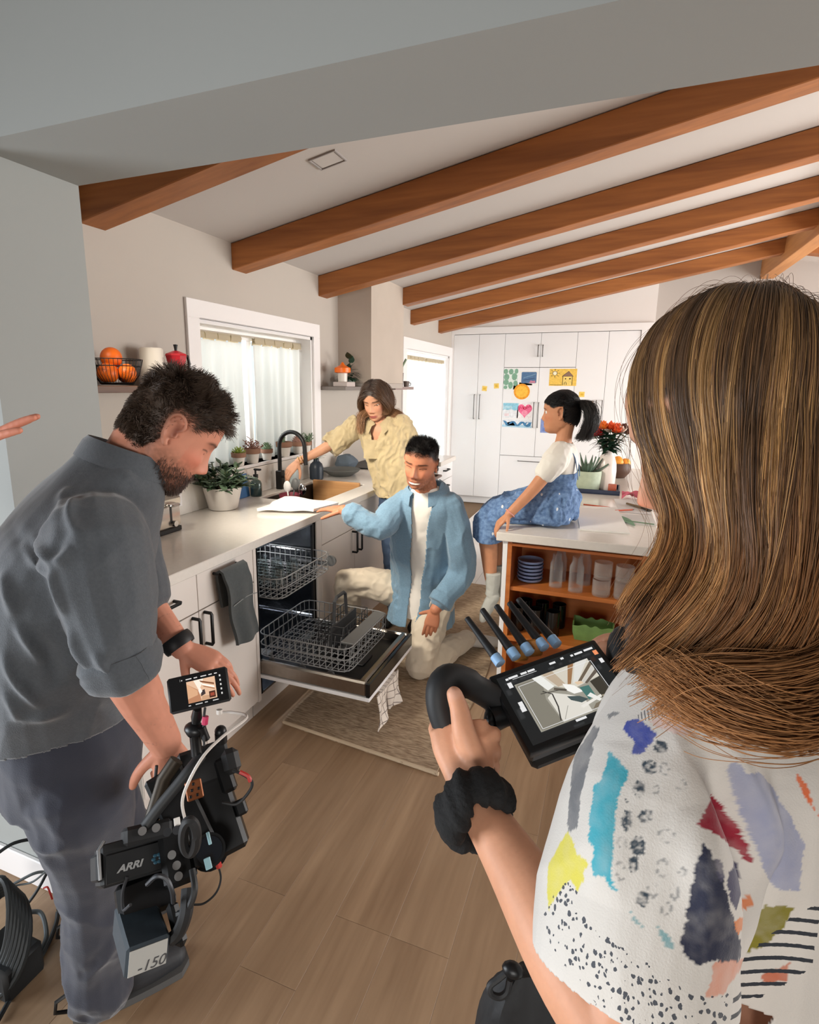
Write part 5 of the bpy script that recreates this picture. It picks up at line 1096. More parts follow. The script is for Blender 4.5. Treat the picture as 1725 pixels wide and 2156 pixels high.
# ---------------------------------------------------------------- kneeling man
def kneeling_man():
    root = person((-.95, 2.95, 0), 'smiling dark-haired man kneeling in an open blue shirt beside the dishwasher')
    SK = (186, 122, 92); s = 1.06
    hc = at(886, 975, 2.66); fdir = Vector((.0, -1, -.2)); M_ = Matrix.Translation(hc) @ basis(fdir, (.13, 0, 1)) @ Matrix.Scale(s, 4)
    neck0 = M_ @ Vector((0, -.03, -.06)); Ls = at(955, 1066, 2.76); Rs = at(842, 1058, 2.74); base = (Ls+Rs)/2+Vector((-.005, .015, .045))
    b = MB(); head(b, M_, smile=1., nose=1.0)
    limb(b, [neck0, (neck0+base)/2+Vector((0, 0, .01)), base-Vector((0, 0, .03))], [.058*s, .058*s, .068*s])
    hip = Vector((-.96, 3.0, .40)); side = (Ls-Rs).normalized(); fr = Vector((-.05, -1, 0))
    torso(b, [(hip, side, fr, .14, .10), (hip.lerp(base, .5), side, fr, .14, .095), (hip.lerp(base, .85), side, fr, .16, .095), (base, side, fr, .10, .07)])
    # arms
    Rw = at(724, 1074, Z=.965); Re = at(800, 1112, 2.60); limb(b, [Rs, Re, Rw], [.042, .040, .029])
    tip = at(645, 1062, Z=.945); F_ = (tip-Rw); hand(b, Rw, F_, Vector((.0, -.18, 1)), .98, (.12, .12, .14, .16), (.2, .1, .2), .07, side=1)
    Le = at(968, 1205, 2.84); Lw = at(917, 1283, 2.70); limb(b, [Ls, Le, Lw], [.042, .041, .03]); hand(b, Lw, at(902, 1340, 2.68)-Lw, Vector((.25, -1, .1)), .98, (.35, .4, .45, .5), (.1, .0, .9), .02, side=-1)
    me = fuse(b, .0034, 3)
    hl = hmask(.058, temple=.04, wob=.008); hp_ = hmask(.064, temple=.046, wob=.008, soft=.016)
    paint(me, lambda C: face_paint(C, SK, M_, lips=(158, 84, 74), brow=(26, 19, 17), beard=((72, 48, 40), .55), hairline=hp_, hair=(24, 20, 19), smile=1., teeth=True, lash=1.2, z_open=.001))
    finish('body', me, m_skin, root, True, 0); eyes(root, M_ @ Matrix.Translation((0, -.0092, -.0032)), look=(-.1, -.2))
    short_hair(root, M_, hl, (20, 17, 17), 11000, .016, lambda P: np.stack([P[:, 0]*2, .15+.5*sst(.03, .07, P[:, 1]), .35+0*P[:, 0]], 1), .9, 3, .35, lenfn=lambda P: (.35+.9*sst(.03, .08, P[:, 2]))*(1-.55*sst(.045, .07, np.abs(P[:, 0]))))
    # trousers
    m_tr = mat('stone_trousers', (204, 190, 170), .9, bump=(300, .25, .002), var=(6, .05), sheen=.2)
    b = MB(); kn = at(886, 1378, 2.76); kn.z = .085; ft = at(985, 1345, Z=.085); hL = hip+Vector((.09, 0, -.01)); hR = hip+Vector((-.09, 0, 0))
    torso(b, [(hip-Vector((0, 0, .05)), side, fr, .15, .11), (hip+Vector((0, 0, .05)), side, fr, .155, .11), (hip+Vector((0, 0, .12)), side, fr, .145, .10)])
    limb(b, [hL, hL.lerp(kn, .55)+Vector((0, -.02, .03)), kn], [.105, .10, .083]); limb(b, [kn+Vector((0, .01, 0)), kn.lerp(ft, .45)+Vector((.01, 0, .01)), ft], [.083, .078, .055])
    knR = Vector((-1.36, 2.80, .50)); ftR = Vector((-1.36, 2.90, .10)); limb(b, [hR, hR.lerp(knR, .5)+Vector((0, 0, .01)), knR], [.105, .098, .075]); limb(b, [knR, knR.lerp(ftR, .5), ftR], [.074, .07, .06])
    me = fuse(b, .006, 3); wrinkle(me, .007, 9, (1, .4, .2), .5, 4); wrinkle(me, .004, 18, (.3, 1, .2), .5, 8); finish('trousers', me, m_tr, root, True, 0)
    # shoes
    for nm, p, d in (('shoe', ft+Vector((.03, .03, -.02)), Vector((.35, .35, -.12))), ('shoe', Vector((-1.36, 2.90, .045)), Vector((.02, -1, 0)))):
        b = MB(); d.normalize(); limb(b, [p-d*.02, p+d*.08, p+d*.19], [.042, .046, .034], flat=.85); me = fuse(b, .005, 2); finish('shoe', me, mat('pale_sneaker', (186, 182, 176), .6), root, True, 0)
    # white tee
    b = MB(); up = Vector((0, 0, 1)); bs = base
    torso(b, [(hip+Vector((0, -.015, -.10)), side, fr, .165, .155), (hip.lerp(base, .35), side, fr, .15, .118), (hip.lerp(base, .8), side, fr, .165, .115), (base+Vector((0, .0, -.02)), side, fr, .13, .085), (base+Vector((0, -.005, .045)), side, fr, .068, .068)])
    me = fuse(b, .005, 3); wrinkle(me, .005, 12, (0, 0, 1), .35, 2); finish('t_shirt', me, mat('white_jersey', (226, 220, 212), .9, bump=(300, .2, .001)), root, True, 0)
    # blue overshirt, open down the front
    m_sh = mat('chambray_blue', (108, 138, 160), .85, var=(140, .10), bump=(380, .4, .002), sheen=.25)
    b = MB()
    torso(b, [(hip+Vector((.0, -.03, -.21)), side, fr, .20, .21), (hip+Vector((0, -.01, .04)), side, fr, .185, .172), (hip.lerp(base, .55), side, fr, .19, .140), (hip.lerp(base, .86), side, fr, .20, .132), (base+Vector((0, .01, .0)), side, fr, .150, .10), (base+Vector((0, .012, .03)), side, fr, .10, .085), (base+Vector((0, .012, .075)), side, fr, .082, .080)])
    limb(b, [Rs+Vector((.02, .01, 0)), Rs.lerp(Re, .5), Re, Re.lerp(Rw, .78)], [.066, .070, .066, .056]); limb(b, [Ls+Vector((-.02, .01, 0)), Ls.lerp(Le, .5)+Vector((.015, 0, 0)), Le+Vector((.01, 0, 0)), Le.lerp(Lw, .72)], [.070, .074, .072, .062])
    for a_, c_, r in ((Re, Rw, .062), (Le, Lw, .068)):
        q0, q1 = a_.lerp(c_, .66), a_.lerp(c_, .86); limb(b, [q0, q1], [r, r*.97], cap=False)
    me = fuse(b, .005, 3); wrinkle(me, .006, 10, (0, 0, 1), .35, 21); wrinkle(me, .0035, 24, (1, 0, .3), .6, 31, lambda C: (C[:, 0] < -1.05)*1.0)
    A = np.array(fr); sd = np.array(side); bb = np.array(base); hp = np.array(hip)
    def keep(C):
        z = C[:, 2]; l = (C-bb)@sd; ay = np.interp(z, [hp[2], bb[2]], [hp[1], bb[1]]); f = -(C[:, 1]-ay); t = np.clip((bb[2]+.06-z)/.70, 0, 1.4); cen = .012-.085*t; half = .050+.004*np.sin(z*20)-.024*t
        body = np.hypot(C[:, 0]-np.interp(z, [hp[2], bb[2]], [hp[0], bb[0]]), C[:, 1]-np.interp(z, [hp[2], bb[2]], [hp[1], bb[1]])) < .27
        neck = (z > bb[2]+.03) & (np.hypot(l, (C-bb)@A-.01) < .078); op = (f > .0) & (np.abs(l-cen) < half) & body
        hem = hp[2]-.10+np.where(l < cen, -.02, -.05)+.012*np.cos(l*16)
        return ~(op | neck | ((z < hem) & body))
    me = open_shell(me, keep, .004); sh = finish('overshirt', me, m_sh, root, True, 0)
    # collar, pocket, buttons, cuffs
    b = MB()
    for sgn in (-1, 1):
        P = []
        for q in range(8):
            t = q/7; a = math.radians(150-128*t)*sgn; r = .083+.02*t; c = Vector(base)+Vector((0, .008, .075-.05*t)); p = c+side*math.sin(a)*r-fr*math.cos(a)*r*.95*(-1 if False else 1)*-1*-1
            p = c+side*(math.sin(a)*r)+fr*(math.cos(a)*r*.95); d = (p-c).normalized(); P.append([p, p+d*.022-Vector((0, 0, .018)), p+d*.03-Vector((0, 0, .045+.02*t))])
        b.sheet(P, .004)
    b.build('collar', m_sh, sh, True, 60)
    return root, M_
kneeling_man()
# ---------------------------------------------------------------- standing woman at the sink
def long_hair(parent, name, guides, n, spread, col0, col1, rad=.0006, seed=0, k=14, tipcol=None, wav=.004, cv=.4):
    """strands scattered round guide polylines"""
    rn = np.random.RandomState(seed); G = [np.array(smooth_pts(g, 6)) for g in guides]; G = [np.stack([np.interp(np.linspace(0, 1, k), np.linspace(0, 1, len(g)), g[:, q]) for q in range(3)], 1) for g in G]
    K = []; C = []; t = np.linspace(0, 1, k)
    for i in range(n):
        a = rn.randint(len(G)); o = rn.normal(0, 1, 3); c = rn.normal(0, 1, 3); sp = spread(t) if callable(spread) else spread; L_ = 1-.12*rn.rand()
        g = np.stack([np.interp(t*L_, t, G[a][:, q]) for q in range(3)], 1); ph = rn.uniform(0, 6, 3)
        K.append(g+o[None, :]*np.atleast_1d(sp)[:, None]+wav*np.sin(t[:, None]*9+ph[None, :])*t[:, None])
        f = np.clip(rn.normal(.5, .3), 0, 1); base = np.array(col0)*(1-f)+np.array(col1)*f; cc = np.tile(base, (k, 1)); 
        if tipcol is not None: cc = cc*(1-(t**1.5)[:, None])+np.array(tipcol)*(t**1.5)[:, None]
        C.append(cc*(1+cv*rn.uniform(-1, 1)))
    return strands(name, np.array(K), rad, rad*.6, np.array(C), m_hair, parent)
def standing_woman():
    root = person((-1.22, 3.45, 0), 'long-haired woman in an olive linen shirt reaching to the black faucet')
    SK = (198, 146, 116); Y0 = 3.42; hc = at(790, 842, 3.38); fdir = Vector((.06, -1, -.42)); M_ = Matrix.Translation(hc) @ basis(fdir, (-.04, -.25, 1)) @ Matrix.Scale(1.06, 4)
    Rs = at(752, 893, Y0); Ls = at(853, 897, 3.46); base = (Rs+Ls)/2+Vector((0, .0, .035)); side = (Ls-Rs).normalized(); fr = Vector((side.y, -side.x, 0)).normalized()
    if fr.y > 0: fr = -fr
    hip = Vector((-1.255, 3.47, .90)); neck0 = M_ @ Vector((0, -.03, -.05))
    b = MB(); head(b, M_, smile=.35, nose=.85, fem=1., ear=True); limb(b, [neck0, (neck0+base)/2, base-Vector((0, 0, .02))], [.048, .047, .058])
    torso(b, [(hip, side, fr, .14, .10), (hip.lerp(base, .6), side, fr, .13, .09), (hip.lerp(base, .88), side, fr, .15, .085), (base, side, fr, .09, .06)])
    Re = at(690, 940, 3.30); Rw = at(628, 972, 3.20); Hn = at(603, 990, 3.14); limb(b, [Rs, Re, Rw], [.045, .036, .024]); hand(b, Rw, Hn-Rw+Vector((0, 0, -.03)), Vector((.25, -.55, .9)), .9, (.35, .5, .6, .7), (.4, .3, .5), .03, side=1)
    me = fuse(b, .0036, 3); hl = hmask(.055, temple=.03)
    paint(me, lambda C: face_paint(C, SK, M_, lips=(166, 86, 82), brow=(60, 42, 34), hairline=hl, hair=(46, 34, 28), smile=.35, lash=1.2, blush=.35, z_open=.004))
    finish('body', me, m_skin, root, True, 0); eyes(root, M_ @ Matrix.Translation((0, -.0085, -.003)), look=(-.1, -.5))
    # jeans
    m_j = mat('dark_jeans', (58, 74, 98), .9, bump=(420, .3, .001), var=(12, .12)); b = MB(); h2 = Vector((hip.x, hip.y, .86))
    torso(b, [(h2-Vector((0, 0, .10)), side, fr, .165, .12), (h2+Vector((0, 0, .02)), side, fr, .165, .118), (h2+Vector((0, 0, .14)), side, fr, .14, .10)])
    for sg, fx in ((-1, -1.30), (1, -1.12)):
        q = h2+side*.085*sg-Vector((0, 0, .06)); limb(b, [q, Vector((fx-.01, 3.42, .48)), Vector((fx, 3.45, .10))], [.092, .068, .055])
    me = fuse(b, .006, 3); wrinkle(me, .004, 14, (1, 0, .3), .5, 3); finish('jeans', me, m_j, root, True, 0)
    for fx in (-1.30, -1.12):
        b = MB(); limb(b, [(fx, 3.50, .048), (fx, 3.42, .05), (fx, 3.30, .04)], [.04, .044, .036], flat=.9); limb(b, [(fx, 3.46, .06), (fx, 3.46, .16)], [.05, .05]); me = fuse(b, .005, 2); finish('boot', me, mat('black_boot', (24, 24, 26), .5), root, True, 0)
    # shirt
    m_sh = mat('olive_linen', (180, 162, 126), .9, bump=(340, .5, .002), var=(30, .06), sheen=.2); b = MB()
    torso(b, [(hip+Vector((0, 0, -.03)), side, fr, .19, .135), (hip.lerp(base, .3), side, fr, .18, .13), (hip.lerp(base, .65), side, fr, .175, .12), (hip.lerp(base, .9), side, fr, .175, .105), (base, side, fr, .115, .08), (base+Vector((0, .01, .03)), side, fr, .075, .07)])
    cuff = Rs.lerp(Re, .95)+Vector((0, 0, -.01)); limb(b, [Rs+side*.02, Rs.lerp(Re, .5)+Vector((0, 0, -.012)), cuff], [.072, .074, .078], cap=False); La = Ls+Vector((.03, .03, -.30)); limb(b, [Ls-side*.02, Ls.lerp(La, .5)+Vector((.02, 0, 0)), La], [.07, .072, .066])
    me = fuse(b, .005, 2); wrinkle(me, .012, 12, (0, 0, 1), .25, 5); wrinkle(me, .006, 26, (.4, 0, 1), .4, 9)
    bb, sd, A = np.array(base), np.array(side), np.array(fr)
    def keep(C):
        z = C[:, 2]; l = (C-bb)@sd; f = (C-bb)@A; t = np.clip((bb[2]+.05-z)/.24, 0, 1); v = (f > 0) & (np.abs(l+.012*t) < .062*(1-t)) & (z > bb[2]-.19); neck = (z > bb[2]+.015) & (np.hypot(l, f-.01) < .066)
        low = (z < hip[2]-.02) & (np.hypot(C[:, 0]-hip[0], C[:, 1]-hip[1]) < .3); return ~(v | neck | low)
    me = open_shell(me, keep, .004); finish('shirt', me, m_sh, root, True, 0)
    b = MB()
    for sgn in (-1, 1):
        P = []
        for q in range(9):
            t = q/8; a = math.radians(165-150*t)*sgn; c = base+Vector((0, .008, .06-.085*t*t)); p = c+side*(math.sin(a)*(.066-.012*t))+fr*(math.cos(a)*(.07+.03*t)); d = (p-c).normalized(); P.append([p, p+d*.024+side*sgn*.012*t-Vector((0, 0, .012)), p+d*.032+side*sgn*.03*t-Vector((0, 0, .04+.02*t))])
        b.sheet(P, .0035)
    b.build('collar', m_sh, root, True, 60)
    pc = hip.lerp(base, .62)+fr*.124-side*.085; b = MB(); b.sheet([[pc+side*(u-.5)*.11+Vector((0, 0, (.5-v)*.12))-fr*.012*(abs(u-.3)*2)**2+fr*.004*math.sin(9*u+7*v) for u in np.linspace(0, 1, 8)] for v in np.linspace(0, 1, 8)], .005); b.build('pocket', m_sh, root, True, 60)
    b = MB(); c0 = base+Vector((0, 0, .01)); b.tube([c0+side*.06*math.sin(a)+fr*(.062+.01*math.cos(a)*1)*max(.2, math.cos(a))-Vector((0, 0, .05*math.cos(a)**2)) for a in np.linspace(-1.3, 1.3, 15)], .0022, 6); b.build('necklace', mat('gold', (214, 170, 90), .3, 1.), root)
    b = MB(); dd = (Rw-Re).normalized(); s_, u_, _ = frame_from(dd)
    for q in (0, .018): b.tube([Rw-dd*(.012+q)+s_*.031*math.cos(a)+u_*.031*math.sin(a) for a in np.linspace(0, 6.28, 18)[:-1]], .0022, 6, closed=True)
    b.build('bangle', mat('gold', (214, 170, 90), .3, 1.), root)
    # hair: parted, falling over the window-side shoulder
    A_ = np.array(M_); P3 = lambda x, y, z: np.array(M_ @ Vector((x, y, z))); up = np.array((0, 0, 1.)); S_ = np.array(side); Fr = np.array(fr); g = []
    for s in (-1, 1):
        for q in range(11):
            y0 = .075-.16*q/10; zt = math.sqrt(max(.0, 1-((y0+.008)/.1)**2))*.112; r = P3(s*.006, y0*.95, zt*1.0); k1 = P3(s*(.042), y0*1.02, zt*.86); m = P3(s*.070, y0*.8+.004 if y0 > .03 else y0, .02); lo = P3(s*.073, y0*.45-.012, -.07)
            if s < 0: e1 = np.array(base)-S_*(.088+.004*q)+Fr*(.10-.012*q)+up*.035; e2 = np.array(base)-S_*(.100+.003*q)+Fr*(.125-.012*q)-up*.08; 
            else: e1 = np.array(base)+S_*(.082+.002*q)+Fr*(.02-.010*q)+up*.04; e2 = np.array(base)+S_*(.098)+Fr*(.03-.014*q)-up*.09
            g.append([r, k1, m, lo, e1, e2])
    long_hair(root, 'hair', g, 5200, lambda t: .004+.007*t, L3(58, 42, 34), L3(40, 30, 26), .0008, 3, 16, L3(150, 108, 72), .003)
standing_woman()
# ---------------------------------------------------------------- girl on the island
def girl():
    root = person((-.30, 2.98, .915), 'girl with a black ponytail and denim dress sitting on the island corner')
    SK = (196, 138, 104); Y0 = 2.98; hc = at(1181, 868, Y0); hc.z += .0; fdir = Vector((-1, .12, -.02)); M_ = Matrix.Translation(hc) @ basis(fdir, (.06, 0, 1)) @ Matrix.Scale(.93, 4)
    sh = at(1184, 945, Y0); neck0 = M_ @ Vector((0, -.035, -.06)); base = Vector((sh.x, Y0, sh.z+.015)); butt = Vector((at(1160, 1085, Y0).x, Y0, 1.0)); side = Vector((0, -1, 0)); fr = Vector((-1, 0, 0))
    nL = base+Vector((0, -.115, -.03)); nR = base+Vector((0, .115, -.03))
    b = MB(); head(b, M_, nose=.75, lips=.9, jaw=.7, fem=.6); limb(b, [neck0, (neck0+base)/2, base-Vector((0, 0, .02))], [.040, .038, .045])
    torso(b, [(butt, side, fr, .115, .09), (butt.lerp(base, .5), side, fr, .10, .08), (butt.lerp(base, .85), side, fr, .115, .075), (base, side, fr, .07, .05)])
    e = at(1128, 1025, 2.80); w_ = at(1072, 1083, 2.74); limb(b, [nL, e, w_], [.04, .031, .022]); hand(b, w_, at(1048, 1105, 2.72)-w_, Vector((-.75, -.5, .5)), .74, (.5, .55, .6, .65), (.3, .2, .3), .04, side=1)
    e2 = base+Vector((-.12, .2, -.22)); w2 = base+Vector((-.26, .17, -.40)); limb(b, [nR, e2, w2], [.04, .031, .022]); hand(b, w2, Vector((-.7, -.1, -.5)), Vector((-.4, .3, .8)), .74, side=-1)
    # legs over the edge
    for dy in (-.075, .08):
        hp = butt+Vector((-.02, dy, .0)); kn = Vector((-.60, Y0+dy-.0, .905)); an = Vector((-.535, Y0+dy-.02, .52)); limb(b, [hp, hp.lerp(kn, .6), kn], [.075, .064, .05]); limb(b, [kn, kn.lerp(an, .3)+Vector((.012, 0, 0)), kn.lerp(an, .75)+Vector((.004, 0, 0)), an+Vector((.004, 0, 0))], [.05, .049, .034, .022])
    me = fuse(b, .0034, 3); hl = lambda x, y, z: np.maximum(hmask(.05, temple=.034)(x, y, z)*((y > .02) | (y < -.03) | (z > .034)), 0)
    paint(me, lambda C: face_paint(C, SK, M_, lips=(176, 96, 86), brow=(44, 32, 28), hairline=hl, hair=(18, 16, 17), lash=1.1, blush=.4))
    finish('body', me, m_skin, root, True, 0); eyes(root, M_ @ Matrix.Translation((0, -.003, 0)), (46, 32, 26))
    for dy in (-.075, .08):
        an = Vector((-.535, Y0+dy-.02, .50)); b = MB(); limb(b, [an+Vector((.004, 0, .13)), an+Vector((.004, 0, .05)), an], [.043, .036, .034], cap=False); limb(b, [an+Vector((.012, 0, -.005)), an+Vector((-.006, -.005, -.045)), an+Vector((-.026, -.01, -.10)), an+Vector((-.038, -.012, -.135))], [.034, .034, .03, .022]); me = fuse(b, .004, 2); wrinkle(me, .002, 30, (1, 0, 0), .5, 2); finish('sock', me, mat('grey_knit_sock', (178, 178, 172), .95, bump=(300, .6, .002)), root, True, 0)
    # white tee with gathered sleeves
    m_t = mat('white_cotton', (228, 224, 216), .9, bump=(300, .3, .001)); b = MB()
    torso(b, [(butt.lerp(base, .3), side, fr, .115, .092), (butt.lerp(base, .7), side, fr, .122, .092), (base+Vector((0, 0, -.03)), side, fr, .115, .075), (base+Vector((.004, 0, .018)), side, fr, .062, .05)])
    limb(b, [nL+Vector((0, .02, .005)), nL.lerp(e, .3)+Vector((.01, -.01, .01)), nL.lerp(e, .55)], [.058, .066, .055]); limb(b, [nR, nR.lerp(e2, .5)], [.058, .055])
    me = fuse(b, .0045, 3); wrinkle(me, .004, 22, (0, 0, 1), .35, 6); finish('t_shirt', me, m_t, root, True, 0)
    # denim dress: bodice, straps, tiered skirt
    def den(nt, N, L, b_):
        tc = N.new('ShaderNodeTexCoord'); n = N.new('ShaderNodeTexNoise'); n.inputs['Scale'].default_value = 60; n.inputs['Detail'].default_value = 5; L.new(tc.outputs['Object'], n.inputs[0]); cr = N.new('ShaderNodeValToRGB'); cr.color_ramp.elements[0].position = .35; cr.color_ramp.elements[0].color = rgb(76, 104, 146); cr.color_ramp.elements[1].position = .65; cr.color_ramp.elements[1].color = rgb(112, 142, 182); L.new(n.outputs['Fac'], cr.inputs[0])
        v = N.new('ShaderNodeTexVoronoi'); v.inputs['Scale'].default_value = 17; mp = N.new('ShaderNodeMapping'); mp.inputs['Scale'].default_value = (1.3, 1, .8); L.new(tc.outputs['Object'], mp.inputs[0]); L.new(mp.outputs[0], v.inputs[0]); lt = N.new('ShaderNodeMath'); lt.operation = 'LESS_THAN'; lt.inputs[1].default_value = .13; L.new(v.outputs['Distance'], lt.inputs[0])
        mx = N.new('ShaderNodeMix'); mx.data_type = 'RGBA'; L.new(lt.outputs[0], mx.inputs[0]); L.new(cr.outputs[0], mx.inputs[6]); mx.inputs[7].default_value = rgb(206, 212, 218); L.new(mx.outputs[2], b_.inputs['Base Color']); b_.inputs['Roughness'].default_value = .9
        bp = N.new('ShaderNodeBump'); bp.inputs['Strength'].default_value = .3; bp.inputs['Distance'].default_value = .001; n2 = N.new('ShaderNodeTexNoise'); n2.inputs['Scale'].default_value = 420; L.new(tc.outputs['Object'], n2.inputs[0]); L.new(n2.outputs['Fac'], bp.inputs['Height']); L.new(bp.outputs[0], b_.inputs['Normal'])
    m_d = node_mat('printed_denim', den); b = MB()
    torso(b, [(butt+Vector((0, 0, .03)), side, fr, .135, .11), (butt.lerp(base, .35), side, fr, .122, .10), (butt.lerp(base, .62), side, fr, .128, .098), (butt.lerp(base, .74), side, fr, .124, .094)])
    me = fuse(b, .0045, 3); bb = np.array(base)
    bz = butt.lerp(base, .62).z
    me = open_shell(me, lambda C: ~((C[:, 2] > bz+.02*0+.45*np.maximum(0, -(C[:, 0]-bb[0]))-.01)), .003); wrinkle(me, .002, 26, (0, 0, 1), .4, 3); finish('bodice', me, m_d, root, True, 0)
    b = MB(); wz = butt.lerp(base, .40)
    torso(b, [(wz+Vector((0, 0, .0)), side, fr, .125, .10), (wz+Vector((0, 0, -.08)), side, fr, .155, .135), (butt+Vector((-.01, 0, -.03)), side, fr, .18, .148), (butt+Vector((-.02, 0, -.068)), side, fr, .17, .14)])
    for dy in (-.075, .08):
        hp = butt+Vector((-.04, dy, .01)); kn = Vector((-.595, Y0+dy, .91)); limb(b, [hp, hp.lerp(kn, .6)+Vector((0, 0, .008)), kn+Vector((.02, 0, .0))], [.098, .088, .078]); limb(b, [kn+Vector((.015, 0, -.0)), kn+Vector((.03, -.005, -.085))], [.078, .088], cap=False)
    torso(b, [(Vector((-.585, Y0, .92)), side, fr, .15, .06), (Vector((-.575, Y0-.005, .83)), side, fr, .165, .075), (Vector((-.565, Y0-.005, .80)), side, fr, .168, .078)])
    me = fuse(b, .005, 4); C = coords(me); q = (C[:, 0] > -.47) & (C[:, 2] < .9175); C[q, 2] = .9175; setco(me, C)
    wrinkle(me, .013, 13, (0, 0, 1), .22, 14, lambda C: sst(wz.z+.01, wz.z-.05, C[:, 2])*(C[:, 2] > .93)); wrinkle(me, .004, 24, (.6, 0, 1), .4, 15, lambda C: (C[:, 2] > .93)*1.)
    bv = bvh_of(me); ln = []
    for pts, wd, h in (([(345, 505), (420, 515), (500, 510)], .006, -.006), ([(400, 520), (370, 580), (330, 640)], .012, .010), ([(432, 520), (442, 600), (450, 640)], .011, .009), ([(470, 520), (492, 620)], .011, .008), ([(300, 550), (270, 590), (235, 610)], .011, .009), ([(255, 560), (215, 610), (205, 650)], .010, .008), ([(160, 580), (138, 630), (180, 680)], .012, -.009), ([(385, 540), (350, 600), (300, 650)], .012, -.008), ([(455, 530), (468, 620)], .010, -.007), ([(340, 640), (420, 655), (500, 640)], .012, .008)):
        q = [on_mesh(bv, 960+x/2.04, 780+y/2.04) for x, y in pts]; q = [v for v in q if v is not None]
        if len(q) > 1: ln.append((q, wd, h))
    creases(me, ln); finish('skirt', me, m_d, root, True, 0)
    b = MB(); 
    for dy in (-.066, .066):
        b.sheet([[p+Vector((0, q, 0)) for q in (-.009, .009)] for p in [Vector(v) for v in smooth_pts([(base.x-.085, Y0+dy*1.1, bz+.05), (base.x-.07, Y0+dy, base.z-.03), (base.x-.01, Y0+dy*1.1, base.z+.018), (base.x+.06, Y0+dy*1.1, base.z-.03), (base.x+.085, Y0+dy*1.1, bz-.0), (base.x+.09, Y0+dy, bz-.04)], 4)]], .003)
    b.build('strap', m_d, root, True, 60)
    b = MB(); dd = (w_-e).normalized(); s_, u_, _ = frame_from(dd); b.tube([w_-dd*.008+s_*.026*math.cos(a)+u_*.026*math.sin(a) for a in np.linspace(0, 6.28, 16)[:-1]], .0035, 6, closed=True); b.build('bracelet', mat('pink_beads', (214, 150, 140), .4), root)
    # hair: slicked back with a ponytail
    rn = np.random.RandomState(5); n = 5000; phi = rn.uniform(-math.pi, math.pi, n*3); z = rn.uniform(-.06, .113, n*3); x, y = hpoint(phi, z); ok = rn.rand(n*3) < hl(x, y, z); P = np.stack([x, y, z], 1)[ok][:n]; tie = np.array((0, -.106, .034)); K = []
    for t in np.linspace(0, 1, 9):
        q = P*(1-t)+tie*t; r2 = np.sqrt((q[:, 0]/.0775)**2+((q[:, 1]+.008)/.094)**2+(q[:, 2]/.1165)**2); q = q/np.minimum(1, r2)[:, None] if t < .93 else q; K.append(q)
    K = np.stack(K, 1)*1.03; A = np.array(M_); K = K@A[:3, :3].T+A[:3, 3]; strands('hair', K, .0009, .0007, np.tile(L3(17, 15, 16), (len(K), 1))*(1+.5*rn.uniform(-1, 1, (len(K), 1))), m_hair, root)
    T3 = lambda x, y, z: np.array(M_ @ Vector((x, y, z))); g = [[T3(q, -.10, .034+abs(q)), T3(q*2.4, -.142, .03), T3(q*3.4, -.158-.010*math.cos(k), -.03), T3(q*3.2, -.146-.018*math.sin(k*2.), -.09), T3(q*2.6, -.118-.035*math.sin(k*1.7), -.14)] for k, q in enumerate(np.linspace(-.014, .014, 9))]
    long_hair(root, 'ponytail', g, 1800, lambda t: .006+.006*np.sin(t*3), L3(20, 17, 17), L3(30, 25, 24), .0008, 6, 14, None, .004)
    b = MB(); c = M_ @ Vector((0, -.113, .036)); b.tube([M_ @ Vector((.014*math.cos(a), -.111, .034+.016*math.sin(a))) for a in np.linspace(0, 6.28, 14)[:-1]], .005, 6, closed=True); b.build('hair_tie', mat('hair_tie', (30, 28, 34), .8), root)
girl()
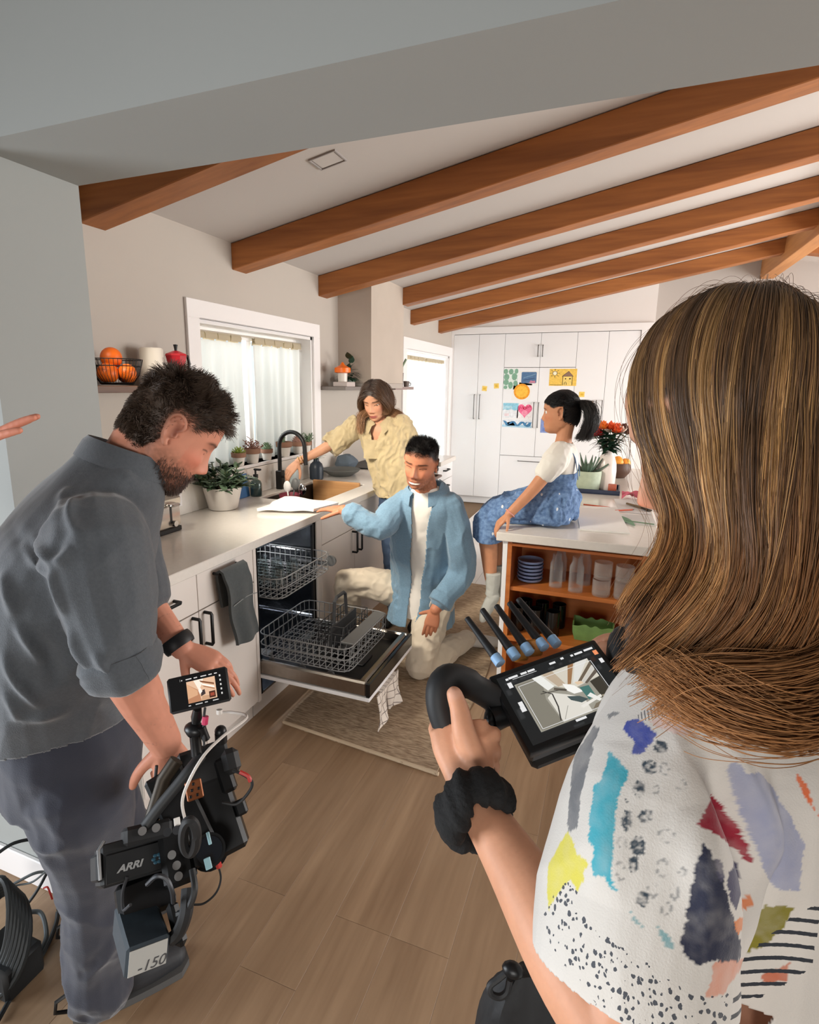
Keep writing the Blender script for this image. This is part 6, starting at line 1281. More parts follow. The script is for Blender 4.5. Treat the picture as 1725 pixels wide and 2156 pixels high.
# ---------------------------------------------------------------- camera operator
OF, OR, O0 = Vector((.6, .8, 0)), Vector((.8, -.6, 0)), Vector((-1.07, .90, 0))
def opl(x, y, off):
    d = _f + _r2*((x-816)/FPX) - _u2*((y-1063)/FPX); o = Vector((0, 0, 1.6)); t = (off-(o-O0).dot(OR))/d.dot(OR); return o+d*t
def operator():
    root = person((-1.1, .88, 0), 'bearded camera operator in a charcoal shirt stooping over a cinema camera')
    SK = (206, 142, 118); hc = opl(366, 906, .075); p = math.radians(40); fd = OF*math.cos(p)-Vector((0, 0, 1))*math.sin(p)+OR*.02; M_ = Matrix.Translation(hc) @ basis(fd, OF*math.sin(p)+Vector((0, 0, 1))*math.cos(p)) @ Matrix.Scale(1.06, 4)
    base = opl(258, 1003, .045); hip = opl(150, 1610, -.05); hip.z = opl(150, 1625, .12).z; chest = opl(168, 1240, .02); neck0 = M_ @ Vector((0, -.035, -.055))
    Rs = opl(208, 1150, .205); Re = opl(256, 1385, .25); Rw = opl(348, 1562, .22); Ls = opl(250, 1110, -.15); Le = opl(292, 1235, -.13); Lw = opl(383, 1365, -.03)
    b = MB(); head(b, M_, nose=1.05, jaw=1.1); limb(b, [neck0, neck0.lerp(base, .5)+OF*.0, base], [.060, .062, .075])
    ax = (base-chest).normalized(); fr = (OF-ax*OF.dot(ax)).normalized(); h0 = Vector((0, 0, 1)); f0 = OF
    torso(b, [(hip, OR, f0, .15, .11), (hip.lerp(chest, .5), OR, f0, .14, .11), (chest, OR, fr, .16, .12), (base, OR, fr, .10, .07)])
    limb(b, [Rs, Re, Rw], [.05, .050, .034]); limb(b, [Re.lerp(Rw, .2), Re.lerp(Rw, .45)], [.047, .044])
    Hn = opl(380, 1668, .215); hand(b, Rw, Hn-Rw, OR*.8+Vector((0, 0, .55)), 1.08, (.95, 1.0, 1.05, 1.1), (.5, .5, .4), .02, side=-1)
    limb(b, [Ls, Le, Lw], [.045, .042, .029]); Lt = opl(472, 1408, .03); hand(b, Lw, Lt-Lw, Vector((.1, -.3, 1)), .98, (.30, .34, .38, .42), (.3, .3, .5), .02, side=-1)
    me = fuse(b, .0032, 3); hl0 = hmask(.062, nape=-.066, temple=.04); hlm = lambda x, y, z: hl0(x, y, z)*(1-np.exp(-((y+.008)/.026)**4-((z-.0)/.036)**4))
    def col(C):
        P = face_paint(C, SK, M_, lips=(170, 92, 82), brow=(70, 48, 38), beard=((120, 82, 64), .6), hairline=hlm, hair=(70, 56, 46), blush=.5)
        for a_, c_, lo, hi, sd in ((Le, Lw, .45, .8, 3), (Re, Rw, .35, .95, 8)):   # faded line tattoos on both forearms
            q, t = seg_dist(C, [a_, c_]); m = (q < .06)*sst(lo, lo+.08, t)*(1-sst(hi-.08, hi, t)); ln = sst(.06, .0, np.abs(vnoise(C*70, sd)))*sst(-.1, .2, vnoise(C*28, sd+1)); P = mixc(P, L3(92, 72, 70), np.clip(m*ln*(.7 if sd == 3 else .3), 0, 1))
        return P
    paint(me, col); finish('body', me, m_skin, root, True, 0); eyes(root, M_ @ Matrix.Translation((0, -.008, -.002)), (60, 70, 80), look=(0, -.4))
    short_hair(root, M_, hlm, (74, 60, 50), 16000, .023, lambda P: np.stack([P[:, 0]*3, .30+2*P[:, 1]*0, .35-.8*sst(.0, -.06, P[:, 1])], 1), .75, 7, .6, k=6, rad=.0005, lenfn=lambda P: .3+.95*sst(.0, .075, P[:, 2]+.25*P[:, 1]), colvar=.5)
    bm_ = lambda x, y, z: ((z < -.045) & (y > -.005) & (z > -.113))*np.clip(sst(-.045, -.07, z)*(1-np.exp(-(x/.02)**2-((z+.070)/.011)**2))*(y > .0), 0, 1)*.8
    def beard_hair():
        rn = np.random.RandomState(2); n = 4200; phi = rn.uniform(-1.9, 1.9, n); z = rn.uniform(-.113, -.05, n); x, y = hpoint(phi, z); ok = rn.rand(n) < bm_(x, y, z); P = np.stack([x, y, z], 1)[ok]; N_ = P/np.array([.06, .085, .1])[None]**2; N_ /= np.linalg.norm(N_, axis=1)[:, None]; P = P*1.03; d = N_*.6+np.array([0, .15, -.8])+rn.normal(0, .25, P.shape); d /= np.linalg.norm(d, axis=1)[:, None]; L_ = .007*(1+.6*rn.rand(len(P))); K = np.stack([P, P+d*L_[:, None]*.5, P+d*L_[:, None]], 1); A = np.array(M_); K = K@A[:3, :3].T+A[:3, 3]; strands('beard', K, .0004, .0002, np.tile(L3(72, 50, 40), (len(K), 1))*(1+.5*rn.uniform(-1, 1, (len(K), 1))), m_hair, root)
    beard_hair()
    # watch
    b = MB(); dd = (Lw-Le).normalized(); s_, u_, _ = frame_from(dd); c = Lw-dd*.018; b.tube([c+s_*.037*math.cos(a)+u_*.037*math.sin(a) for a in np.linspace(0, 6.28, 24)[:-1]], .0042, 10, closed=True, flat=4., up=dd); b.build('watch_strap', mat('black_rubber', (24, 25, 28), .5), root)
    # shirt
    m_sh = mat('charcoal_cotton', (76, 81, 87), .85, bump=(420, .5, .0015), var=(160, .1), sheen=.35)
    b = MB(); Lc = Ls.lerp(Le, .8)
    torso(b, [(hip+Vector((0, 0, -.045)), OR, f0, .215, .185), (hip+Vector((0, 0, .06)), OR, f0, .205, .175), (hip.lerp(chest, .5)-OF*.03, OR, f0, .20, .165), (chest-OF*.03, OR, fr, .205, .165), (chest.lerp(base, .55)-OF*.03, OR, fr, .19, .14), (base-OF*.01, OR, fr, .115, .10), (base+ax*.045, OR, fr, .082, .085)], 32)
    limb(b, [Rs-OR*.05, Rs, Rs.lerp(Re, .5)+Vector((0, 0, 0)), Re+Vector((0, 0, .02)), Re.lerp(Rw, .06)], [.095, .098, .088, .070, .062]); limb(b, [Ls, Ls.lerp(Le, .6), Le.lerp(Lw, .1)], [.09, .08, .07])
    me = fuse(b, .0045, 4); wrinkle(me, .006, 8, (.2, .2, 1), .35, 41); bv = bvh_of(me); Z1 = lambda q: [(x/2.875, 700+y/2.875) for x, y in q]; Z2 = lambda q: [(x/2.875, 1300+y/2.875) for x, y in q]; ln = []
    for pts, w_, h in ((Z1([(475, 990), (430, 1050), (425, 1110), (455, 1220)]), .009, .011), (Z1([(430, 930), (385, 1010), (350, 1130)]), .012, .010), (Z1([(120, 1250), (220, 1390), (320, 1475)]), .010, .014), (Z1([(190, 1230), (280, 1350), (335, 1420)]), .010, .013), (Z1([(345, 1390), (330, 1480), (365, 1620), (395, 1725)]), .010, .013), (Z1([(20, 1440), (55, 1590), (95, 1725)]), .012, .013), (Z1([(440, 1290), (370, 1360), (340, 1410)]), .012, .010), (Z1([(60, 1150), (150, 1300), (260, 1430)]), .014, -.008), (Z1([(420, 1170), (345, 1300), (335, 1380)]), .016, -.010),
                       (Z2([(90, 20), (180, 150), (260, 290)]), .011, .013), (Z2([(20, 200), (70, 330), (180, 470), (255, 555)]), .011, .014), (Z2([(20, 440), (90, 550), (115, 630)]), .011, .011), (Z2([(420, 60), (470, 200), (560, 330)]), .012, .012), (Z2([(560, 200), (640, 300), (720, 370)]), .010, .010), (Z2([(120, 620), (260, 600), (430, 560)]), .014, .010), (Z2([(250, 100), (300, 250), (380, 420)]), .016, -.009), (Z2([(500, 480), (600, 560), (760, 600)]), .014, -.008), (Z1([(560, 660), (700, 800), (850, 960)]), .01, .004)):
        q = [on_mesh(bv, x, y) for x, y in pts]; q = [v for v in q if v is not None]
        if len(q) > 1: ln.append((q, w_, h))
    creases(me, ln)
    bb = np.array(base); sd = np.array(OR); A = np.array(fr); AX = np.array(ax); zh = opl(150, 1588, .17).z
    me = open_shell(me, lambda C: ~((((C-bb)@AX) > .03) & (np.hypot((C-bb)@sd, (C-bb)@A) < .079) | ((C[:, 2] < zh+.10*((C-np.array(hip))@np.array(OF))+.10*((C-np.array(hip))@np.array(OR)-.1)) & (np.linalg.norm((C-np.array(hip))[:, :2], axis=1) < .3) & (C[:, 2] > hip.z-.3))), .004)
    finish('shirt', me, m_sh, root, True, 0)
    b = MB(); P = []
    for q in range(25):
        a = -2.75+5.5*q/24; c = base+ax*.036-fr*.0; rr = .083; p_ = c+OR*math.sin(a)*rr*.98-fr*math.cos(a)*rr*1.02; dn = -ax*(1-.0)+(p_-c).normalized()*.35; P.append([p_-ax*.02, p_+ax*.022, p_+ax*.026+(p_-c).normalized()*.006, p_+ax*.016+(p_-c).normalized()*.012, p_+dn*.020+(p_-c).normalized()*.012])
    b.sheet(P, .004); b.build('collar', m_sh, root, True, 70)
    b = MB(); q0 = Re.lerp(Rw, -.12); q1 = Re.lerp(Rw, .14); s_, u_, d_ = frame_from(q1-q0); P = []
    for a in np.linspace(0, 2*math.pi, 40):
        wob = 1+.05*math.sin(3*a+1)+.03*math.sin(7*a); P.append([q0.lerp(q1, t)+(s_*math.cos(a)+u_*math.sin(a))*r*wob+d_*.006*math.sin(2*a+t*3) for t, r in ((.05, .056), (.0, .066), (.2, .074), (.45, .072), (.6, .076), (.9, .073), (1.0, .067), (.95, .05))])
    b.sheet(P, .005); b.build('rolled_cuff', m_sh, root, True, 70)
    # trousers
    m_tr = mat('slate_trousers', (48, 51, 63), .88, bump=(420, .4, .0015), var=(9, .08), sheen=.3); b = MB()
    torso(b, [(hip+Vector((0, 0, -.12)), OR, f0, .185, .155), (hip+Vector((0, 0, .0)), OR, f0, .185, .160), (hip+Vector((0, 0, .10)), OR, f0, .165, .14)])
    rk = opl(200, 1850, .04)+Vector((0, 0, .05)); ra = opl(212, 2075, .03); lk = opl(258, 1830, -.14)+Vector((0, 0, .03)); la = Vector((-1.27, .985, .09))
    limb(b, [hip+OR*.09-Vector((0, 0, .08)), hip.lerp(rk, .5)+OR*.055, rk, rk.lerp(ra, .5), ra], [.122, .112, .088, .078, .076]); limb(b, [hip-OR*.09-Vector((0, 0, .08)), hip.lerp(lk, .5)-OR*.06, lk, lk.lerp(la, .5), la], [.122, .11, .086, .076, .072])
    me = fuse(b, .0055, 3); wrinkle(me, .010, 7, (OF.x, OF.y, -.5), .35, 12); wrinkle(me, .006, 14, (OF.x*.5, OF.y*.5, 1), .4, 13, lambda C: sst(.5, .2, C[:, 2])); finish('trousers', me, m_tr, root, True, 0)
    m_shoe = mat('dark_slip_on', (44, 46, 50), .6, bump=(200, .3, .001)); m_sole = mat('grey_sole', (84, 84, 84), .7)
    for hx, tx in ((Vector((-1.165, .775, 0)), Vector((-1.005, 1.005, 0))), (Vector((-1.34, .92, 0)), Vector((-1.18, 1.155, 0)))):
        e = bpy.data.objects.new('shoe', None); COL.objects.link(e); e.parent = root; d = (tx-hx).normalized(); s_ = Vector((d.y, -d.x, 0)); up = Vector((0, 0, 1))
        b = MB(); limb(b, [hx+d*.045+up*.055, hx+d*.10+up*.062, hx+d*.18+up*.046, hx+d*.25+up*.036], [.046, .050, .048, .036], flat=.85); limb(b, [hx+d*.05+up*.06, hx+d*.045+up*.10], [.047, .05]); me = fuse(b, .004, 2); finish('upper', me, m_shoe, e, True, 0)
        out = [(t*.288, .036+.014*math.sin(max(0, t)*2.2) if .08 < t < .93 else (.022 if t > .5 else .026)) for t in np.linspace(0, 1, 12)]; poly = [hx+d*a+s_*w_ for a, w_ in out]+[hx+d*a-s_*w_ for a, w_ in out[::-1]]
        b = MB(); b.prism([(q.x, q.y) for q in poly], .001, .022, lambda x, y, z: (x, y, z)); b.build('sole', m_sole, e, True)
        b = MB(); b.tube([hx+d*.004+up*.085, hx-d*.03+up*.075, hx-d*.035+up*.045, hx-d*.008+up*.03], .005, 6); b.build('heel_loop', m_blackp, e)
    return dict(hand=Hn, wrist=Rw)
operator()
# ---------------------------------------------------------------- woman with the monitor (nearest)
def inpoly(U, V, poly):
    r = np.zeros(len(U), bool); n = len(poly); j = n-1
    for i in range(n):
        (x0, y0), (x1, y1) = poly[i], poly[j]; c = ((y0 > V) != (y1 > V)); r ^= c & (U < (x1-x0)*(V-y0)/((y1-y0) or 1e-9)+x0); j = i
    return r
def blouse_mat(tick):
    def fn(nt, N, L, b):
        def A_(n_, o='Fac'): a = N.new('ShaderNodeAttribute'); a.attribute_name = n_; return a.outputs[o]
        def M_(op, a, c=None, d=None):
            q = N.new('ShaderNodeMath'); q.operation = op
            for i, v in enumerate((a, c, d)):
                if v is None: continue
                if isinstance(v, (int, float)): q.inputs[i].default_value = v
                else: L.new(v, q.inputs[i])
            return q.outputs[0]
        def mixin(col, f, c):
            mx = N.new('ShaderNodeMix'); mx.data_type = 'RGBA'; L.new(f, mx.inputs[0]); L.new(col, mx.inputs[6]); mx.inputs[7].default_value = rgb(*c); return mx.outputs[2]
        col = A_('Col', 'Color'); pu, pv = A_('pu'), A_('pv'); cb = N.new('ShaderNodeCombineXYZ'); L.new(M_('MULTIPLY', pu, 1.0), cb.inputs[0]); L.new(M_('MULTIPLY', pv, .8), cb.inputs[1])
        nz = N.new('ShaderNodeTexNoise'); nz.inputs['Scale'].default_value = 260; nz.inputs['Detail'].default_value = 2; L.new(cb.outputs[0], nz.inputs[0]); ad = N.new('ShaderNodeMix'); ad.data_type = 'RGBA'; ad.inputs[0].default_value = .0035; L.new(cb.outputs[0], ad.inputs[6]); L.new(nz.outputs['Color'], ad.inputs[7])
        v = N.new('ShaderNodeTexVoronoi'); v.inputs['Scale'].default_value = 250; L.new(ad.outputs[2], v.inputs[0]); sp = N.new('ShaderNodeSeparateColor'); L.new(v.outputs['Color'], sp.inputs[0])
        f = M_('MULTIPLY', M_('LESS_THAN', v.outputs['Distance'], M_('MULTIPLY_ADD', sp.outputs[0], .24, .20)), M_('GREATER_THAN', A_('speck'), .5)); col = mixin(col, M_('MULTIPLY', f, .93), (46, 54, 68))
        w_ = M_('DIVIDE', M_('ADD', M_('ADD', pv, M_('MULTIPLY', pu, -.42)), M_('MULTIPLY', M_('SINE', M_('MULTIPLY', pu, 60)), .0025)), .0105); f = M_('MULTIPLY', M_('LESS_THAN', M_('ABSOLUTE', M_('SUBTRACT', w_, M_('ROUND', w_))), M_('MULTIPLY_ADD', nz.outputs['Fac'], .12, .09)), M_('GREATER_THAN', A_('stripe'), .5)); col = mixin(col, f, (42, 47, 56))
        w_ = M_('DIVIDE', M_('ADD', pu, M_('MULTIPLY', pv, .32)), tick); f = M_('MULTIPLY', M_('LESS_THAN', M_('ABSOLUTE', M_('SUBTRACT', w_, M_('ROUND', w_))), M_('MULTIPLY_ADD', nz.outputs['Fac'], .16, .07)), M_('GREATER_THAN', A_('tick'), .5)); col = mixin(col, M_('MULTIPLY', f, .9), (58, 63, 72))
        L.new(col, b.inputs['Base Color']); b.inputs['Roughness'].default_value = .85; b.inputs['Sheen Weight'].default_value = .2
        tc = N.new('ShaderNodeTexCoord'); n2 = N.new('ShaderNodeTexNoise'); n2.inputs['Scale'].default_value = 600; L.new(tc.outputs['Object'], n2.inputs[0]); bp = N.new('ShaderNodeBump'); bp.inputs['Strength'].default_value = .3; bp.inputs['Distance'].default_value = .001; L.new(n2.outputs['Fac'], bp.inputs['Height']); L.new(bp.outputs[0], b.inputs['Normal'])
    return node_mat('print_blouse', fn)
def monitor_woman():
    root = person((.17, .62, .4), 'woman with long highlighted hair and a painterly print blouse holding a monitor')
    SK = (214, 156, 124); hc = at(1550, 902, D=.53); F_ = (-_r2*.93+_f*.0-Vector((0, 0, 1))*.38).normalized(); M_ = Matrix.Translation(hc) @ basis(F_, Vector((0, 0, 1))) @ Matrix.Scale(1.0, 4)
    BF = Vector((-.86, .50, 0)).normalized(); BR = Vector((BF.y, -BF.x, 0)); BR = Vector((.50, .86, 0)).normalized(); up = Vector((0, 0, 1))
    Ls = at(1420, 1590, D=.53); Rs = Ls+BR*.34+up*.01; base = Ls.lerp(Rs, .5)+up*.055; hip = base-up*.55+BF*(-.02); neck0 = M_ @ Vector((0, -.035, -.06))
    Le = at(1318, 2200, D=.475); Lw = at(1003, 1690, D=.68); Hf = at(968, 1540, D=.735)
    b = MB(); head(b, M_, nose=.95, fem=.8); limb(b, [neck0, neck0.lerp(base, .6), base-up*.03], [.052, .05, .06])
    torso(b, [(hip, BR, BF, .15, .11), (hip.lerp(base, .5), BR, BF, .13, .10), (hip.lerp(base, .85), BR, BF, .15, .095), (base, BR, BF, .09, .06)])
    limb(b, [Ls, Ls.lerp(Le, .5), Le], [.046, .045, .040], n=20); limb(b, [Le, Le.lerp(Lw, .3), Le.lerp(Lw, .7), Lw], [.041, .0425, .031, .0245], n=24)
    # left hand closed round the grip, thumb on top
    F2 = (Hf-Lw).normalized(); V_ = (Lw-Vector((0, 0, 1.6))).normalized(); Nn = (-V_-F2*(-V_).dot(F2)).normalized(); Tt = F2.cross(Nn).normalized()
    if Tt.dot(_r2) < 0: Tt = -Tt    # towards photo right
    s = 1.0
    torso(b, [(Lw-F2*.01, Tt, Nn, .026, .021), (Lw+F2*.03, Tt, Nn, .031, .021), (Lw+F2*.065, Tt, Nn, .039, .020), (Lw+F2*.092, Tt, Nn, .039, .018)], 18, 3)
    gp = lambda x, y, D: at(x, y, D=D)
    limb(b, [gp(1000, 1600, .70), gp(978, 1545, .705), gp(968, 1495, .715), gp(957, 1462, .72)], [.0165, .0150, .0125, .0105], n=14)   # thumb
    for q, r in (([gp(1016, 1560, .715), gp(1040, 1545, .735), gp(1030, 1572, .765), gp(1000, 1580, .775)], .0095), ([gp(1016, 1580, .71), gp(1040, 1578, .73), gp(1034, 1602, .76), gp(1004, 1606, .77)], .0095), ([gp(1014, 1605, .705), gp(1036, 1606, .72), gp(1034, 1626, .75), gp(1004, 1630, .76)], .009), ([gp(935, 1560, .725), gp(917, 1535, .75), gp(935, 1512, .77), gp(962, 1515, .775)], .0095)): limb(b, q, [r*1.1, r*1.05, r, r*.85], n=12)
    Re = at(1222, 1800, D=.76); Rw = at(1465, 1440, D=.84); limb(b, [Rs, Re, Rw], [.046, .040, .026], n=16); hand(b, Rw, at(1385, 1398, D=.84)-Rw, Vector((.3, -.3, .9)), .95, (.6, .7, .75, .8), (.3, .3, .3), .02, side=-1)
    me = fuse(b, .0026, 4); hlm = hmask(.06, temple=.045)
    def col(C):
        P = face_paint(C, SK, M_, lips=(186, 106, 96), brow=(90, 62, 44), hairline=hlm, hair=(58, 42, 32), blush=.5)
        for x0, y0, D0, rr in ((957, 1458, .712, .009),): # thumbnail
            q = np.linalg.norm(C-np.array(gp(x0, y0, D0)), axis=1); P = mixc(P, L3(224, 176, 156), .6*np.exp(-(q/rr)**4))
        q = np.linalg.norm(C-np.array(at(1122, 1925, D=.55)), axis=1); return P*(1+.03*fbm(C*300, 3, 2))[:, None]
    paint(me, col); finish('body', me, m_skin, root, True, 0); eyes(root, M_ @ Matrix.Translation((0, -.006, 0)), (70, 60, 50), look=(0, -.4))
    # trousers / lower body
    b = MB(); torso(b, [(hip-up*.30, BR, BF, .17, .13), (hip-up*.1, BR, BF, .175, .135), (hip+up*.04, BR, BF, .15, .12)])
    for sg in (-1, 1): limb(b, [hip+BR*.085*sg-up*.2, hip+BR*.09*sg-up*.45, hip+BR*.09*sg-up*(hip.z-.03)], [.09, .07, .055])
    me = fuse(b, .008, 2); finish('trousers', me, mat('black_trousers', (30, 31, 35), .9), root, True, 0)
    # blouse with wide short sleeves
    b = MB(); ax = (Le-Ls).normalized()
    torso(b, [(hip-up*.02, BR, BF, .20, .16), (hip.lerp(base, .35), BR, BF, .19, .15), (hip.lerp(base, .7), BR, BF, .195, .145), (base-up*.06-BF*.01, BR, BF, .20, .13), (base-up*.005-BF*.01, BR, BF, .135, .10), (base+up*.035, BR, BF, .075, .07)], 40, 6)
    limb(b, [Ls+BR*.03, Ls+ax*.05-BR*.010, Ls+ax*.14-BR*.018, Ls.lerp(Le, .80)-BR*.012], [.080, .086, .084, .078], n=36, k=5, cap=True); limb(b, [Rs-BR*.03, Rs.lerp(Re, .5), Rs.lerp(Re, .93)], [.08, .075, .058])
    me = fuse(b, .0020, 8); wrinkle(me, .005, 6, (0, 0, 1), .35, 51); bv = bvh_of(me); ln = []
    for pts, w_, h in (([(1480, 1560), (1545, 1680), (1590, 1800), (1600, 1900), (1580, 2020)], .016, -.030), ([(1530, 1560), (1600, 1700), (1650, 1850)], .016, .010), ([(1440, 1700), (1500, 1850), (1520, 1980)], .02, .008), ([(1300, 1560), (1270, 1750), (1260, 1900)], .02, .006), ([(1400, 1500), (1500, 1540), (1640, 1560)], .02, .006), ([(1500, 2060), (1600, 2000), (1700, 1900)], .02, -.01)):
        q = [on_mesh(bv, x, y) for x, y in pts]; q = [v for v in q if v is not None]
        if len(q) > 1: ln.append((q, w_, h))
    creases(me, ln); Lsn, axn, BRn = np.array(Ls), np.array(ax), np.array(BR); he = (Le-Ls).length; tl = np.array(hip); bs = np.array(base)
    # print laid out in the flat of the sleeve and back (garment plane axes eu, ev)
    O_ = at(1450, 1780, D=.445); en = (-(O_-Vector((0, 0, 1.6)))).normalized(); eu = Vector((0, 0, 1)).cross(en).normalized(); ev = en.cross(eu).normalized()
    def zp(zx, zy):
        x, y = 1125+zx/2.852, 1400+zy/2.852; d = _f+_r2*((x-816)/FPX)-_u2*((y-1063)/FPX); o = Vector((0, 0, 1.6)); t = (O_-o).dot(en)/d.dot(en); p_ = o+d*t-O_; return (p_.dot(eu), p_.dot(ev))
    polys = [((206, 198, 192), .95, [(620, 300), (700, 240), (800, 190), (900, 130), (1040, 150), (1130, 250), (900, 300)]),
      ((216, 178, 168), .7, [(690, 340), (800, 300), (1080, 270), (1130, 340), (1120, 410), (1000, 380), (930, 400), (920, 440), (850, 430), (760, 390)]),
      ((58, 74, 160), .95, [(530, 385), (560, 330), (620, 315), (745, 430), (690, 490), (640, 555), (600, 545), (610, 470), (565, 430)]),
      ((64, 166, 184), .95, [(460, 525), (580, 655), (540, 760), (515, 850), (490, 1150), (490, 1280), (520, 1355), (470, 1320), (440, 1280), (370, 1250), (375, 1090), (345, 1060), (355, 900), (370, 730), (420, 690), (445, 580)]),
      ((216, 206, 84), .95, [(240, 1045), (270, 1130), (320, 1160), (345, 1200), (310, 1240), (325, 1300), (270, 1350), (220, 1280), (60, 1470), (60, 1200), (200, 1000)]),
      ((150, 24, 48), .97, [(1068, 770), (1160, 880), (1230, 970), (1300, 1060), (1340, 1200), (1290, 1190), (1250, 1115), (1180, 1090), (1130, 1040), (1040, 1000), (985, 955), (1030, 880)]),
      ((40, 44, 66), .97, [(1020, 1075), (1070, 1150), (1130, 1290), (1170, 1440), (1230, 1600), (1280, 1750), (1250, 1830), (1190, 1800), (1130, 1790), (1060, 1770), (990, 1810), (930, 1750), (870, 1640), (900, 1550), (930, 1430), (950, 1300), (985, 1160)]),
      ((72, 70, 96), .95, [(1210, 1165), (1260, 1220), (1240, 1400), (1210, 1480), (1170, 1400), (1150, 1300), (1170, 1230)]), ((88, 86, 108), .9, [(1090, 1165), (1130, 1190), (1145, 1260), (1110, 1290)]),
      ((218, 154, 130), .9, [(1120, 1780), (1200, 1800), (1300, 1840), (1290, 1890), (1180, 1960), (1150, 2010), (1030, 2010), (1060, 1900), (1080, 1810)]),
      ((132, 124, 36), .95, [(1480, 1510), (1690, 1530), (1640, 1690), (1500, 1860), (1310, 1940), (1280, 1880), (1400, 1700), (1420, 1580)]),
      ((150, 156, 186), .8, [(1170, 590), (1230, 580), (1290, 650), (1380, 640), (1450, 700), (1540, 830), (1640, 960), (1711, 1100), (1711, 1410), (1580, 1400), (1480, 1330), (1400, 1200), (1330, 1040), (1250, 900), (1200, 760), (1170, 680)]),
      ((34, 36, 44), .97, [(1230, 250), (1500, 235), (1690, 235), (1800, 300), (1650, 320), (1560, 280), (1530, 300), (1540, 400), (1490, 420), (1400, 370), (1330, 320)]),
      ((226, 110, 60), .95, [(1615, 610), (1640, 610), (1711, 720), (1800, 900), (1660, 720)]), ((214, 116, 52), .95, [(1260, 1430), (1340, 1410), (1350, 1480), (1300, 1510), (1265, 1490)]), ((222, 128, 60), .95, [(1200, 1540), (1270, 1530), (1270, 1600), (1240, 1640)]), ((196, 104, 70), .9, [(1500, 2090), (1711, 1990), (1711, 2156), (1520, 2156)]),
      ((110, 112, 116), .9, [(330, 330), (385, 360), (350, 440), (330, 560), (290, 760), (270, 980), (200, 1000), (200, 500)]), ((120, 122, 124), .9, [(415, 265), (480, 255), (500, 270), (430, 305)]), ((110, 160, 166), .8, [(740, 1560), (800, 1590), (850, 1700), (790, 1670)]), ((110, 160, 166), .8, [(590, 1460), (650, 1520), (665, 1560), (620, 1520)])]
    dots = [(765, 505, 46, 46, 0), (700, 620, 50, 52, 0), (640, 755, 40, 58, 0), (680, 920, 40, 50, 0), (568, 940, 38, 64, 0), (545, 1075, 34, 40, 1), (640, 1090, 42, 62, 0), (610, 1195, 34, 60, 0), (780, 1215, 44, 56, 1), (540, 1230, 32, 56, 1), (665, 1390, 36, 48, 0), (790, 640, 34, 44, 1), (805, 1030, 40, 50, 1), (850, 1350, 30, 44, 1), (725, 1340, 36, 44, 1), (890, 1230, 26, 30, 1), (890, 740, 36, 44, 1), (568, 832, 12, 14, 0), (800, 1450, 30, 40, 1), (740, 760, 24, 30, 1)]
    spk = [(200, 1290), (250, 1330), (300, 1450), (420, 1600), (700, 1780), (950, 1980), (1190, 2020), (1190, 2300), (640, 2300), (350, 2000), (100, 1720), (20, 1520), (100, 1400)]
    stp = [(1270, 1990), (1400, 1900), (1711, 1590), (1900, 1500), (1900, 2050), (1500, 2300), (1200, 2300), (1200, 2020)]; tik = [(610, 300), (800, 170), (1000, 60), (1120, 0), (1300, 40), (1420, 120), (1800, 190), (1800, 230), (1250, 240), (1000, 265), (650, 335)]
    Zc = lambda q: [zp(*v) for v in q]; pxm = abs(zp(1000, 1000)[0]-zp(1001, 1000)[0])
    def pr(C):
        Q = C-np.array(O_); U, V = Q@np.array(eu), Q@np.array(ev); j1, j2 = fbm(C*150, 61, 3), fbm(C*150, 71, 3); U2, V2 = U+j1*.0013, V+j2*.0013
        P = np.tile(L3(216, 211, 204), (len(C), 1))*(1+.02*fbm(C*30, 4, 2))[:, None]
        for c_, a_, pl in polys: m = inpoly(U2, V2, Zc(pl)); P = mixc(P, L3(*c_), m*np.clip(a_*(1+.14*fbm(C*90, 21, 3)), 0, 1))
        ink_ = L3(52, 66, 78)
        for zx, zy, a_, b_, ring in dots:
            u, v = zp(zx, zy); r = np.sqrt(((U2-u)/(a_*pxm))**2+((V2-v)/(b_*pxm))**2); m = ((r < 1) & (r > .7)) if ring else (r < 1); m = m*np.clip(.75+1.1*fbm(C*420, 31, 2), .08, 1)*(.55 if ring else 1); P = mixc(P, ink_, np.clip(m, 0, 1))
        q = np.linalg.norm(C-np.array(at(1150, 1756, D=.73)), axis=1); P = mixc(P, L3(206, 110, 48), (q < .032+.006*j1)*.9)
        return P
    def fields(me):
        C = coords(me); Q = C-np.array(O_); U, V = Q@np.array(eu), Q@np.array(ev); j1 = fbm(C*150, 61, 3); U2, V2 = U+j1*.001, V
        for nm, v in (('speck', inpoly(U2, V2, Zc(spk))*1.), ('stripe', inpoly(U2, V2, Zc(stp))*1.), ('tick', inpoly(U2, V2, Zc(tik))*1.), ('pu', U), ('pv', V)):
            a_ = me.attributes.new(nm, 'FLOAT', 'POINT'); a_.data.foreach_set('value', v.astype(np.float32))
    paint(me, pr); fields(me)
    T_ = (coords(me)-Lsn)@axn; 
    def keep(C):
        q, t = seg_dist(C, [Ls, Le]); slv = (q < .135) & (((C-Lsn)@axn) > he*.80) & (((C-Lsn)@BRn) < .10); neck = (C[:, 2] > bs[2]+.02) & (np.hypot((C-bs)@BRn, (C-bs)@np.array(BF)) < .08); low = C[:, 2] < tl[2]-.01
        return ~(slv | neck | low)
    me = open_shell(me, keep, .003); finish('blouse', me, blouse_mat(27*pxm), root, True, 0)
    # scrunchie
    b = MB(); dd = (Le-Lw).normalized(); c = at(1000, 1705, D=.665); s_, u_, _ = frame_from(dd); rows = []
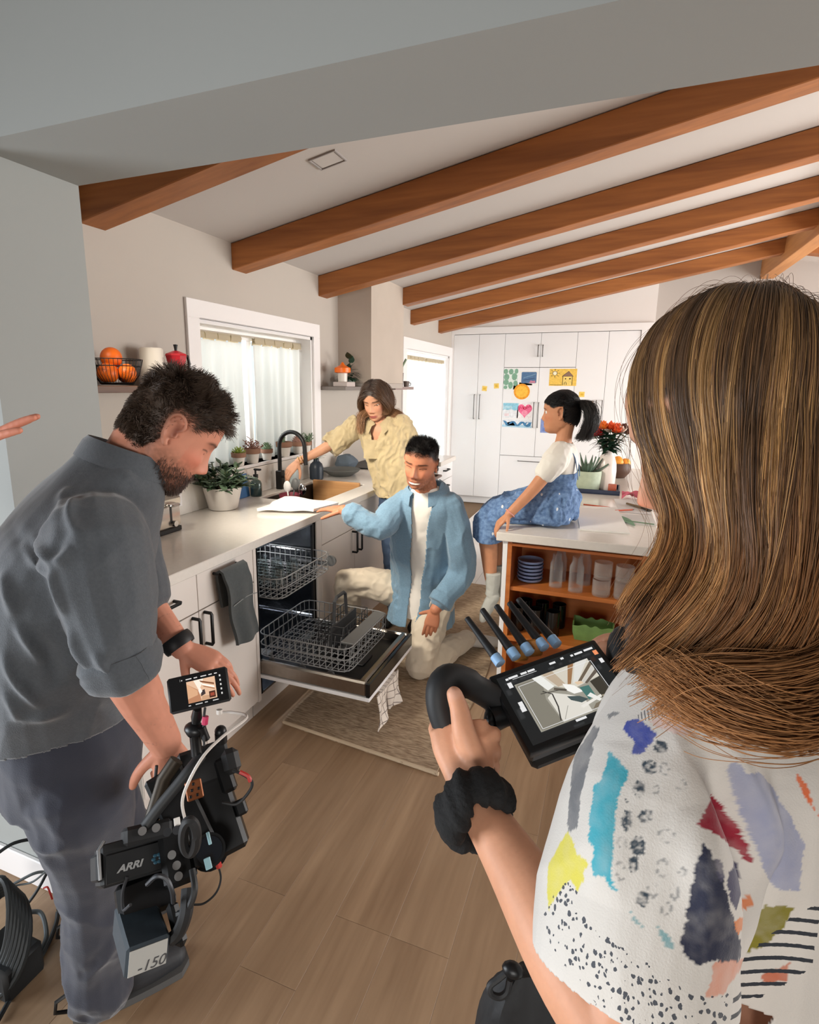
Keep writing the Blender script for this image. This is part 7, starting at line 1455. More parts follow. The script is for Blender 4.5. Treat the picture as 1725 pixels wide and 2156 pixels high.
    for i in range(72):
        a = 2*math.pi*i/72; rad = s_*math.cos(a)+u_*math.sin(a); row = []
        for j in range(22):
            t = 2*math.pi*j/22; rr = .019*(1+.10*math.sin(13*a+2*math.sin(t))+.09*math.sin(7*a+1+t)+.07*math.sin(4*a)+.05*math.sin(23*a+3*t)); row.append(b.bm.verts.new(c+rad*(.036+rr*.75*math.cos(t))+dd*(rr*1.3*math.sin(t)+.005*math.sin(3*a+1))))
        rows.append(row)
    for A, B in zip(rows, rows[1:]+rows[:1]):
        for j in range(22): b.bm.faces.new((A[j], A[(j+1) % 22], B[(j+1) % 22], B[j]))
    tag(b.build('scrunchie', mat('black_satin', (17, 17, 18), .85, bump=(140, .6, .004)), None, True, 0), 'black fabric scrunchie round the wrist of the woman with the monitor', 'scrunchie')
    # hair
    K0 = [[(1600, 606, .56), (1462, 662, .55), (1368, 785, .54), (1354, 905, .52), (1368, 1000, .51), (1408, 1072, .505), (1400, 1150, .50), (1350, 1222, .495), (1326, 1275, .495)],
          [(1602, 606, .57), (1500, 660, .53), (1412, 800, .51), (1405, 950, .505), (1445, 1075, .50), (1446, 1165, .49), (1408, 1250, .485), (1358, 1325, .49), (1330, 1370, .495)],
          [(1606, 602, .57), (1545, 665, .50), (1490, 820, .475), (1490, 1000, .465), (1510, 1120, .465), (1504, 1225, .462), (1450, 1315, .465), (1385, 1385, .475), (1335, 1432, .485)],
          [(1612, 600, .57), (1602, 690, .475), (1585, 860, .45), (1575, 1050, .445), (1580, 1170, .445), (1560, 1270, .445), (1500, 1350, .45), (1440, 1400, .455), (1385, 1440, .465)],
          [(1622, 600, .57), (1668, 690, .47), (1680, 870, .44), (1668, 1060, .435), (1655, 1180, .435), (1630, 1280, .435), (1585, 1350, .438), (1530, 1405, .44), (1440, 1450, .45)],
          [(1634, 602, .57), (1730, 700, .48), (1765, 880, .45), (1758, 1080, .44), (1735, 1200, .435), (1705, 1300, .43), (1665, 1370, .43), (1610, 1420, .432), (1500, 1460, .44)],
          [(1650, 606, .58), (1800, 730, .51), (1850, 920, .475), (1845, 1110, .455), (1815, 1240, .44), (1775, 1340, .43), (1730, 1410, .425), (1680, 1450, .425), (1560, 1490, .43)],
          [(1670, 615, .60), (1850, 780, .55), (1910, 960, .51), (1905, 1150, .48), (1870, 1290, .455), (1820, 1390, .435), (1770, 1450, .425), (1720, 1500, .42), (1640, 1525, .425)]]
    G = np.array([[list(at(x, y, D=d)) for x, y, d in row] for row in K0]); k = 26; G2 = []
    for row in G:
        q = np.array(smooth_pts(row, 8)); ts = np.linspace(0, 1, k); l = np.concatenate([[0], np.cumsum(np.linalg.norm(np.diff(q, axis=0), axis=1))]); l /= l[-1]; G2.append(np.stack([np.interp(ts, l, q[:, i]) for i in range(3)], 1))
    G2 = np.array(G2); fine = np.stack([np.stack([np.interp(np.linspace(0, 7, 57), np.arange(8), G2[:, j, i]) for i in range(3)], 1) for j in range(k)], 1)   # 57 x k x 3
    A = np.array(M_.inverted()); Q = fine.reshape(-1, 3)@A[:3, :3].T+A[:3, 3]; el = np.array([.086, .099, .126]); Q0 = Q+np.array([0, .006, 0]); r2 = np.sqrt(((Q0/el)**2).sum(1)); tj = np.tile(np.linspace(0, 1, k), 57); r2 = np.where((tj < .62) & ~((Q[:, 1] > .072) & (Q[:, 2] < .0)), r2, 9); Q0 = Q0/np.minimum(1, r2)[:, None]; Q = Q0-np.array([0, .006, 0]); B4 = np.array(M_); fine = (Q@B4[:3, :3].T+B4[:3, 3]).reshape(57, k, 3)
    inn = np.array(hc); fin2 = fine+(inn-fine)*(.03*(1-np.linspace(0, 1, k))[None, :, None]+.01)+np.array(_f)*(.004+.01*np.linspace(0, 1, k))[None, :, None]
    b = MB(); b.sheet([[Vector(p_) for p_ in row] for row in fin2], .006); b.build('hair_mass', mat('deep_brown_hair', (44, 31, 23), .7), root, True, 0)
    rn = np.random.RandomState(17); n = 15000; u = rn.uniform(0, 56, n); cl = np.round(u*2.4)/2.4+rn.normal(0, .16, n); t = np.linspace(0, 1, k); mixw = .25+.55*t
    un = np.clip(u[:, None]*(1-mixw)[None]+cl[:, None]*mixw[None], 0, 55.999); i0 = np.floor(un).astype(int); fr_ = (un-i0)[:, :, None]; jj = np.arange(k)[None, :].repeat(n, 0); K = fine[i0, jj]*(1-fr_)+fine[np.minimum(i0+1, 56), jj]*fr_
    lay = rn.beta(1.3, 2.2, n)*.012-.004; cid = np.round(cl*2.4); lk = np.stack([vnoise(np.stack([cid*.77+q*31, cid*0, cid*0], 1), 9+q) for q in range(3)], 1); K = K+(lk*np.array([.016, .012, .014]))[:, None, :]*(t**2.2)[None, :, None]+.006*np.sin(cid[:, None, None]*1.7+t[None, :, None]*5)*(t**1.5)[None, :, None]*np.array([1., .3, .2]); K = K+np.array(_f)[None, None]*lay[:, None, None]+rn.normal(0, .0012, (n, 1, 3))+.0022*np.stack([np.sin(t[None]*(7+3*rn.rand(n, 1))+rn.uniform(0, 6, (n, 1))) for _ in range(3)], 2)*t[None, :, None]
    kk = np.linspace(0, 1, k)[None]*(1-.22*rn.beta(1, 3, (n, 1))-.10*np.clip(lk[:, :1]+.4, 0, 1)); ki = np.clip(kk*(k-1), 0, k-1.001); a0 = np.floor(ki).astype(int); ff = (ki-a0)[:, :, None]; rI = np.arange(n)[:, None]; K = K[rI, a0]*(1-ff)+K[rI, a0+1]*ff
    st = vnoise(np.stack([cl*.9, cl*0, cl*0], 1), 3)+.5*vnoise(np.stack([cl*2.7, cl*0, cl*0], 1), 8); hl_ = sst(.12, .6, st+.22*rn.normal(0, 1, n)); dk = L3(74, 56, 42); md = L3(124, 92, 64); gd = L3(206, 160, 104); og = L3(176, 116, 66)
    base_c = dk[None]+(md-dk)[None]*rn.rand(n, 1); c3 = base_c[:, None, :].repeat(k, 1); tt = sst(.12, .6, t)[None, :, None]; c3 = c3*(1-hl_[:, None, None]*tt)+gd[None, None]*hl_[:, None, None]*tt; t3 = sst(.5, 1, t)[None, :, None]*.6; c3 = c3*(1-t3)+og[None, None]*t3*(.6+.8*rn.rand(n, 1, 1)); c3 *= (.6+.7*rn.rand(n, 1, 1))*(.8+.4*np.clip(lk[:, 1]+.5, 0, 1))[:, None, None]
    strands('hair', K, .00042, .00022, c3, m_hair, root)
    sw = [[(1800, 1050, .46), (1810, 1240, .44), (1760, 1370, .42), (1660, 1420, .415), (1540, 1432, .42), (1450, 1440, .43), (1385, 1478, .44)], [(1830, 1100, .45), (1840, 1300, .43), (1770, 1450, .41), (1670, 1500, .405), (1560, 1492, .41), (1470, 1455, .42), (1420, 1435, .43)], [(1850, 1150, .45), (1850, 1340, .425), (1790, 1490, .405), (1690, 1535, .40), (1590, 1525, .40), (1490, 1490, .41), (1400, 1430, .42)]]
    long_hair(root, 'hair_sweep', [[list(at(x, y, D=d)) for x, y, d in g_] for g_ in sw], 1500, lambda t: .004+.006*t, L3(150, 104, 66), L3(96, 66, 44), .0004, 23, 22, L3(176, 124, 78), .003)
    # stray hairs
    n = 260; u = rn.uniform(0, 40, n).astype(int); K = fine[u]+rn.normal(0, 1, (n, 1, 3))*.010*np.linspace(.3, 1, k)[None, :, None]+.004*np.sin(np.linspace(0, 9, k)[None, :, None]+rn.uniform(0, 6, (n, 1, 3))); strands('stray_hair', K, .00016, .0001, np.tile(L3(120, 90, 62), (n, 1)), m_hair, root)
monitor_woman()
# ---------------------------------------------------------------- film gear
m_bk = mat('black_anodised', (24, 25, 27), .38, .25); m_bk2 = mat('black_rubberised', (30, 31, 33), .6); m_bk3 = mat('dark_grey_metal', (62, 64, 68), .45, .4); m_silver = mat('worn_silver', (170, 172, 174), .35, .8)
def pmat(x, y, D, roll=0., yaw=0., pitch=0.):
    """frame at a photo point: x photo-right, y away from the viewer, z up, then turned"""
    c = at(x, y, D=D); v = (c-Vector((0, 0, 1.6))).normalized(); r = v.cross(Vector((0, 0, 1))).normalized(); u = r.cross(v)
    return Matrix.Translation(c) @ Matrix(((r.x, v.x, u.x, 0), (r.y, v.y, u.y, 0), (r.z, v.z, u.z, 0), (0, 0, 0, 1))) @ Matrix.Rotation(math.radians(-roll), 4, 'Y') @ Matrix.Rotation(math.radians(yaw), 4, 'Z') @ Matrix.Rotation(math.radians(pitch), 4, 'X')
def cbox(b, T, w_, d, h, bev=.003, o=(0, 0, 0)): b.box((o[0]-w_/2, o[1]-d/2, o[2]-h/2), (o[0]+w_/2, o[1]+d/2, o[2]+h/2), bev, T)
def text_mesh(s, size, T, m, name, parent, shear=0., ext=.0003, width=1., bold=.0):
    c = bpy.data.curves.new('t', 'FONT'); c.body = s; c.size = size; c.extrude = ext; c.shear = shear; c.align_x = 'CENTER'; c.align_y = 'CENTER'; c.offset = bold
    o = bpy.data.objects.new('t', c); COL.objects.link(o); dg = bpy.context.evaluated_depsgraph_get(); dg.update(); me = bpy.data.meshes.new_from_object(o.evaluated_get(dg)); bpy.data.objects.remove(o)
    me.transform(T @ Matrix.Diagonal((width, 1, 1, 1))); return finish(name, me, m, parent, False)
def to_face(T, w_, d): return T @ Matrix.Translation((0, -d/2-.0006, 0)) @ Matrix.Rotation(math.radians(90), 4, 'X')
def cable(pts, r, D=None, n=7): return smooth_pts([at(*p[:2], D=p[2]) if len(p) == 3 and p[2] < 5 and abs(p[0]) > 3 else p for p in pts], 6)
root = thing('cinema_camera', at(300, 1850, D=1.08), 'black cinema camera rig with a small monitor held by the camera operator', 'camera')
def part(nm, T, boxes, m=m_bk, extra=None):
    b = MB()
    for (w_, d, h, o, bev) in boxes: cbox(b, T, w_, d, h, bev, o)
    if extra: extra(b, T)
    return b.build(nm, m, root, True, 35)
D0 = 1.06
T = pmat(282, 1806, D0, -3, 8, 0); body = part('camera_body', T, [(.115, .10, .070, (.0, .04, 0), .006), (.107, .004, .014, (.0, -.011, .027), .001), (.012, .10, .045, (-.059, .04, 0), .004)], m_bk2)
Tp = T @ Matrix.Translation((0, -.0125, 0)); b = MB(); cbox(b, Tp, .099, .003, .047, .0012, (0, 0, -.008)); b.build('side_panel', mat('panel_black', (34, 36, 38), .4), root, True)
text_mesh('ARRI', .0155, Tp @ Matrix.Translation((-.010, -.0022, -.012)) @ Matrix.Rotation(math.radians(90), 4, 'X'), mat('grey_lettering', (150, 152, 152), .5), 'lettering', body, .35, .0003, 1.25, .0006)
b = MB()
for a in np.arange(6)*1.047: b.ball((.038+.0065*math.cos(a), -.002, -.012+.0065*math.sin(a)), .0028, 1.5, .3, 1.1, 8, Tp)
b.build('emblem', mat('teal_print', (44, 84, 104), .4), body)
b = MB(); b.tube([T @ Vector(p) for p in ((-.058, -.012, -.02), (-.060, -.014, .028), (-.05, -.012, .04))], .003, 8); b.build('edge_guard', m_silver, root)
T = pmat(312, 1752, D0+.01, -4, 8, 0); part('control_deck', T, [(.085, .06, .032, (0, .02, 0), .006)], m_bk2)
for k in (-1, 1):
    b = MB(); b.tube([T @ Vector((.012*k, -.012, .004)), T @ Vector((.012*k, -.016, .004))], .0075, 14); b.build('button', m_silver, root)
T = pmat(372, 1790, D0+.02, 4, 0, 0); part('lens_mount', T, [(.06, .08, .12, (0, .03, 0), .01)], m_bk); 
for k, (x, y) in enumerate(((362, 1800), (372, 1822), (376, 1845), (352, 1752), (372, 1748))):
    b = MB(); c = at(x, y, D=D0-.015); v = (c-Vector((0, 0, 1.6))).normalized(); b.tube([c, c-v*.006], .0075, 14); b.build('knob', m_silver if k < 3 else m_bk3, root)
T = pmat(441, 1790, D0+.06, 8, 0, 0)
def lens(b, T):
    b.tube([T @ Vector((0, y, 0)) for y in (-.05, .0, .0, .05, .05, .10)], [.030, .030, .034, .034, .038, .038], 24)
part('lens', T, [], m_bk, lens); b = MB(); b.tube([T @ Vector((0, -.052, 0)), T @ Vector((0, -.05, 0))], .024, 24); b.build('eyepiece_glass', mat('coated_glass', (18, 24, 32), .08, spec=.9), root)
for x, y, w_, h in ((440, 1765, .006, .022), (438, 1818, .012, .02)):
    T2 = pmat(x, y, D0+.0, 10); part('lens_reflection', T2, [(w_, .003, h, (0, 0, 0), .001)], mat('pale_cyan_reflection', (150, 190, 200), .4))  # pale cyan plates paint the blue reflections on the lens
T = pmat(452, 1690, D0+.09, 14, -6, 0); part('matte_box', T, [(.075, .07, .20, (0, .03, 0), .008), (.03, .05, .07, (.035, .01, .04), .006), (.022, .03, .03, (.045, 0, -.03), .004)], m_bk)
T = pmat(432, 1610, D0+.10, 8, 0, 0); part('rear_cage', T, [(.10, .05, .075, (0, .03, 0), .006), (.035, .05, .05, (.05, 0, -.01), .01)], m_bk2)
b = MB(); c = at(466, 1562, D=D0+.08); b.tube([c, c+Vector((0, 0, .02))], .012, 14); b.ball(c+Vector((0, 0, .024)), .012, n=12); b.build('rod_knob', m_bk, root)
T = pmat(385, 1720, D0+.04, 20, 0, 0); part('cage_plate', T, [(.075, .03, .19, (0, .02, 0), .006)], m_bk)
b = MB(); q = [at(x, y, D=d) for x, y, d in ((300, 1748, 1.07), (335, 1700, 1.08), (372, 1655, 1.09), (400, 1620, 1.10), (425, 1590, 1.12))]; b.tube(smooth_pts(q, 5), .0125, 12, flat=.8); b.build('top_handle', m_bk2, root)
b = MB(); q = [at(x, y, D=d) for x, y, d in ((312, 1748, 1.10), (345, 1640, 1.12), (372, 1600, 1.13))]; b.tube(q, .014, 10); b.build('handle_bracket', mat('oiled_brass', (46, 38, 28), .5, .5), root)
T = pmat(409, 1663, D0-.0, 6); part('copper_plate', T, [(.030, .006, .034, (0, 0, 0), .002)], mat('copper_plate', (132, 78, 46), .45, .5))
b = MB()
for k in range(5): cbox(b, T, .004, .008, .005, .0005, (-.008+.004*k, -.001, .010*((k % 3)-1)))
b.build('plate_screws', m_bk, root)
T = pmat(373, 1730, D0-.01, 2); part('white_tag', T, [(.011, .002, .014, (0, 0, 0), .0005)], m_paper)
# power pack below
T = pmat(312, 1885, D0+.0, 3, 10, 0); part('battery_plate', T, [(.10, .04, .07, (0, .03, 0), .008)], m_bk)
T = pmat(296, 1968, D0-.03, -2, 12, 40)
part('battery', T, [(.072, .115, .056, (0, 0, 0), .005)], mat('slate_battery', (48, 58, 66), .5, var=(60, .1)))
Tl = T @ Matrix.Translation((0, -.0582, .001)); b = MB(); cbox(b, Tl, .063, .001, .046, .0); b.build('battery_label', mat('grey_label', (170, 170, 166), .6), root, False)
text_mesh('-150', .026, Tl @ Matrix.Translation((.006, -.0009, -.013)) @ Matrix.Rotation(math.radians(90), 4, 'X'), mat('marker_ink', (72, 72, 74), .7), 'label_lettering', root, .25, .0002, 1.0)
b = MB(); q = smooth_pts([at(x, y, D=d) for x, y, d in ((396, 1870, 1.04), (392, 1920, 1.02), (378, 1960, 1.02), (360, 1978, 1.02))], 5); b.tube(q, .012, 8); b.build('plug_lead', m_bk2, root)
T = pmat(372, 1945, D0-.02, 10); part('side_connector', T, [(.022, .04, .075, (0, .01, 0), .008)], m_bk)
# cables of the rig
def rig_cable(pts, r, m, nm='cable'): b = MB(); b.tube(smooth_pts([at(x, y, D=d) for x, y, d in pts], 7), r, 7); return b.build(nm, m, root)
m_wht = mat('white_cable', (206, 200, 194), .5); m_redc = mat('red_collar', (176, 46, 40), .5)
rig_cable([(392, 1735, 1.03), (384, 1690, 1.0), (398, 1645, .99), (430, 1590, 1.0), (470, 1550, 1.05), (520, 1510, 1.12), (490, 1500, 1.15), (466, 1500, 1.15)], .0028, m_wht)
rig_cable([(468, 1690, 1.10), (500, 1692, 1.10), (526, 1665, 1.10), (530, 1645, 1.10), (510, 1630, 1.10), (490, 1622, 1.10)], .003, m_bk2)
rig_cable([(505, 1625, 1.10), (522, 1634, 1.10), (528, 1645, 1.10)], .0042, m_redc, 'collar')
rig_cable([(459, 1820, 1.10), (465, 1850, 1.10), (455, 1880, 1.09), (430, 1902, 1.08), (405, 1905, 1.07)], .002, m_bk2); rig_cable([(457, 1812, 1.09), (462, 1826, 1.09)], .006, m_redc, 'collar')
rig_cable([(405, 1830, 1.04), (410, 1875, 1.02), (395, 1915, 1.02), (375, 1925, 1.03)], .006, m_bk2); rig_cable([(330, 1612, 1.13), (326, 1650, 1.13), (322, 1690, 1.13), (318, 1740, 1.12)], .0032, m_bk2)
rig_cable([(310, 1862, 1.02), (330, 1845, 1.01), (350, 1850, 1.01), (362, 1875, 1.01), (365, 1900, 1.02)], .0042, m_bk3); rig_cable([(268, 1845, 1.03), (258, 1880, 1.03), (260, 1915, 1.03), (275, 1905, 1.02)], .003, m_bk3); rig_cable([(432, 1490, 1.10), (429, 1520, 1.10), (430, 1570, 1.10)], .0025, m_bk2)
b = MB(); b.tube(smooth_pts([at(400+14*math.cos(a), 1762+34*math.sin(a), D=1.0+.01*math.sin(a)) for a in np.linspace(0, 6.28, 14)[:-1]], 3, True), .009, 8, closed=True); b.build('strap_loop', m_bk2, root)
b = MB(); b.tube([at(433, 1508, D=1.10), at(431, 1525, D=1.10)], .006, 8); b.build('magenta_collar', mat('magenta_collar', (190, 52, 92), .5), root)
# monitor on an articulated mount
T = pmat(420, 1453, 1.10, 4, -6, -6); w_, h_, d_ = .113, .066, .018
mon = bpy.data.objects.new('monitor', None); COL.objects.link(mon); mon.parent = root
b = MB(); cbox(b, T, w_, d_, h_, .004); b.build('housing', m_bk2, mon, True)
def screen(T, w_, h_, parent, nm, els, estr):
    """flat lit screen made of coloured pieces; els = (colour, polygon in 0..1)"""
    mats = []; b = MB()
    for i, (c, poly) in enumerate(els):
        m = mat('screen_%d_%d_%d_%d' % (*c, int(estr*10)), (8, 8, 8), .25, emit=c, estr=estr)
        if m not in mats: mats.append(m)
        b.mi = mats.index(m); y = -.0002*i-.0002; b.prism([((u-.5)*w_, (v-.5)*h_) for u, v in poly], y, y-.0001, lambda a, c_, dd: T @ Vector((a, dd, c_)))
    b.mi = 0; return b.build(nm, mats, parent, False)
R4 = lambda x0, y0, x1, y1: [(x0, y0), (x1, y0), (x1, y1), (x0, y1)]
Ts = T @ Matrix.Translation((0, -d_/2, 0)); fr2 = lambda q: [(.30+.50*u, .14+.68*v) for u, v in q]
screen(Ts, w_*.94, h_*.9, mon, 'screen', [((10, 11, 13), R4(0, 0, 1, 1)), ((214, 176, 146), fr2(R4(0, 0, 1, 1))), ((238, 222, 206), fr2([(.25, 1), (.6, 1), (.5, .7), (.4, .5)])), ((176, 124, 92), fr2([(0, 0), (.45, 0), (.4, .5), (0, .9)])), ((206, 160, 124), fr2([(0, .2), (.35, .3), (.36, .5), (0, .9)])), ((120, 74, 48), fr2([(.45, .95), (.95, .7), (.95, .62), (.5, .85)])), ((246, 236, 226), fr2([(.5, .8), (.95, .55), (.95, .48), (.55, .7)])), ((150, 98, 66), fr2([(.55, .68), (.95, .44), (.95, .40), (.58, .62)])), ((60, 50, 50), fr2([(.45, .2), (.62, .28), (.6, .5), (.48, .45)])), ((236, 226, 216), fr2([(.42, .3), (.52, .42), (.46, .6), (.38, .5)])), ((70, 40, 30), fr2(R4(.74, .04, .96, .34))), ((150, 70, 50), fr2(R4(.78, .12, .92, .26))), ((190, 150, 118), fr2([(.45, .0), (.74, .0), (.74, .18), (.5, .22)]))]
       +[((210, 206, 204), R4(x, .88, x+w2, .91)) for x, w2 in ((.22, .02), (.30, .10), (.44, .06), (.56, .10), (.70, .06), (.8, .05))]+[((190, 188, 186), R4(x, .05, x+w2, .08)) for x, w2 in ((.30, .04), (.42, .12), (.58, .05), (.72, .10))]+[((206, 204, 200), R4(.88, y, .905, y+.06)) for y in (.2, .34, .48, .62, .76)]+[((150, 148, 146), R4(.2, .86, .206, .93))], 1.1)
b = MB(); q = [at(416, 1492, D=1.10), at(414, 1510, D=1.11), at(412, 1528, D=1.11)]; b.tube(q, [.008, .011, .007], 10); c = at(410, 1535, D=1.11); b.ball(c, .017, 1.3, 1, .8, 14); b.tube([c, at(398, 1545, D=1.11)], .010, 10); b.tube([at(424, 1530, D=1.10), at(434, 1556, D=1.11)], .008, 10); b.tube([c, at(412, 1560, D=1.12), at(415, 1590, D=1.12)], .011, 10); b.build('monitor_arm', m_bk, root)
b = MB(); b.tube([at(462, 1494, D=1.09), at(462, 1503, D=1.09)], .006, 8); b.build('white_plug', m_wht, root)

# ---------------------------------------------------------------- director's monitor
root = thing('director_monitor', at(1180, 1500, D=.78), 'large black handheld monitor with five antennas held by the long-haired woman', 'monitor')
TL, TR, BL = at(1028, 1424, D=.80), at(1252, 1344, D=.835), at(1112, 1590, D=.715); ex = (TR-TL); W_ = ex.length; ex.normalize(); ez = (TL-BL); H_ = ez.length; ez = (ez-ex*ez.dot(ex)).normalized(); ey = ez.cross(ex).normalized()   # ey into the housing
c = TL+ex*W_/2-ez*H_/2
if ey.dot(c-Vector((0, 0, 1.6))) < 0: ey = -ey
T = Matrix(((ex.x, ey.x, ez.x, c.x), (ex.y, ey.y, ez.y, c.y), (ex.z, ey.z, ez.z, c.z), (0, 0, 0, 1)))
print('director monitor', W_, H_)
b = MB(); b.box((-W_/2, 0, -H_/2), (W_/2, .018, H_/2), .004, T, 2); b.build('bezel', m_bk, root, True)
b = MB(); b.box((-W_/2+.006, .0185, -H_/2+.004), (W_/2-.006, .042, H_/2-.004), .004, T); b.build('housing', m_bk3, root, True)
b = MB(); b.box((-W_/2+.012, .043, -H_/2+.0), (W_/2-.03, .065, H_/2-.02), .006, T); b.build('receiver', m_bk2, root, True)
q = 1-.26*2*.5; g = lambda P: [(.135+.73*u, .13+.66*v) for u, v in P]
wt = (222, 222, 222); els = [((30, 32, 33), R4(0, 0, 1, 1)), ((150, 146, 134), g(R4(-.02, -.02, 1.0, 1.06))), ((126, 122, 110), g([(0, 0), (.28, 0), (.24, .55), (.34, 1.04), (0, 1.04)])), ((226, 226, 220), g([(.22, 1.06), (.34, 1.06), (.42, .74), (.32, .70)])), ((204, 198, 184), g([(.34, 1.06), (1, 1.06), (1, .62), (.60, .55), (.42, .74)])), ((182, 164, 142), g([(.36, 1.06), (.5, 1.06), (.56, .70), (.46, .70)])), ((150, 112, 78), g([(.72, 1.06), (.80, 1.06), (.62, .66), (.58, .68)])), ((214, 212, 206), g([(.82, 1.06), (1, 1.06), (.70, .64), (.65, .66)])), ((104, 92, 78), g([(1, .98), (1, .90), (.72, .60), (.68, .62)])), ((196, 192, 184), g([(1, .88), (1, .80), (.78, .58), (.74, .60)])), ((96, 86, 76), g([(1, .78), (1, .70), (.80, .55), (.78, .58)])), ((214, 210, 200), g([(.28, 0), (.66, 0), (.66, .30), (.52, .46), (.34, .62), (.26, .55)])), ((92, 84, 74), g([(.40, .70), (.56, .56), (.52, .54), (.38, .66)])), ((236, 234, 228), g([(.52, .72), (.64, .60), (.70, .42), (.58, .44), (.52, .56)])), ((70, 82, 82), g([(.48, .44), (.62, .36), (.70, .24), (.60, .22), (.50, .34)])), ((70, 112, 106), g([(.68, .52), (.80, .50), (.80, .26), (.70, .22)])), ((216, 190, 160), g([(.66, .66), (.74, .64), (.76, .58), (.68, .58)])), ((60, 56, 48), g([(.84, .56), (1, .60), (1, .18), (.86, .14)])), ((150, 140, 120), g([(.86, .22), (1, .20), (1, .17), (.88, .16)])), ((224, 220, 212), g([(.56, .16), (.86, .24), (.86, .19), (.58, .11)])), ((226, 224, 218), g([(.70, .30), (.76, .34), (.84, .14), (.80, .12)])), ((118, 108, 92), g([(.66, 0), (1, 0), (1, .12), (.74, .10)])), ((60, 58, 54), stroke(g([(.24, .70), (.33, .58), (.31, .3), (.25, .03)]), .012)), ((70, 66, 60), stroke(g([(.20, .66), (.45, .60), (.52, .56)]), .01)), ((150, 148, 140), stroke(g([(.30, .02), (.42, .25)]), .006))]
els += [(wt, s_) for s_ in (stroke(g([(0, 0), (1, 0)]), .006), stroke(g([(0, .96), (1, .96)]), .006), stroke(g([(0, 0), (0, .96)]), .005), stroke(g([(1, 0), (1, .96)]), .005), stroke([(.12, .885), (.36, .885)], .006))]
els += [(wt, R4(x, y, x+w2, y+.03)) for x, y, w2 in ((.06, .895, .025), (.09, .90, .09), (.21, .90, .06), (.28, .90, .07), (.50, .895, .06), (.62, .91, .03), (.72, .90, .025), (.76, .90, .08), (.86, .905, .09), (.42, .05, .10), (.63, .055, .06), (.71, .055, .06))]+[((120, 214, 140), R4(.79, .055, .87, .085)), ((232, 142, 96), R4(.925, .80, .965, .87)), (wt, R4(.93, .66, .965, .73)), (wt, R4(.93, .20, .96, .26)), (wt, R4(.94, .02, .95, .15)), (wt, R4(.96, .02, .97, .15)), (wt, R4(.045, .76, .085, .84)), (wt, R4(.04, .40, .085, .47)), (wt, R4(.045, .47, .085, .54))]
screen(T, W_*.90, H_*.86, root, 'screen', els, 1.0)
m_ant = mat('antenna_rubber', (26, 27, 29), .55); m_bluec = mat('pale_blue_collar', (146, 186, 226), .45); m_amber = mat('amber_tab', (176, 112, 36), .5)
for k, (bx, by, tx, ty) in enumerate(((1048, 1389, 984, 1302), (1081, 1376, 1016, 1284), (1110, 1366, 1046, 1276), (1141, 1356, 1073, 1270), (1167, 1350, 1092, 1262))):
    e = bpy.data.objects.new('antenna', None); COL.objects.link(e); e.parent = root; p0 = at(bx, by, D=.845+.006*k); p1 = at(tx, ty, D=.905+.01*k); d = (p1-p0).normalized()
    b = MB(); b.tube([p0+d*.008, p0+d*.03, p1-d*.02, p1], [.0072, .0062, .0052, .0048], 10); b.build('rod', m_ant, e); b = MB(); b.tube([p0-d*.008, p0+d*.007], .0082, 12); b.build('collar', m_bluec, e)
for x, y in ((1094, 1374), (1124, 1364)):
    e = MB(); cbox(e, pmat(x, y, .865, 15), .024, .006, .026, .003); e.build('amber_tab', m_amber, root)
# handgrips and arm
b = MB(); q = [at(x, y, D=d) for x, y, d in ((1080, 1515, .80), (1062, 1490, .80), (1030, 1465, .79), (985, 1440, .775), (948, 1428, .765), (927, 1445, .755), (928, 1490, .75), (950, 1545, .745), (985, 1600, .735), (1020, 1650, .725))]; b.tube(smooth_pts(q, 4), [.016]*4*3+[.0185]*(len(smooth_pts(q, 4))-12), 12, flat=1.25); b.build('handgrip', m_bk2, root)
b = MB(); v = (at(1040, 1505, D=.8)-Vector((0, 0, 1.6))).normalized(); c = at(1040, 1510, D=.785); b.tube([c+ex*.03, c-ex*.004], [.016, .0195], 16); b.ball(c-ex*.004, .017, .6, 1, 1, 12); b.build('clamp_knob', m_bk, root)
b = MB(); c = at(1066, 1500, D=.79); b.tube([c-ez*.025, c+ez*.03], .002, 6); b.build('cable_pin', m_silver, root)
b = MB(); q = [at(x, y, D=d) for x, y, d in ((1330, 1470, .85), (1350, 1400, .84), (1335, 1345, .84), (1312, 1350, .83), (1306, 1400, .82))]; b.tube(smooth_pts(q, 4), .020, 12); b.build('handgrip', m_bk2, root)
b = MB(); q = [at(x, y, D=d) for x, y, d in ((1020, 1640, .72), (1032, 1610, .715), (1040, 1640, .70), (1055, 1675, .69))]; b.tube(smooth_pts(q, 4), .006, 8, flat=.4); b.build('wrist_strap', m_bk2, root)
# pouch hanging at the woman's hip
e = thing('belt_pouch', at(1120, 2130, D=.72), 'black drawstring pouch with a cord loop below the woman\'s forearm', 'bag')
b = MB(); tp = at(1110, 2042, D=.70); bt = at(1100, 2330, D=.80); ax_ = (bt-tp); rows = []
for i in range(14):
    t = i/13; c = tp+ax_*t; r = .018+.085*t**.6; row = []
    for k in range(24):
        a = 2*math.pi*k/24; rr = r*(1+.12*math.sin(5*a+6*t)*(1-t*.5)); row.append(b.bm.verts.new(c+_r2*math.cos(a)*rr+_f*math.sin(a)*rr*.7))
    rows.append(row)
for A, B in zip(rows, rows[1:]):
    for k in range(24): b.bm.faces.new((A[k], A[(k+1) % 24], B[(k+1) % 24], B[k]))
b.bm.faces.new(rows[0]); b.bm.faces.new(rows[-1]); b.build('sack', mat('black_nylon', (26, 27, 29), .7, bump=(60, .3, .003)), e)
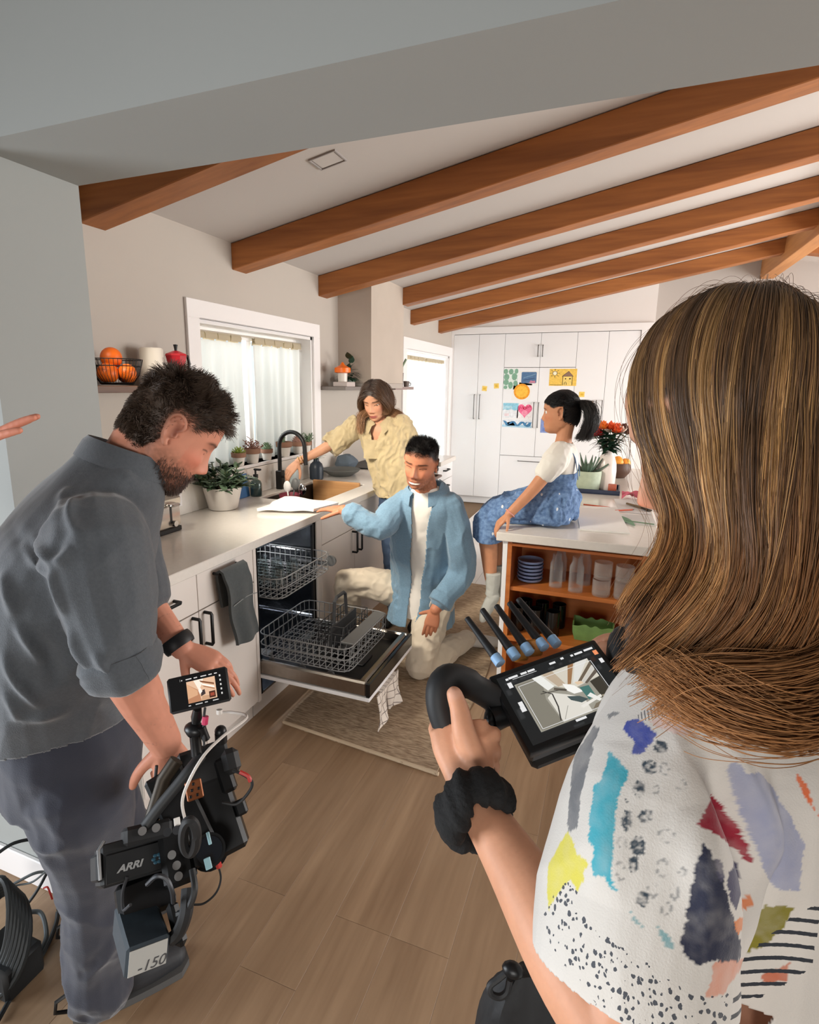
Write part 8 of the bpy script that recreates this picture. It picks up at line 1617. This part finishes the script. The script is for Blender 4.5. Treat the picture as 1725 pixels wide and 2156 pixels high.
b = MB(); q = [at(x, y, D=.69) for x, y in ((1102, 2040), (1075, 2042), (1050, 2060), (1032, 2075), (1034, 2092), (1052, 2099), (1068, 2088), (1074, 2062))]; b.tube(smooth_pts(q, 5), .0042, 8); b.build('cord', m_bk2, e)
b = MB(); c = at(1080, 2042, D=.688); b.ball(c, .0095, 1.4, 1, 1, 12); b.build('cord_lock', m_bk, e)
# cables on the floor by the wall
m_cab2 = mat('grey_cable', (78, 84, 86), .6); m_cabd = mat('dark_cable', (34, 38, 40), .55)
e = thing('cable_coil', at(15, 1960, Z=.1), 'thick dark cable coiled over a low black stand at the wall', 'cable')
cc = at(4, 1985, Z=.12); b = MB(); rn = random.Random(5)
for k in range(7):
    r = .10-.009*k; pts = [cc+Vector((r*math.cos(a)*.9, r*math.sin(a)*.55, .012*k+.11*math.sin(a))) for a in np.linspace(0, 6.28, 30)[:-1]]; b.tube(pts, .0085, 8, closed=True)
b.build('coil', m_cabd, e)
b = MB(); b.box((cc.x-.07, cc.y-.05, .001), (cc.x+.075, cc.y+.06, .10), .01); b.build('stand', mat('black_case', (22, 24, 26), .6), e)
for pts, r, m, lab in ((((-10, 1800, .35), (30, 1775, .36), (75, 1768, .34), (105, 1785, .30), (108, 1815, .26), (95, 1845, .2), (75, 1880, .15), (45, 1920, .10)), .0045, m_cabd, 'dark cable arching against the white wall into the coil'), (((0, 1878, .1), (40, 1855, .12), (75, 1838, .14), (100, 1838, .12), (130, 1856, .08), (144, 1880, .05), (140, 1900, .03), (120, 1915, .012)), .0042, m_cab2, 'grey cable looping low along the skirting'), (((60, 1920, .03), (85, 1922, .02), (96, 1950, .012), (94, 1985, .01), (60, 2030, .01), (0, 2072, .01)), .0065, m_cab2, 'thick grey cable curving on the floor behind the operator\'s heel'), (((122, 1920, .02), (118, 1945, .012), (100, 1990, .01), (70, 2040, .01), (30, 2090, .01), (-5, 2150, .01)), .0065, m_cabd, 'black cable running down the floor to the bottom left corner'), (((147, 1795, .3), (110, 1822, .2), (70, 1856, .12), (30, 1866, .1), (0, 1886, .08)), .003, m_cab2, 'thin grey lead slanting across the wall foot')):
    b = MB(); b.tube(smooth_pts([at(x, y, Z=z) for x, y, z in pts], 6), r, 8); tag(b.build('cable', m), lab, 'cable')
e = MB(); e.tube(smooth_pts([at(x, y, Z=z) for x, y, z in ((92, 1870, .06), (100, 1868, .07), (106, 1882, .05), (110, 1893, .03))], 5), .0028, 7); tag(e.build('red_lead', m_redc), 'short red lead among the grey cables by the wall', 'cable')
# sixth person: only the raised fingers reach into the picture
root = person(at(-160, 1000, D=1.0), 'person outside the frame of whom only two raised fingertips show at the left edge'); root['category'] = 'person'
b = MB(); W0 = at(-120, 985, D=1.0); F0 = at(30, 890, D=.97)-W0; limb(b, [W0-Vector((.22, .02, .16)), W0-F0*.2, W0], [.05, .036, .028]); N0 = Vector((-.35, -.45, .85)); hand(b, W0+F0*.10, F0, N0, .95, (.10, .06, .08, .10), (.2, .1, .2), .10, side=-1)
me = fuse(b, .0032, 3); paint(me, lambda C: np.tile(L3(214, 140, 116), (len(C), 1))); finish('hand', me, m_skin, root, True, 0)
